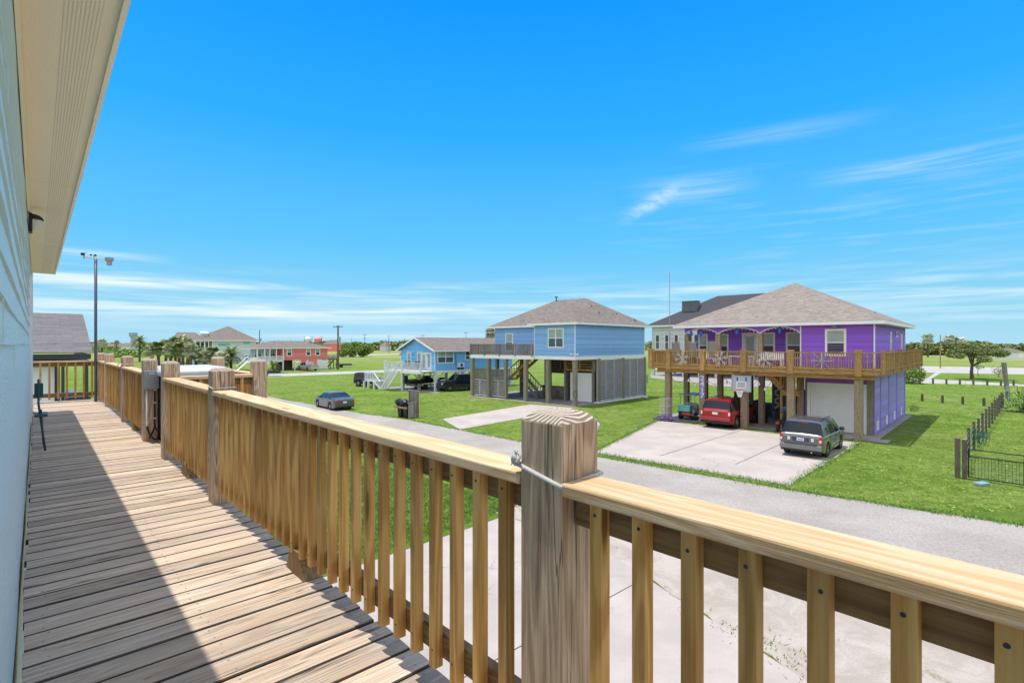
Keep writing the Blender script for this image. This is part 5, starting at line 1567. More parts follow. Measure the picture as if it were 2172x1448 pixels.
# ---------------------------------------------------------------- vehicles
def lerp(t, xs, ys):
    if t <= xs[0]: return ys[0]
    for i in range(len(xs) - 1):
        if t <= xs[i + 1]:
            f = (t - xs[i]) / (xs[i + 1] - xs[i]); return ys[i] + (ys[i + 1] - ys[i]) * f
    return ys[-1]
def vehicle(name, label, cat, loc, ang, L, W, top, belt, wheels, rw, paintm, pillars=(), cabin=None, bottom=.24, tumble=.30, open_bed=None,
            rear_glass=True, plate=None, group=None, tail=None, wheelm='alloy', cladding=None):
    """top: [(x, z)] centre line profile from the rear (x=0) to the front (x=L); belt: [(x, z)]; local +y is forward"""
    T = thing(name, label, cat, loc, ang, group)
    tx, tz = zip(*top); bx, bz = zip(*belt)
    xs = set([0, .04, .10, .18, L - .18, L - .10, L - .04, L] + list(tx) + [c for c in pillars])
    for wx in wheels:
        for k in range(-8, 9): xs.add(wx + (rw + .07) * math.sin(math.pi / 2 * k / 8))
    x = .25
    while x < L: xs.add(round(x, 3)); x += .22
    for p in pillars: xs.add(p + .07)
    xs = sorted(v for v in xs if 0 <= v <= L)
    xs = [v for i, v in enumerate(xs) if i == 0 or v - xs[i - 1] > .012]
    rings = []
    for x in xs:
        e = min(x, L - x)
        hw = W / 2 * (1 - .10 * max(0, 1 - e / .35) ** 2.2)
        if x > L * .5: hw *= 1 - .05 * max(0, (x - L * .72) / (L * .28)) ** 2
        zt = lerp(x, tx, tz); zb = min(lerp(x, bx, bz), zt - .04)
        z0 = bottom + .10 * max(0, 1 - e / .25)
        arch = False
        for wx in wheels:
            d = abs(x - wx)
            if d < rw + .07: z0 = max(z0, rw + math.sqrt(max((rw + .07) ** 2 - d * d, 0))); arch = True
        z0 = min(z0, zb - .10)
        gh = max(zt - zb, 0)
        g = min(gh / .35, 1)
        yr = hw - .05 - tumble * gh * g * .8
        zm = z0 + (zb - z0) * .45
        rings.append([(hw * .975, z0), (hw * 1.0, zm), (hw * .985, zb - .05), (hw * .965 if g > .2 else hw * .93, zb), (yr, zt - .05 * min(1, gh * 4 + .3)), (yr - .16, zt - .008), (0, zt + .012)])
    nr = 7
    body, glassm = MB(), MB()
    vs = []
    for x, r in zip(xs, rings):
        for s in (1, -1):
            for (y, z) in r: vs.append((s * y, x - L / 2, z))
    used_b, used_g = [], []
    for i in range(len(xs) - 1):
        xm = (xs[i] + xs[i + 1]) / 2
        zt0, zt1 = lerp(xs[i], tx, tz), lerp(xs[i + 1], tx, tz); slope = (zt1 - zt0) / (xs[i + 1] - xs[i])
        gh = lerp(xm, tx, tz) - lerp(xm, bx, bz)
        pil = any(p - .001 <= xm <= p + .072 for p in pillars)
        for s in range(2):
            a, b = (i * 2 + s) * nr, ((i + 1) * 2 + s) * nr
            for k in range(nr - 1):
                q = (a + k, b + k, b + k + 1, a + k + 1) if s == 0 else (a + k + 1, b + k + 1, b + k, a + k)
                isg = False
                if cabin and cabin[0] < xm < cabin[1]:
                    if k == 3 and gh > .12 and not pil: isg = True
                    if k in (4, 5) and abs(slope) > .42 and gh > .10 and (slope < 0 or rear_glass): isg = True
                (used_g if isg else used_b).append(q)
    for side in (0, len(xs) - 1):
        a = side * 2 * nr
        loop = [a + k for k in range(nr)] + [a + nr + k for k in range(nr - 2, -1, -1)]
        used_b.append(tuple(loop if side else loop[::-1]))
    def sub(faces, nm, mt):
        ids = sorted({i for f in faces for i in f}); mp = {v: i for i, v in enumerate(ids)}
        m = MB(); m.add([vs[i] for i in ids], [tuple(mp[i] for i in f) for f in faces], None, .5)
        return m.build(nm, mt, T, smooth=False)
    bo = sub(used_b, 'body', paintm)
    if used_g: sub(used_g, 'windows', M['carglass'])
    m = MB(); zu = rw * 1.55
    m.box(-W / 2 + .22, W / 2 - .22, -L / 2 + .25, L / 2 - .25, bottom - .02, min(zu, lerp(L / 2, bx, bz) - .1)); m.build('underbody', M['black'], T)
    for wx in wheels:
        for s in (-1, 1):
            c = (s * (W / 2 - .13), wx - L / 2, rw)
            m = MB(); m.lathe((c[0] - s * .11, c[1], c[2]), [(rw * .60, -.0 * s), (rw * .93, 0), (rw, .03 * s), (rw, .19 * s), (rw * .94, .225 * s), (rw * .66, .23 * s), (rw * .62, .20 * s)], 26, axis='x'); wh = m.build('wheel', M['rubber'], T, smooth=False)
            m = MB(); m.lathe((c[0] - s * .11, c[1], c[2]), [(rw * .64, .20 * s), (rw * .58, .215 * s), (rw * .52, .16 * s), (.001, .15 * s)], 22, axis='x', mi=1)
            for k in range(6):
                a = k * math.pi / 3; m.bar((c[0] + s * .085, c[1] + .05 * math.cos(a), c[2] + .05 * math.sin(a)), (c[0] + s * .075, c[1] + rw * .6 * math.cos(a), c[2] + rw * .6 * math.sin(a)), .035, .07, up=(1, 0, 0))
            m.disc((c[0] + s * .09, c[1], c[2]), (1, 0, 0), .07, .04, 10)
            m.build('rim', [M[wheelm], M['darkmetal']], wh)
    return T
def vbox(T, nm, mt, x0, x1, y0, y1, z0, z1, bev=.0, L=None):
    m = MB(); m.box(x0, x1, y0, y1, z0, z1); return m.build(nm, mt, T, bevel=bev)
red = paint('tail_lamp_red', (.55, .03, .03), .15, .1, 4)
clear = paint('clear_lamp', (.75, .75, .78), .1, .05, 4)
platem = paint('licence_plate', (.75, .76, .78), .4, .05, 30)
def carpaint(name, c, metal=.35): return paint(name, c, .28, .04, 2, metal, 0, .5, coat=.9)

# dark grey SUV on the driveway
Ls = 4.78
c_ = (15.68, 26.82)
S = vehicle('parked_suv', 'dark grey green SUV parked on the open driveway, seen from behind', 'car', c_ + (0,), A_NEI, Ls, 1.96,
            [(0, 1.00), (.06, 1.12), (.14, 1.20), (.42, 1.70), (.62, 1.755), (1.8, 1.80), (2.9, 1.74), (3.62, 1.16), (4.2, 1.06), (4.62, .94), (Ls, .70)],
            [(0, 1.06), (1.2, 1.08), (3.4, 1.04), (Ls, .9)], (.98, 3.68), .355, carpaint('graphite_green_paint', (.155, .15, .148), .45), (1.32, 2.32, .50), (.10, 3.62), .30)
y0 = -Ls / 2
vbox(S, 'bumper', paint('silver_bumper', (.24, .24, .245), .4, .08, 3, .4), -.93, .93, y0 - .07, y0 + .12, .40, .66, .04)
vbox(S, 'bumper_step', M['darkmetal'], -.72, .72, y0 - .085, y0 + .05, .655, .685, .01)
vbox(S, 'lower_valance', M['black'], -.88, .88, y0 - .03, y0 + .1, .30, .398, .02)
for s in (-1, 1):
    vbox(S, 'taillight', red, s * .93 - .13 * (s > 0) - .0, s * .93 + .13 * (s < 0), y0 - .025, y0 + .09, .74, 1.08, .02)
    vbox(S, 'reversing_lamp', clear, s * .86 - .05, s * .86 + .05, y0 - .035, y0 + .02, .80, .92, .01)
    vbox(S, 'reflector', clear, s * .52 - .06, s * .52 + .06, y0 - .02, y0 + .02, .82, .97, .01)
    vbox(S, 'roof_rail', M['darkmetal'], s * .66 - .02, s * .66 + .02, y0 + .7, y0 + 2.7, 1.80, 1.835, .01)
    m = MB(); m.lathe((s * 1.07, 0.95, 1.14), [(.001, -.10), (.10, -.06), (.12, .02), (.09, .09), (.001, .11)], 10); m.build('mirror', M['darkmetal'], S)
vbox(S, 'plate_recess', paint('navy_recess', (.05, .06, .13), .4, .1), -.36, .36, y0 - .015, y0 + .02, .78, 1.0, .01)
pl = vbox(S, 'licence_plate', platem, -.16, .16, y0 - .03, y0 - .016, .82, .96)
m = MB(); [m.box(-.115 + k * .04, -.09 + k * .04, y0 - .034, y0 - .031, .86, .91) for k in range(6)]; m.build('plate_marks', paint('plate_blue', (.03, .05, .2), .5), pl)
vbox(S, 'exhaust', M['chrome'], .45, .52, y0 - .05, y0 + .1, .28, .33, .01)
vbox(S, 'brake_lamp', red, -.22, .22, y0 + .395, y0 + .42, 1.655, 1.69)
m = MB(); m.bar((-.15, y0 + .18, 1.26), (.3, y0 + .20, 1.24), .02, .02); m.build('wiper', M['black'], S)
for s in (-1, 1): vbox(S, 'side_moulding', M['galv'], s * .985 - .012, s * .985 + .012, y0 + 1.5, y0 + 3.2, .52, .58)
for s in (-1, 1):
    for yy in (1.9, 2.85): vbox(S, 'door_handle', M['chrome'], s * .985 - .02, s * .985 + .02, y0 + yy, y0 + yy + .16, .93, .96)

def seams(T, L, W, ys, z0, zb):
    m = MB()
    for s in (-1, 1):
        for y in ys:
            zm = z0 + (zb - z0) * .45
            m.bar((s * (W / 2 * .978), -L / 2 + y, z0 + .04), (s * W / 2, -L / 2 + y, zm), .012, .012, up=(0, 1, 0)); m.bar((s * W / 2, -L / 2 + y, zm), (s * W / 2 * .987, -L / 2 + y, zb - .05), .012, .012, up=(0, 1, 0))
    m.build('door_seams', M['black'], T)
seams(S, Ls, 1.96, (1.42, 2.36, 3.3), .30, 1.06)
# red SUV under the deck
Lr = 5.3
RD = vehicle('red_suv', 'big red SUV parked nose first under the purple house', 'car', (15.1, 35.62, 0), A_NEI, Lr, 2.05,
             [(0, 1.10), (.05, 1.22), (.12, 1.30), (.34, 1.80), (.55, 1.88), (1.8, 1.93), (3.2, 1.86), (3.9, 1.30), (4.6, 1.22), (5.1, 1.05), (Lr, .8)],
             [(0, 1.14), (3.6, 1.16), (Lr, 1.0)], (1.1, 4.2), .40, carpaint('crimson_paint', (.40, .012, .02), .3), (1.35, 2.4, .42), (.08, 3.9), .32)
y0 = -Lr / 2
vbox(RD, 'bumper', carpaint('crimson_bumper', (.36, .014, .02), .3), -.98, .98, y0 - .07, y0 + .12, .52, .76, .05)
vbox(RD, 'lower_valance', M['black'], -.95, .95, y0 - .06, y0 + .1, .34, .518, .03)
for s in (-1, 1):
    vbox(RD, 'taillight', clear, s * .95 - .10 * (s > 0), s * .95 + .10 * (s < 0), y0 - .03, y0 + .12, .90, 1.12, .02)
    vbox(RD, 'tail_lamp_strip', red, s * .95 - .14 * (s > 0), s * .95 + .14 * (s < 0), y0 - .035, y0 + .11, 1.125, 1.26, .02)
    vbox(RD, 'roof_rail', M['darkmetal'], s * .72 - .02, s * .72 + .02, y0 + .7, y0 + 3.0, 1.92, 1.96, .01)
vbox(RD, 'chrome_strip', M['chrome'], -.62, .62, y0 - .025, y0 + .01, 1.14, 1.165)
vbox(RD, 'tailgate_crease', M['darkmetal'], -.80, .80, y0 - .015, y0 + .01, .80, .815)
pl = vbox(RD, 'licence_plate', platem, -.18, .18, y0 - .03, y0 - .016, .93, 1.08)
m = MB(); m.bar((0, y0 + .15, 1.37), (.5, y0 + .18, 1.34), .02, .02); m.build('wiper', M['black'], RD)

seams(RD, Lr, 2.05, (1.6, 2.6, 3.7), .32, 1.15)
# grey saloon at the lawn edge
Lc = 4.7
h_ = math.degrees(math.atan2(-.62, .78)) if False else math.degrees(math.atan2(.62, .78))
SE = vehicle('grey_saloon', 'grey four door saloon parked on the road edge beside the lawn', 'car', (-15.45, 44.75, 0), 41.0, Lc, 1.84,
             [(0, .86), (.05, .98), (.55, 1.04), (.75, 1.05), (1.45, 1.39), (2.0, 1.43), (2.7, 1.40), (3.45, 1.0), (4.1, .90), (4.5, .78), (Lc, .58)],
             [(0, .92), (1.4, .95), (3.3, .90), (Lc, .75)], (.95, 3.75), .33, carpaint('silver_grey_paint', (.12, .122, .135), .55), (1.5, 2.35), (.72, 3.5), .20, tumble=.38)
y0 = -Lc / 2
for s in (-1, 1):
    vbox(SE, 'taillight', red, s * .80 - .20 * (s > 0), s * .80 + .20 * (s < 0), y0 - .02, y0 + .08, .72, .86, .02)
    m = MB(); m.lathe((s * .99, .8, 1.0), [(.001, -.08), (.08, -.04), (.09, .03), (.001, .08)], 8); m.build('mirror', M['darkmetal'], SE)
vbox(SE, 'licence_plate', platem, -.16, .16, y0 - .02, y0 - .004, .62, .75)
vbox(SE, 'rear_diffuser', M['black'], -.75, .75, y0 - .02, y0 + .05, .26, .38, .02)
vbox(SE, 'bumper_crease', M['darkmetal'], -.80, .80, y0 - .012, y0 + .04, .50, .515)

seams(SE, Lc, 1.84, (1.45, 2.4, 3.4), .22, .92)
def pickup(name, label, loc, ang, L, W, hc, body, rw, wheels, cab, bed_z, group=None):
    x0, x1, x2, x3 = cab
    P_ = vehicle(name, label, 'pickup truck', loc, ang, L, W,
                 [(0, bed_z), (x0 - .02, bed_z), (x0 + .06, hc - .12), (x0 + .35, hc), (x2 - .55, hc - .02), (x2 + .12, bed_z + .04), (L - .5, bed_z - .02), (L - .08, bed_z - .18), (L, .75)],
                 [(0, bed_z - .02), (L, bed_z - .06)], wheels, rw, body, (x1,), (x0 + .02, x2 + .1), .38, tumble=.28, rear_glass=True)
    m = MB(); m.box(-W / 2 + .12, W / 2 - .12, -L / 2 + .08, -L / 2 + x0 - .1, bed_z + .013, bed_z + .03); m.build('bed_well', M['black'], P_)
    m = MB()
    for s in (-1, 1): m.box(s * (W / 2 - .06) - .05, s * (W / 2 - .06) + .05, -L / 2 + .02, -L / 2 + x0 - .05, bed_z, bed_z + .06)
    m.box(-W / 2 + .08, W / 2 - .08, -L / 2 - .0, -L / 2 + .06, bed_z, bed_z + .06); m.build('bed_rail', body, P_)
    vbox(P_, 'rear_bumper', M['chrome'], -W / 2 + .08, W / 2 - .08, -L / 2 - .12, -L / 2 + .02, .48, .64, .03)
    vbox(P_, 'grille', M['darkmetal'], -W / 2 + .2, W / 2 - .2, L / 2 - .06, L / 2 + .03, .72, 1.02, .02)
    vbox(P_, 'front_bumper', M['darkmetal'], -W / 2 + .08, W / 2 - .08, L / 2 - .05, L / 2 + .1, .42, .66, .04)
    for s in (-1, 1):
        vbox(P_, 'headlight', clear, s * (W / 2 - .16) - .12, s * (W / 2 - .16) + .10, L / 2 - .10, L / 2 + .01, .86, 1.0, .02)
        vbox(P_, 'taillight', red, s * (W / 2 - .12) - .07, s * (W / 2 - .12) + .07, -L / 2 - .01, -L / 2 + .04, .75, 1.05, .01)
        m = MB(); m.box(s * (W / 2 + .12) - .1, s * (W / 2 + .12) + .1, -L / 2 + x2 - .45, -L / 2 + x2 - .35, bed_z + .02, bed_z + .28); m.build('mirror', M['black'], P_)
        vbox(P_, 'running_board', M['darkmetal'], s * W / 2 - .08, s * W / 2 + .08, -L / 2 + x0, -L / 2 + x2 - .2, .40, .46)
    return P_
ang_b = math.degrees(math.atan2(-(-.82), -.57))                      # forward = (-.82, -.57)
pickup('black_pickup', 'glossy black navy crew cab pickup truck parked beneath the bright blue house', (-6.1, 61.9, 0), math.degrees(math.atan2(.82, -.57)), 6.1, 2.06, 1.98, carpaint('navy_black_paint', (.008, .010, .028), .2), .42, (1.3, 5.05), (1.9, 3.1, 4.25, 0), 1.30)
pickup('silver_pickup', 'silver crew cab pickup truck parked beside the coral house', (-42.6, 107.6, 0), math.degrees(math.atan2(.74, .67)), 5.7, 1.98, 1.85, carpaint('silver_paint', (.42, .40, .38), .5), .38, (1.2, 4.6), (1.9, 2.9, 3.95, 0), 1.22)

# dark off roader half hidden behind the white stairs
OR = vehicle('off_road_car', 'dark soft top off road car with a rear spare wheel behind the white stairs', 'car', (-18.6, 67.6, 0), math.degrees(math.atan2(.80, .60)) + 200, 3.9, 1.8,
             [(0, 1.1), (.03, 1.75), (.3, 1.82), (1.9, 1.82), (2.35, 1.16), (3.6, 1.06), (3.9, .8)], [(0, 1.12), (3.9, 1.02)], (.75, 3.1), .42, M['darkmetal'], (1.0,), (.2, 2.4), .4)
m = MB(); m.lathe((0, -2.18, 1.05), [(.001, 0), (.22, .0), (.40, .02), (.41, .2), (.2, .22)], 18, axis='y'); m.build('spare_wheel', M['rubber'], OR)

# golf cart
gx, gy = gp(1461, 890)
GC = thing('golf_cart', 'golf cart with a grey roof and a teal cooler on its rear rack', 'golf cart', (gx + .55, gy + .75, 0), A_NEI)
wm = paint('cart_white', (.50, .50, .50), .4, .1)
m = MB(); m.box(-.58, .58, -1.1, 1.15, .33, .42); m.box(-.56, .56, -.95, .0, .42, .74); m.box(-.56, .56, .85, 1.2, .42, .95); m.build('body', wm, GC, bevel=.04)
m = MB(); m.box(-.66, .66, -1.0, 1.05, 1.78, 1.84); m.build('roof', M['galv'], GC, bevel=.03)
for x in (-.55, .55):
    for y, y2 in ((-.85, -.9), (.80, 1.0)):
        m = MB(); m.bar((x, y2, .75), (x, y, 1.79), .035, .035); m.build('roof_post', M['galv'], GC)
for s in (-1, 1):
    for y in (-.80, .85):
        m = MB(); m.disc((s * .52, y, .27), (1, 0, 0), .27, .2, 20); w_ = m.build('wheel', M['rubber'], GC)
        m = MB(); m.disc((s * .625, y, .27), (1, 0, 0), .14, .02, 14); m.build('hub', M['galv'], w_)
m = MB(); m.box(-.5, .5, -.25, .2, .74, .86); m.box(-.5, .5, -.35, -.25, .8, 1.22); m.build('seat', M['galv'], GC, bevel=.03)
m = MB(); m.box(-.42, .42, -1.42, -1.38, .30, .62); m.box(-.48, .48, -1.5, -1.0, .60, .64); m.build('rear_rack', M['darkmetal'], GC)
m = MB(); m.box(-.15, .45, -1.44, -1.42, .42, .66); m.build('warning_panel', paint('orange_red', (.75, .06, .02), .4), GC)
ck = thing('cooler', 'teal hard cooler box strapped on the rear rack of the golf cart', 'cooler', (gx + .55, gy + .75, 0), A_NEI)
ck.location = nl((gx + .55, gy + .75), -.02, -1.25) + (.65,)
m = MB(); m.box(-.46, .46, -.24, .24, 0, .36); m.build('tub', paint('seafoam', (.16, .50, .45), .4, .05), ck, bevel=.03)
m = MB(); m.box(-.48, .48, -.26, .26, .365, .44); m.build('lid', paint('seafoam_lid', (.20, .56, .50), .4, .05), ck, bevel=.02)
# clutter in the shade: stacked dark shapes
mt_ = thing('motor_scooter', 'dark scooter with a red rear lamp parked beside the wide piling', 'scooter', nl(PO, -4.6, -1.9) + (0,), A_NEI)
m = MB(); m.disc((0, -.6, .27), (1, 0, 0), .27, .1, 18); m.build('wheel', M['rubber'], mt_)
m = MB(); m.disc((0, .6, .27), (1, 0, 0), .27, .1, 18); m.build('wheel', M['rubber'], mt_)
m = MB(); m.box(-.14, .14, -.75, .1, .45, .72); m.bar((0, .05, .4), (0, .55, 1.1), .1, .1); m.bar((-.3, .5, 1.1), (.3, .5, 1.1), .04, .04); m.build('body', M['black'], mt_, bevel=.03)
m = MB(); m.box(-.08, .08, -.80, -.74, .52, .64); m.build('taillight', red, mt_)
gr = thing('covered_grill', 'bulky black covered grill standing in the shade behind the hoop piling', 'grill', nl(PO, -6.9, .9) + (0,), A_NEI)
m = MB(); m.lathe((0, 0, 0), [(.55, 0), (.60, .5), (.58, 1.1), (.42, 1.5), (.01, 1.62)], 14); m.build('cover', M['black'], gr)
for i, (x, y, w_, h_, lab) in enumerate(((-7.6, 4.5, .8, 1.0, 'dark storage chest in the deep shade under the purple house, left of the zigzag sign'), (-5.3, 5.2, 1.6, 1.1, 'dark work bench in the deep shade under the purple house, right of the zigzag sign'))):
    o = thing('storage_chest', lab, 'chest', nl(PO, x, y) + (0,), A_NEI)
    m = MB(); m.box(-w_ / 2, w_ / 2, -.3, .3, .02, h_); m.build('box', M['darkmetal'], o, bevel=.02)
    m = MB(); m.box(-w_ / 2 - .03, w_ / 2 + .03, -.33, .33, h_ + .002, h_ + .05); m.build('lid', M['galv'], o, bevel=.01)
# zigzag of number plates on dark pilings
for (x, y, n, z0, lab) in ((-6.46, 3.41, 7, .9, 'zigzag column of old number plates on a dark piling'), (-8.2, .9, 2, 1.9, 'short zigzag of two number plates above the red car')):
    m = MB()
    for k in range(n):
        s = 1 if k % 2 else -1; z = z0 + k * .30
        m.bar((-.17, -.01, z - s * .10), (.17, -.01, z + s * .10), .015, .15, up=(0, 0, 1)) if False else m.bar((-.16, -.02, z + s * .10), (.16, -.02, z - s * .10), .02, .15)
    o = m.build('plate_sign', paint('plate_chain', (.5, .5, .52), .5, .25, 8), None, loc=nl(PO, x, y) + (0,), rz=R(A_NEI)); tag(o, lab, 'sign')
    if n == 2:
        m = MB(); m.box(-.15, .15, 0, .3, 0, 3.7, 2); o2 = m.build('piling', M['darkpost'], P); o2.location = (x, y + .0, 0)
# crab pot with purple netting against the left front piling
cp = thing('crab_trap', 'tall wire crab trap with a heap of purple netting at its foot', 'crab trap', nl(PO, PX0 - 11.6, PY0 - .45) + (0,), A_NEI)
m = MB()
for k in range(7):
    for (x, y) in ((-.32 + k * .107, -.28), (-.32 + k * .107, .28)): m.bar((x, y, .05), (x, y, 1.65), .014, .014)
for z in (.1, .6, 1.1, 1.62):
    for a, b in (((-.33, -.28), (.33, -.28)), ((.33, -.28), (.33, .28)), ((.33, .28), (-.33, .28)), ((-.33, .28), (-.33, -.28))): m.bar(a + (z,), b + (z,), .016, .016)
m.build('wire_cage', paint('white_wire', (.55, .53, .55), .5, .2, 8), cp)
m = MB(); rr = random.Random(5)
for k in range(240):
    x, y = rr.gauss(.05, .42), rr.gauss(-.1, .18); z = max(0, .42 - abs(x) * .45) * rr.random() + .02
    a = rr.uniform(0, 6.28); d = .10
    m.add([(x - d, y, z), (x + d * math.cos(a), y + d * math.sin(a), z + rr.uniform(.0, .12)), (x, y + d * .6, z + rr.uniform(-.0, .1)), (x - d * .5, y - d * .6, z + .05)], [(0, 1, 2), (0, 2, 3)], None, rr.random())
m.build('netting', leafmat('purple_net', (.16, .05, .33), (.45, .30, .68)), cp)

# ---------------------------------------------------------------- bins at the street side
bo = gp(861, 884)
bn = thing('bin_screen', 'grey picket bin screen standing at the street edge', 'screen', bo + (0,), A_NEI)
m = MB()
for k in range(9): m.box(-.15 + k * .145, -.02 + k * .145, .35, .375, .05, 1.95, 2)
m.box(-.2, 1.2, .30, .42, 1.95, 2.03); m.build('back_fence', M['oldgrey'], bn)
m = MB()
for k in range(5): m.box(.95, .975, -.45 + k * .15, -.32 + k * .15, .05, 1.15, 2)
m.box(.92, 1.0, -.5, .34, 1.15, 1.21); m.build('side_fence', M['oldgrey'], bn)
m = MB(); m.box(-.75, .9, -.62, -.50, .72, .84); m.build('front_rail', M['pile'], bn)
for x in (-.55, .15):
    m = MB(); m.box(x, x + .1, -.3, .3, .0, .1); m.build('skid', M['darkpost'], bn)
bag = paint('black_bag', (.012, .012, .015), .3, .3, 9)
for i, x in enumerate((-.30, .42)):
    b = thing('wheelie_bin', ['black wheeled bin on the left inside the picket screen, overflowing', 'black wheeled bin on the right inside the picket screen, beside the side fence'][i], 'bin', nl(bo, x, -.1) + (0,), A_NEI, 'black bins at the street edge')
    m = MB(); m.prism([(-.24, -.28), (.24, -.28), (.24, .28), (-.24, .28)], .06, .98)
    for j in range(4): pass
    vs = m.v; m.v = [(v[0] * (1.15 if v[2] > .5 else .85), v[1] * (1.2 if v[2] > .5 else .9), v[2]) for v in vs]
    m.build('bin_body', M['black'], b, bevel=.02)
    for s in (-1, 1): m = MB(); m.disc((s * .25, .24, .10), (1, 0, 0), .10, .05, 14); m.build('wheel', M['rubber'], b)
    m = MB(); m.bar((0, -.35, 1.12), (0, .33, 1.02), .62, .05); m.build('lid', M['black'], b)
    g = thing('rubbish_bag', ['shiny black bag bulging out of the left bin', 'shiny black bag bulging out of the right bin'][i], 'bag', nl(bo, x - .12, -.3) + (1.0,), A_NEI, 'black rubbish bags on the bins')
    m = MB(); rr = random.Random(i + 3); n = 12; vs, fs = [], []
    for a in range(7):
        for k in range(n):
            t = 2 * math.pi * k / n; r = .42 * math.sin(math.pi * (a + .3) / 6.6) * rr.uniform(.85, 1.12)
            vs.append((r * math.cos(t) * 1.1, r * math.sin(t) * .8, -.14 + .09 * a + rr.uniform(-.02, .02)))
    for a in range(6):
        for k in range(n): fs.append((a * n + k, a * n + (k + 1) % n, (a + 1) * n + (k + 1) % n, (a + 1) * n + k))
    fs.append(tuple(6 * n + k for k in range(n))); m.add(vs, fs); m.build('bag', bag, g)

# ---------------------------------------------------------------- boat and trailers
def hull(T, L, W, Hh, m1, m2):
    m = MB(); n = 10; vs, fs = [], []
    for i in range(n + 1):
        t = i / n; w_ = W / 2 * (1 - t ** 3 * .95); zb = Hh * .55 * t ** 3
        for (y, z) in ((-w_, Hh + .15 * t), (-w_ * .82, zb + Hh * .25), (0, zb), (w_ * .82, zb + Hh * .25), (w_, Hh + .15 * t)): vs.append((-L / 2 + L * t, y, z))
    for i in range(n):
        for k in range(4): fs.append((i * 5 + k, (i + 1) * 5 + k, (i + 1) * 5 + k + 1, i * 5 + k + 1))
    fs.append((0, 1, 2, 3, 4)); m.add(vs, fs); m.build('hull', m1, T)
    m = MB()
    for i in range(n):
        t, t2 = i / n, (i + 1) / n; a, b = W / 2 * (1 - t ** 3 * .95), W / 2 * (1 - t2 ** 3 * .95)
        m.add([(-L / 2 + L * t, -a * .98, Hh * .86), (-L / 2 + L * t2, -b * .98, Hh * .9), (-L / 2 + L * t2, b * .98, Hh * .9), (-L / 2 + L * t, a * .98, Hh * .86)], [(0, 1, 2, 3)])
    m.build('boat_deck', m2, T)
BT = thing('flat_boat', 'dark flat bottomed boat on a trailer under the bright blue house', 'boat', (-10.6, 63.6, .65), 38)
hull(BT, 5.2, 1.9, .55, M['black'], M['galv'])
m = MB(); m.box(-2.9, -2.5, -.2, .2, .3, 1.1); m.build('outboard_motor', M['black'], BT, bevel=.05)
m = MB(); m.box(-.4, .4, -.3, .3, .5, 1.0); m.build('console', M['darkmetal'], BT, bevel=.05)
def trailer(lab, loc, ang, L=4.5, W=1.7):
    t = thing('boat_trailer', lab, 'trailer', loc, ang)
    m = MB(); m.box(-L / 2, L / 2, -W / 2, -W / 2 + .08, .45, .55); m.box(-L / 2, L / 2, W / 2 - .08, W / 2, .45, .55); m.bar((L / 2, -W / 2, .5), (L / 2 + 1.2, 0, .5), .08, .08); m.bar((L / 2, W / 2, .5), (L / 2 + 1.2, 0, .5), .08, .08)
    for x in (-L / 2, 0, L / 2 - .1): m.box(x, x + .08, -W / 2 + .081, W / 2 - .081, .455, .545)
    m.build('frame', M['galv'], t)
    for s in (-1, 1): m = MB(); m.disc((-.6, s * (W / 2 + .12), .33), (0, 1, 0), .33, .18, 16); m.build('wheel', M['rubber'], t)
    return t
trailer('grey boat trailer carrying the dark flat boat', (-10.6, 63.6, 0), 38)
ut = trailer('low black utility trailer on the grass right of the coral house stairs', gp(729, 779) + (0,), 25, 3.6, 1.7)
m = MB(); m.box(-1.8, 1.8, -.85, .85, .56, .85); m.build('bed', M['black'], ut)
tn = trailer('black utility trailer beyond the hot tub on the far lawn', gp(572, 797.5) + (0,), 20, 3.4, 1.6)
m = MB(); m.box(-1.7, 1.7, -.8, .8, .56, .9); m.build('bed', M['black'], tn)
yb = thing('yellow_equipment', 'stack of dark crates in the shade beside the white stairs', 'crates', nl(BO, -4.6, .8) + (0,), A_NEI); yb.name = 'crate_stack'
for k, (x, z) in enumerate(((0, 0), (.6, 0), (.2, .45))):
    m = MB(); m.box(x - .28, x + .28, -.3, .3, z + .02, z + .42); m.build('crate', M['darkmetal'], yb, bevel=.02)

# ---------------------------------------------------------------- fence and gate on the right
def fpost(x, y, h, lab, w_=.15, grp='dark wooden posts of the wire fence'):
    w_ *= .78
    o = thing('fence_post', lab, 'post', (x, y, 0), A_NEI, grp)
    m = MB(); m.box(-w_ / 2, w_ / 2, -w_ / 2, w_ / 2, 0, h, 2); m.build('shaft', M['darkpost'], o)
    m = MB(); m.box(-w_ / 2 + .01, w_ / 2 - .01, -w_ / 2 + .01, w_ / 2 - .01, h + .001, h + .03); m.build('cap', M['oldgrey'], o)
    return o
g0 = gp(2031, 1013); g1 = gp(2041, 1015)
fpost(g0[0], g0[1], 1.62, 'wide gate post, left of the pair beside the black mesh gate', .22, None)
fpost(g1[0] + .05, g1[1] - .05, 1.60, 'wide gate post, right of the pair, hinging the black mesh gate', .20, None)
fpx = [(2054.6, 969.4), (2063.5, 953), (2074.5, 937), (2082.5, 928), (2090, 918), (2096.5, 897), (2102.5, 897), (2108, 886), (2113, 882), (2118, 876), (2122.5, 871), (2127.5, 865)]
fx = []
p0, p1 = Vector(gp(2054.6, 969.4)), Vector(gp(2127.5, 864))
orr = ['nearest', 'second', 'third', 'fourth', 'fifth', 'sixth', 'seventh', 'eighth', 'ninth', 'tenth', 'eleventh', 'farthest']
for i in range(12):
    p = p0.lerp(p1, i / 11); fx.append(p)
    fpost(p.x, p.y, 1.42 + .05 * math.sin(i * 2.1), 'dark fence post of the wire fence running away, %s from the gate' % orr[i], .15)
m = MB()
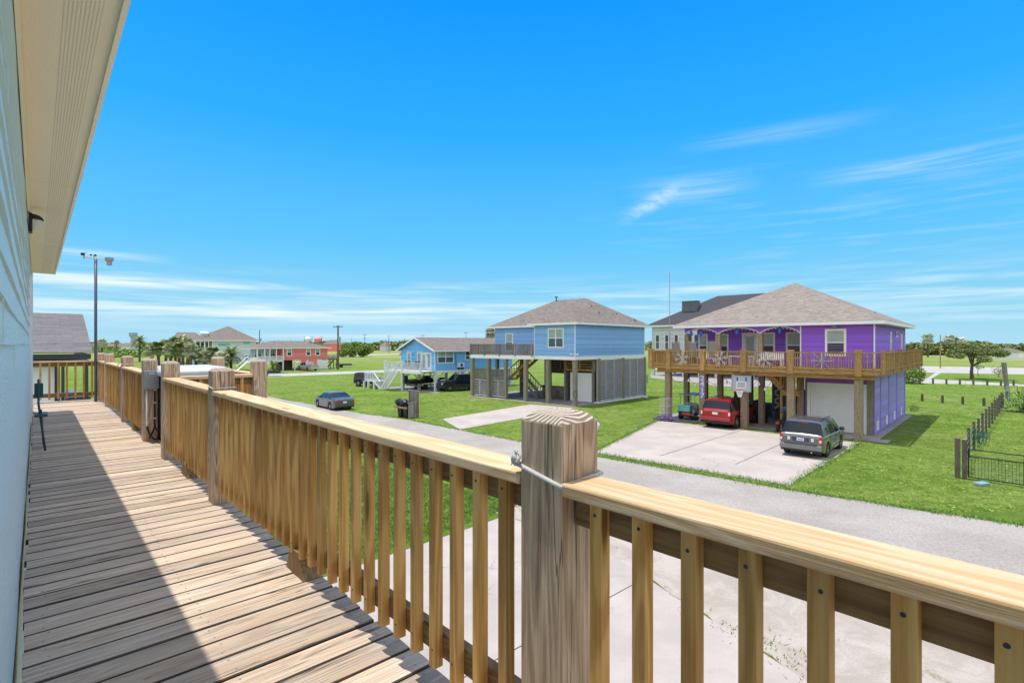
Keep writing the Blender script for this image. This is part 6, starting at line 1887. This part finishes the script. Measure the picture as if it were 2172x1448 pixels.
for z in (.25, .55, .85, 1.10, 1.32):
    m.tube([(g1[0], g1[1], z)] + [(p.x, p.y, z - .02 * (k % 2)) for k, p in enumerate(fx)], .006, 4)
o = m.build('wire_fence', M['galv']); tag(o, 'thin fence wires strung along the dark posts on the right', 'fence')
GT = thing('gate', 'black steel mesh gate at the right edge of the lawn', 'gate', (g1[0] + .2, g1[1] - .06, 0), math.degrees(math.atan2(gp(2167, 1034)[1] - gp(2048, 1016)[1], gp(2167, 1034)[0] - gp(2048, 1016)[0])))
gl = (Vector(gp(2167, 1034)) - Vector(gp(2048, 1016))).length
m = MB()
for z in (.10, .95, 1.22): m.tube([(0, 0, z), (gl, 0, z)], .022, 8)
for x in (0, gl): m.tube([(x, 0, .08), (x, 0, 1.24)], .024, 8)
m.build('frame', M['black'], GT)
m = MB()
x = .1
while x < gl: m.tube([(x, 0, .1), (x, 0, .95)], .006, 4); x += .10
z = .2
while z < .95: m.tube([(0, 0, z), (gl, 0, z)], .006, 4); z += .10
m.build('mesh_infill', M['darkmetal'], GT)
m = MB(); m.box(-.14, -.02, -.03, .03, .28, .34); m.box(-.14, -.02, -.03, .03, 1.0, 1.06); m.build('hinge', M['galv'], GT)
fn = thing('garden_hose', 'dark green hose hanging in loops on the wire fence', 'hose', (fx[1].x + .1, fx[1].y - .25, 0), A_NEI)
m = MB(); rr = random.Random(8)
for k in range(9):
    x = -.3 + k * .07
    m.tube([(x, 0, 1.05 + rr.uniform(-.05, .05)), (x - .05, -.06, .7), (x + rr.uniform(-.1, .1), -.1, .15 + rr.uniform(0, .3)), (x + .12, -.05, .7), (x + .1, 0, 1.0)], .018, 5)
m.build('loops', paint('hose_green', (.02, .12, .09), .5, .2), fn)
bt = MB(); bt.box(-.28, .28, -.14, .14, .01, .10); tag(bt.build('meter_cover', paint('pale_blue_lid', (.22, .36, .46), .5, .1), None, loc=gp(2082, 1028) + (0,), rz=R(20), bevel=.01), 'pale blue plastic lid lying on the grass in front of the gate', 'lid')
# tag(bt.build('drain_lid', M['farconc'], None, loc=gp(1776, 1028) + (0,), rz=R(-30)), 'small grey slab in the grass beside the driveway corner', 'slab')

# bollards
r1 = [(1956, 851), (1999, 854.5), (2042, 857.5), (2087, 860.5)]
for i, q in enumerate(r1):
    x, y = gp(*q)
    o = MB(); o.lathe((0, 0, 0), [(.11, 0), (.105, .70), (.08, .74), (.001, .745)], 10)
    tag(o.build('bollard', M['darkpost'], None, loc=(x, y, 0)), ['short dark bollard on the lawn, first of the nearer row from the purple house', 'short dark bollard on the lawn, second of the nearer row', 'short dark bollard on the lawn, third of the nearer row', 'short dark bollard on the lawn, last of the nearer row, by the fence end'][i], 'bollard', 'dark bollards on the lawn')
for i, px in enumerate((1951.5, 1979, 2007.5, 2036, 2064.5, 2094, 2123, 2150)):
    x, y = gp(px, 813.6 + (px - 1951) * .022)
    o = MB(); o.lathe((0, 0, 0), [(.12, 0), (.115, .72), (.08, .78), (.001, .785)], 10)
    tag(o.build('bollard', M['darkpost'], None, loc=(x, y, 0)), 'small dark bollard along the pale footpath, number %s from the purple house' % ['one', 'two', 'three', 'four', 'five', 'six', 'seven', 'eight'][i], 'bollard', 'dark bollards along the footpath')

# ---------------------------------------------------------------- utility poles
def upole(px, base, top, lab, cross=1, w_=.13, lean=0, mt='darkpost', yb=None, tr=False):
    x, y = gp(px, base); z = H + (HY - top) * y / F
    o = thing('utility_pole', lab, 'utility pole', (x, y, 0), -20)
    m = MB(); m.tube([(0, 0, 0), (lean, 0, z)], [w_, w_ * .7], 8); m.build('pole', M[mt], o)
    for c in range(cross):
        zz = z - .35 - c * 2.0; wd = 1.25 if c == 0 else .8
        m = MB(); m.box(lean - wd, lean + wd, -.06, .06, zz - .06, zz + .06)
        for a in (-wd + .1, -wd * .35, wd * .35, wd - .1): m.tube([(lean + a, 0, zz + .06), (lean + a, 0, zz + .35)], .05, 6)
        m.build('crossarm', M[mt], o)
    if tr:
        m = MB(); m.tube([(.35, 0, z - 3.6), (.35, 0, z - 2.5)], .3, 10); m.build('transformer', M['galv'], o)
    return o
upole(717, 783.5, 690, 'tall near utility pole with a transformer right of the coral house', 1, .22, tr=True)
upole(550.5, 768, 700, 'thin utility pole behind the coral house porch, with a small transformer', 0, .16, tr=True)
upole(773.5, 752, 708.5, 'utility pole with two crossarms rising behind the big round shrub', 2)
upole(825, 749.5, 711.5, 'utility pole with two crossarms in the open field', 2)
upole(858, 745, 717, 'small distant pole just left of the blue gable', 0, .2)
upole(896.5, 752, 710.5, 'utility pole whose top shows above the left slope of the blue gable roof', 1)
upole(988.5, 752, 704.5, 'utility pole top with crossarm above the long blue house roof', 1)
for i, (px, top) in enumerate(((646, 714), (662, 714), (682, 714), (560, 721), (567, 722), (591, 720), (617, 720), (600, 722), (745, 716), (754, 722), (704, 721))):
    upole(px, 741, top, 'faint distant pole above the coral house, %s from the left' % ['eighth', 'ninth', 'tenth', 'first', 'second', 'third', 'fifth', 'fourth', 'twelfth', 'thirteenth', 'eleventh'][i], 1 if top < 715 else 0, .22)
upole(1994.5, 781, 710, 'plain slender light pole before the road on the right', 0, .14, mt='pile')
lp = gp(2139, 851)
o = thing('leaning_pole', 'short leaning grey pole with a meter box beside the leafy shrub', 'pole', lp + (0,), 0)
m = MB(); m.tube([(0, 0, 0), (-.45, 0, 3.75)], .19, 10); m.build('pole', M['oldgrey'], o)
m = MB(); m.box(-.45, -.15, -.3, -.15, 1.0, 1.5); m.tube([(-.2, -.2, 0), (-.2, -.2, 1.0)], .04, 6); m.build('meter_box', M['galv'], o)
m = MB(); m.tube([(-.5, 0, 3.45), (-.9, 0, 3.3), (-1.3, 0, 3.1), (-1.7, 0, 3.15), (-1.4, 0, 3.5)], .02, 4); m.build('loose_wire', M['black'], o)
m = MB(); xs_ = []
for (a, b) in (((550.5, 768, 702), (717, 783.5, 694)),):
    pa, pb = gp(a[0], a[1]), gp(b[0], b[1])
    za, zb2 = H + (HY - a[2]) * pa[1] / F, H + (HY - b[2]) * pb[1] / F

# ---------------------------------------------------------------- plants
def leafball(m, c, r, n, sz, rr, shell=.55, sq=1.0):
    for _ in range(n):
        u, v = rr.uniform(-1, 1), rr.uniform(0, 6.283)
        k = math.sqrt(1 - u * u); q = shell + (1 - shell) * rr.random() ** .6
        q *= rr.uniform(.82, 1.08)
        p = Vector((c[0] + r[0] * q * k * math.cos(v), c[1] + r[1] * q * k * math.sin(v), c[2] + r[2] * q * u))
        d = Vector((rr.gauss(0, 1), rr.gauss(0, 1), rr.gauss(0, .8))).normalized()
        e = d.cross(Vector((rr.gauss(0, 1), rr.gauss(0, 1), rr.gauss(0, 1)))).normalized()
        s = sz * rr.uniform(.6, 1.4)
        m.add([p - d * s, p + e * s * .45, p + d * s, p - e * s * .45], [(0, 1, 2, 3)], [(0, 0, 0)] * 4, min(1, max(0, .5 * rr.random() + .5 * rr.random())))
def broad_tree(name, lab, cat, loc, trunk_h, clumps, leaf, sz, n, tw=.16, bark='bark', seed=1, group=None):
    rr = random.Random(seed); T = thing(name, lab, cat, loc, 0, group)
    m = MB()
    if trunk_h > 0:
        m.tube([(0, 0, 0), (-.1, 0, trunk_h * .5), (.05, .05, trunk_h)], [tw * 1.3, tw, tw * .85], 9)
        for c in clumps[:9]:
            b = c[0]; m.tube([(.05, .05, trunk_h * .9), (b[0] * .5, b[1] * .5, trunk_h + (b[2] - trunk_h) * .45), (b[0] * .85, b[1] * .85, b[2])], [tw * .6, tw * .35, tw * .12], 6)
        m.build('trunk', M[bark], T)
    m = MB()
    tot = sum(c[1][0] * c[1][1] for c in clumps)
    for c, r in clumps: leafball(m, c, r, max(8, int(n * r[0] * r[1] / tot)), sz, rr)
    m.build('crown', M[leaf], T)
    return T
rr = random.Random(21)
tb_ = gp(2062, 804)
cl = []
for k in range(26):
    a = rr.uniform(0, 6.28); q = rr.random() ** .5 * 3.9; x = q * math.cos(a); y = q * math.sin(a)
    cl.append(((x + .2, y, 3.55 + 1.3 * (1 - (q / 4.1) ** 2) + rr.uniform(-.45, .35)), (rr.uniform(.7, 1.25), rr.uniform(.7, 1.2), rr.uniform(.35, .6))))
broad_tree('spreading_tree', 'wide flat crowned tree standing between the footpath and the road', 'tree', tb_ + (0,), 2.3, cl, 'leafD', .15, 9000, .22, seed=3)
tb_ = gp(756, 757)
cl = [((rr.uniform(-6.5, 6.5), rr.uniform(-3, 3), rr.uniform(1.4, 4.2)), (rr.uniform(1.6, 2.6), rr.uniform(1.5, 2.2), rr.uniform(1.2, 2.0))) for k in range(16)]
cl.append(((-1, 0, 4.9), (3.2, 2.4, 1.5))); cl.append(((3, 0, 4.2), (2.6, 2.4, 1.5)))
broad_tree('round_shrub', 'big rounded green thicket standing alone in the field', 'shrub', tb_ + (0,), 0, cl, 'leaf', .34, 9000, seed=5)
tb_ = gp(2168, 873)
m = MB(); T = thing('leafy_shrub', 'lush shrub with large glossy leaves at the right edge behind the fence', 'shrub', tb_ + (0,), 0)
for k in range(620):
    x, y, z = rr.gauss(0, .75), rr.gauss(0, .5), abs(rr.gauss(.7, .45)); 
    d = Vector((rr.gauss(0, 1), rr.gauss(0, 1), rr.uniform(-.2, .9))).normalized(); e = d.cross(Vector((0, 0, 1))).normalized(); s = rr.uniform(.09, .20); p = Vector((x, y, z))
    m.add([p, p + d * s + e * s * .4, p + d * s * 2, p + d * s - e * s * .4], [(0, 1, 2, 3)], None, rr.random())
m.build('foliage', M['bush'], T)
m = MB()
for k in range(9): x, y = rr.gauss(0, .4), rr.gauss(0, .3); m.tube([(x * .4, y * .4, 0), (x, y, 1.2), (x * 1.3, y * 1.2, 1.95 + rr.random() * .3)], .02, 5)
m.build('stems', M['bark'], T)
tb_ = gp(1938, 813.5)
broad_tree('round_bush', 'rounded bush at the far corner of the purple house', 'bush', tb_ + (0,), 0, [((0, 0, .9), (1.5, 1.2, 1.1)), ((.5, 0, 1.6), (1.0, 1, .8)), ((-.8, .3, 1.3), (1, 1, .9))], 'leaf', .13, 2200, seed=9)
tb_ = gp(2119, 799)
broad_tree('dry_shrub', 'small brownish dry shrub beside the footpath', 'shrub', tb_ + (0,), .5, [((0, 0, .9), (.9, .9, .55)), ((.4, 0, 1.1), (.6, .6, .4))], 'dead', .08, 700, .05, seed=10)
tb_ = gp(2075, 797)
broad_tree('small_sapling', 'thin sapling just right of the spreading tree trunk', 'sapling', tb_ + (0,), 1.3, [((.3, 0, 1.5), (.7, .6, .4)), ((-.3, 0, 1.8), (.5, .5, .3))], 'leafD', .08, 260, .04, seed=11)
tb_ = gp(1939, 872)
broad_tree('weed_clump', 'low green weed clump at the purple house rear corner', 'weed', tb_ + (0,), 0, [((0, 0, .25), (.35, .35, .3))], 'bush', .05, 260, seed=12)

def frond(m, base, az, L, droop, w_, rr, mi=0, up=.9, seg=8, fan=False):
    rv = rr.random()
    pts = []
    x = 0; z = 0; a = up
    for k in range(seg + 1):
        pts.append((x, z)); x += L / seg * math.cos(a); z += L / seg * math.sin(a); a -= droop / seg
    c, s = math.cos(az), math.sin(az)
    P3 = [Vector((base[0] + c * x, base[1] + s * x, base[2] + z)) for x, z in pts]
    sd = Vector((-s, c, 0))
    if fan:
        q = P3[3]; dv = (P3[5] - P3[3]).normalized(); nrm = dv.cross(sd)
        for k in range(11):
            t = (k - 5) / 5 * 1.5; dd = (dv * math.cos(t) + sd * math.sin(t)); e = dd.cross(nrm).normalized() * L * .05
            tip = q + dd * L * .55 + Vector((0, 0, -L * .12 * abs(t)))
            m.add([q, q + dd * L * .3 + e, tip, q + dd * L * .3 - e], [(0, 1, 2, 3)], None, rv, mi)
        m.add([P3[0], P3[3] + sd * .02, P3[3] - sd * .02], [(0, 1, 2)], None, rv, mi)
        return
    for k in range(1, seg + 1):
        t = k / seg; ll = w_ * math.sin(math.pi * min(1, t * .85 + .12)) 
        d = (P3[k] - P3[k - 1])
        for sg in (-1, 1):
            for j in (0, .5):
                b = P3[k - 1] + d * j; tip = b + sd * sg * ll + d * .9 + Vector((0, 0, -.25 * ll))
                m.add([b, b + d * .45, tip], [(0, 1, 2)], None, rv * .8 + rr.random() * .2, mi)
    for k in range(seg): m.add([P3[k] - sd * .02, P3[k] + sd * .02, P3[k + 1] + sd * .015, P3[k + 1] - sd * .015], [(0, 1, 2, 3)], None, rv, mi)
def palm(lab, loc, h, L, n, fan, tw=.22, seed=1, skirt=0, mt='frond', group='palms by the pale house', lean=0):
    rr = random.Random(seed); T = thing('palm_tree', lab, 'palm', loc, 0, group)
    m = MB(); m.tube([(0, 0, 0), (lean * .5, 0, h * .5), (lean, 0, h)], [tw * 1.2, tw, tw * .95], 9); m.build('trunk', M['bark'], T)
    m = MB()
    for k in range(n):
        up = 1.45 - 1.9 * (k / n) + rr.uniform(-.15, .15)
        frond(m, (lean + rr.uniform(-.1, .1), rr.uniform(-.1, .1), h - .1 + .3 * (1 - k / n)), k * 2.399 + rr.uniform(-.2, .2), L * rr.uniform(.85, 1.1), 1.1 + .5 * rr.random(), L * .20, rr, 0, up, 8, fan)
    m.build('crown', M[mt], T)
    if skirt:
        m = MB()
        for k in range(int(skirt * .6)):
            frond(m, (lean, 0, h - .1 - rr.random() * .8), rr.uniform(0, 6.28), L * .5, .5, L * .12, rr, 0, -1.0 + rr.uniform(-.2, .3), 6, fan)
        m.build('dead_skirt', M['dead'] if mt != 'frondG' else M['frondG'], T)
    return T
def pz(px, base, top): x, y = gp(px, base); return (x, y), H + (HY - top) * y / F
pl_ = [(296, 767, 714, False, 'feathery date palm standing left of the palm group', 'frond', 0),
       (336, 783, 727, True, 'green fan palm third from the left, behind the electrical box', 'frond', 14),
       (352, 780, 722, True, 'fan palm behind the square post with the knot', 'frondG', 16),
       (372, 778, 716, True, 'tall fan palm at the left of the dense clump', 'frond', 18),
       (388, 778, 712, True, 'tallest fan palm with a bare trunk in the middle of the clump', 'frondG', 18),
       (398, 780, 718, True, 'tall fan palm right of the bare trunk one', 'frondG', 20),
       (322, 781, 730, True, 'small fan palm between the date palm and the electrical box', 'frondG', 10),
       (362, 786, 730, True, 'low grey fan palm in front of the dense clump', 'frondG', 14),
       (380, 787, 728, True, 'low fan palm directly in front of the tallest palm', 'frond', 14),
       (404, 787, 731, True, 'low grey fan palm at the right end of the dense clump', 'frondG', 14),
       (416, 784, 738, True, 'short bright green fan palm in front of the pale house porch', 'frond', 8),
       (452, 784, 737, True, 'short bright green fan palm below the teal wall sign', 'frond', 8),
       (434, 785, 746, True, 'low greyish fan palm between the two bright ones', 'frondG', 8),
       (470, 786, 748, True, 'low greyish fan palm right of the bright ones', 'frondG', 8),
       (490, 784, 738, False, 'arching date palm with wide curved fronds beside the coral house stairs', 'frond', 0),
       (216, 765, 719, True, 'grey palm seen just right of the weather station pole', 'frondG', 14),
       (247, 750, 722, True, 'tiny distant palm between the pole and the water tower', 'frondG', 4)]
for i, (px, b, t_, fan, lab, mt, sk) in enumerate(pl_):
    (x, y), z = pz(px, b, t_)
    L = 2.1 if fan else 3.2
    if px == 490: L = 3.4
    h = max(z - L * (.62 if fan else .55), .8)
    palm(lab, (x, y, 0), h, L, 44 if fan else 50, fan, .30 if fan else .25, 30 + i, sk, mt)
(x, y), z = pz(579, 789, 766)
palm('small bright palm beside the coral house, right of the landing post', (x, y, 0), .9, 1.9, 34, False, .2, 77, 0, 'frond')
(x, y), z = pz(1041, 770, 699)
palm('palm top with dry fronds behind the blue stilt house eave', (x, y, 0), z - 1.2, 2.4, 34, True, .3, 78, 20, 'dead', None)
for i, (px, b, t_, lab) in enumerate(((1968, 757, 709, 'distant palm left of the light pole on the right'), (2013, 757, 711, 'distant palm right of the light pole'), (2036, 757, 716, 'lowest distant palm of the three on the right horizon'))):
    (x, y), z = pz(px, b, t_)
    palm(lab, (x, y, 0), z - 2.0, 3.2, 30, True, .35, 90 + i, 8, 'frondG', 'distant palms on the right')

# far woods, one mass of scrub along the horizon
def woods(name, lab, spans, leaf, n, sz, seed):
    rr = random.Random(seed); m = MB()
    for (pa, pb, base, top, dens) in spans:
        for k in range(int(n * dens)):
            px = rr.uniform(pa, pb); b = base + rr.uniform(-1.2, 1.2); x, y = gp(px, b)
            hgt = H + (HY - top) * y / F
            ph = math.sin(px * .11) * .25 + math.sin(px * .037 + 1) * .3 + math.sin(px * .31) * .12
            hh = max(hgt * (.8 + .35 * ph), 1.0)
            z = hh * rr.random() ** .7
            p = Vector((x, y + rr.uniform(-6, 6), z)); s = sz * y / 250 * rr.uniform(.6, 1.5)
            d = Vector((rr.gauss(0, 1), rr.gauss(0, 1), rr.gauss(0, .6))).normalized(); e = d.cross(Vector((rr.gauss(0, 1), rr.gauss(0, 1), rr.gauss(0, 1)))).normalized()
            m.add([p - d * s, p + e * s * .6, p + d * s, p - e * s * .6], [(0, 1, 2, 3)], [(0, 0, 0)] * 4, rr.random())
    o = m.build(name, M[leaf]); tag(o, lab, 'woods', None, 'stuff')
woods('far_woods', 'dense dark green scrub and trees along the right horizon', [(1925, 2060, 752, 722, 1.3), (2050, 2120, 753, 724, .8), (2110, 2200, 744, 727, 1), (2200, 2500, 746, 724, 1)], 'leafD', 5200, .75, 41)
woods('far_scrub', 'thin low scrub line along the horizon in the middle', [(-100, 330, 742, 726, 1.2), (560, 860, 741, 724, 1), (760, 1060, 742.5, 722, 1.2), (1060, 1500, 742, 724, .7), (320, 560, 741, 725, .7)], 'leafD', 4200, .9, 42)
woods('left_shrubs', 'low green shrubs on the far left lawn', [(236, 300, 757, 737, .5), (195, 245, 747, 733, .3)], 'leaf', 4200, .5, 43)

# water tower and far roofs
x, y = gp(282.5, 735.5); z = H + (HY - 705) * y / F
wt = thing('water_tower', 'pale flat topped water tower on the far horizon', 'water tower', (x, y, 0), 0)
s_ = y / F
m = MB(); m.lathe((0, 0, 0), [(4.6 * s_, 0), (4.4 * s_, z - 11 * s_), (7.4 * s_, z - 7 * s_), (7.6 * s_, z - .5 * s_), (.01, z)], 20); m.build('tank', paint('tower_blue_grey', (.30, .36, .52), .6, .05, .05), wt)
rr = random.Random(50)
for i, (px, wd, top, c, lab) in enumerate(((206, 18, 726, 'pale', 'distant pale house right beside the dark shingle roof'), (262, 34, 727, 'greyhouse', 'distant low grey roofed house under the water tower'), (230, 22, 728, 'greyhouse', 'distant low house left of the water tower'), (320, 26, 728, 'pale', 'distant low house right of the water tower'),
                                    (704, 40, 721, 'pink', 'distant reddish roofed house behind the coral house'), (2166, 16, 737, 'white', 'distant white shed at the right edge'), (812, 14, 726, 'greyhouse', 'distant grey shed in the middle field'), (1148, 20, 726, 'pale', 'tiny distant house behind the stilt house'))):
    b = 745 if px < 2000 else 762
    x, y = gp(px, b); s_ = y / F; z = H + (HY - top) * s_
    o = thing('distant_house', lab, 'house', (x, y, 0), rr.uniform(-20, 20), 'far houses along the horizon')
    w_ = wd * s_ / 2
    m = MB(); m.box(-w_, w_, 0, 8, 0, z * .62); m.build('wall', M[c], o)
    m = MB(); hip(m, -w_ - .5, w_ + .5, -.5, 8.5, z * .62, -w_ * .4, w_ * .4, 4, 4, z); m.build('roof', M['roofA'], o)
x, y = gp(656, 739); s_ = y / F
for i, (px, lab) in enumerate(((675, 'distant red and white striped tank beside the poles, right one'), (652, 'distant pale silo left of the striped tank'))):
    x, y = gp(px, 739); z = H + (HY - 713) * y / F
    o = MB(); o.lathe((0, 0, 0), [(5, 0), (5, z * .8), (2, z * .95), (.1, z)], 12); tag(o.build('storage_tank', M['pink'] if i == 0 else M['pale'], None, loc=(x, y, 0)), lab, 'tank')
# red fire hydrants or marker posts on the verge
x, y = gp(817, 785)
m = MB(); m.lathe((0, 0, 0), [(.18, 0), (.16, .9), (.22, 1.0), (.15, 1.2), (.01, 1.25)], 10); tag(m.build('marker_post', paint('dark_red', (.15, .03, .02), .5, .1), None, loc=(x, y, 0)), 'small dark red marker post beside the cross street', 'post')
x, y = gp(1290, 868)
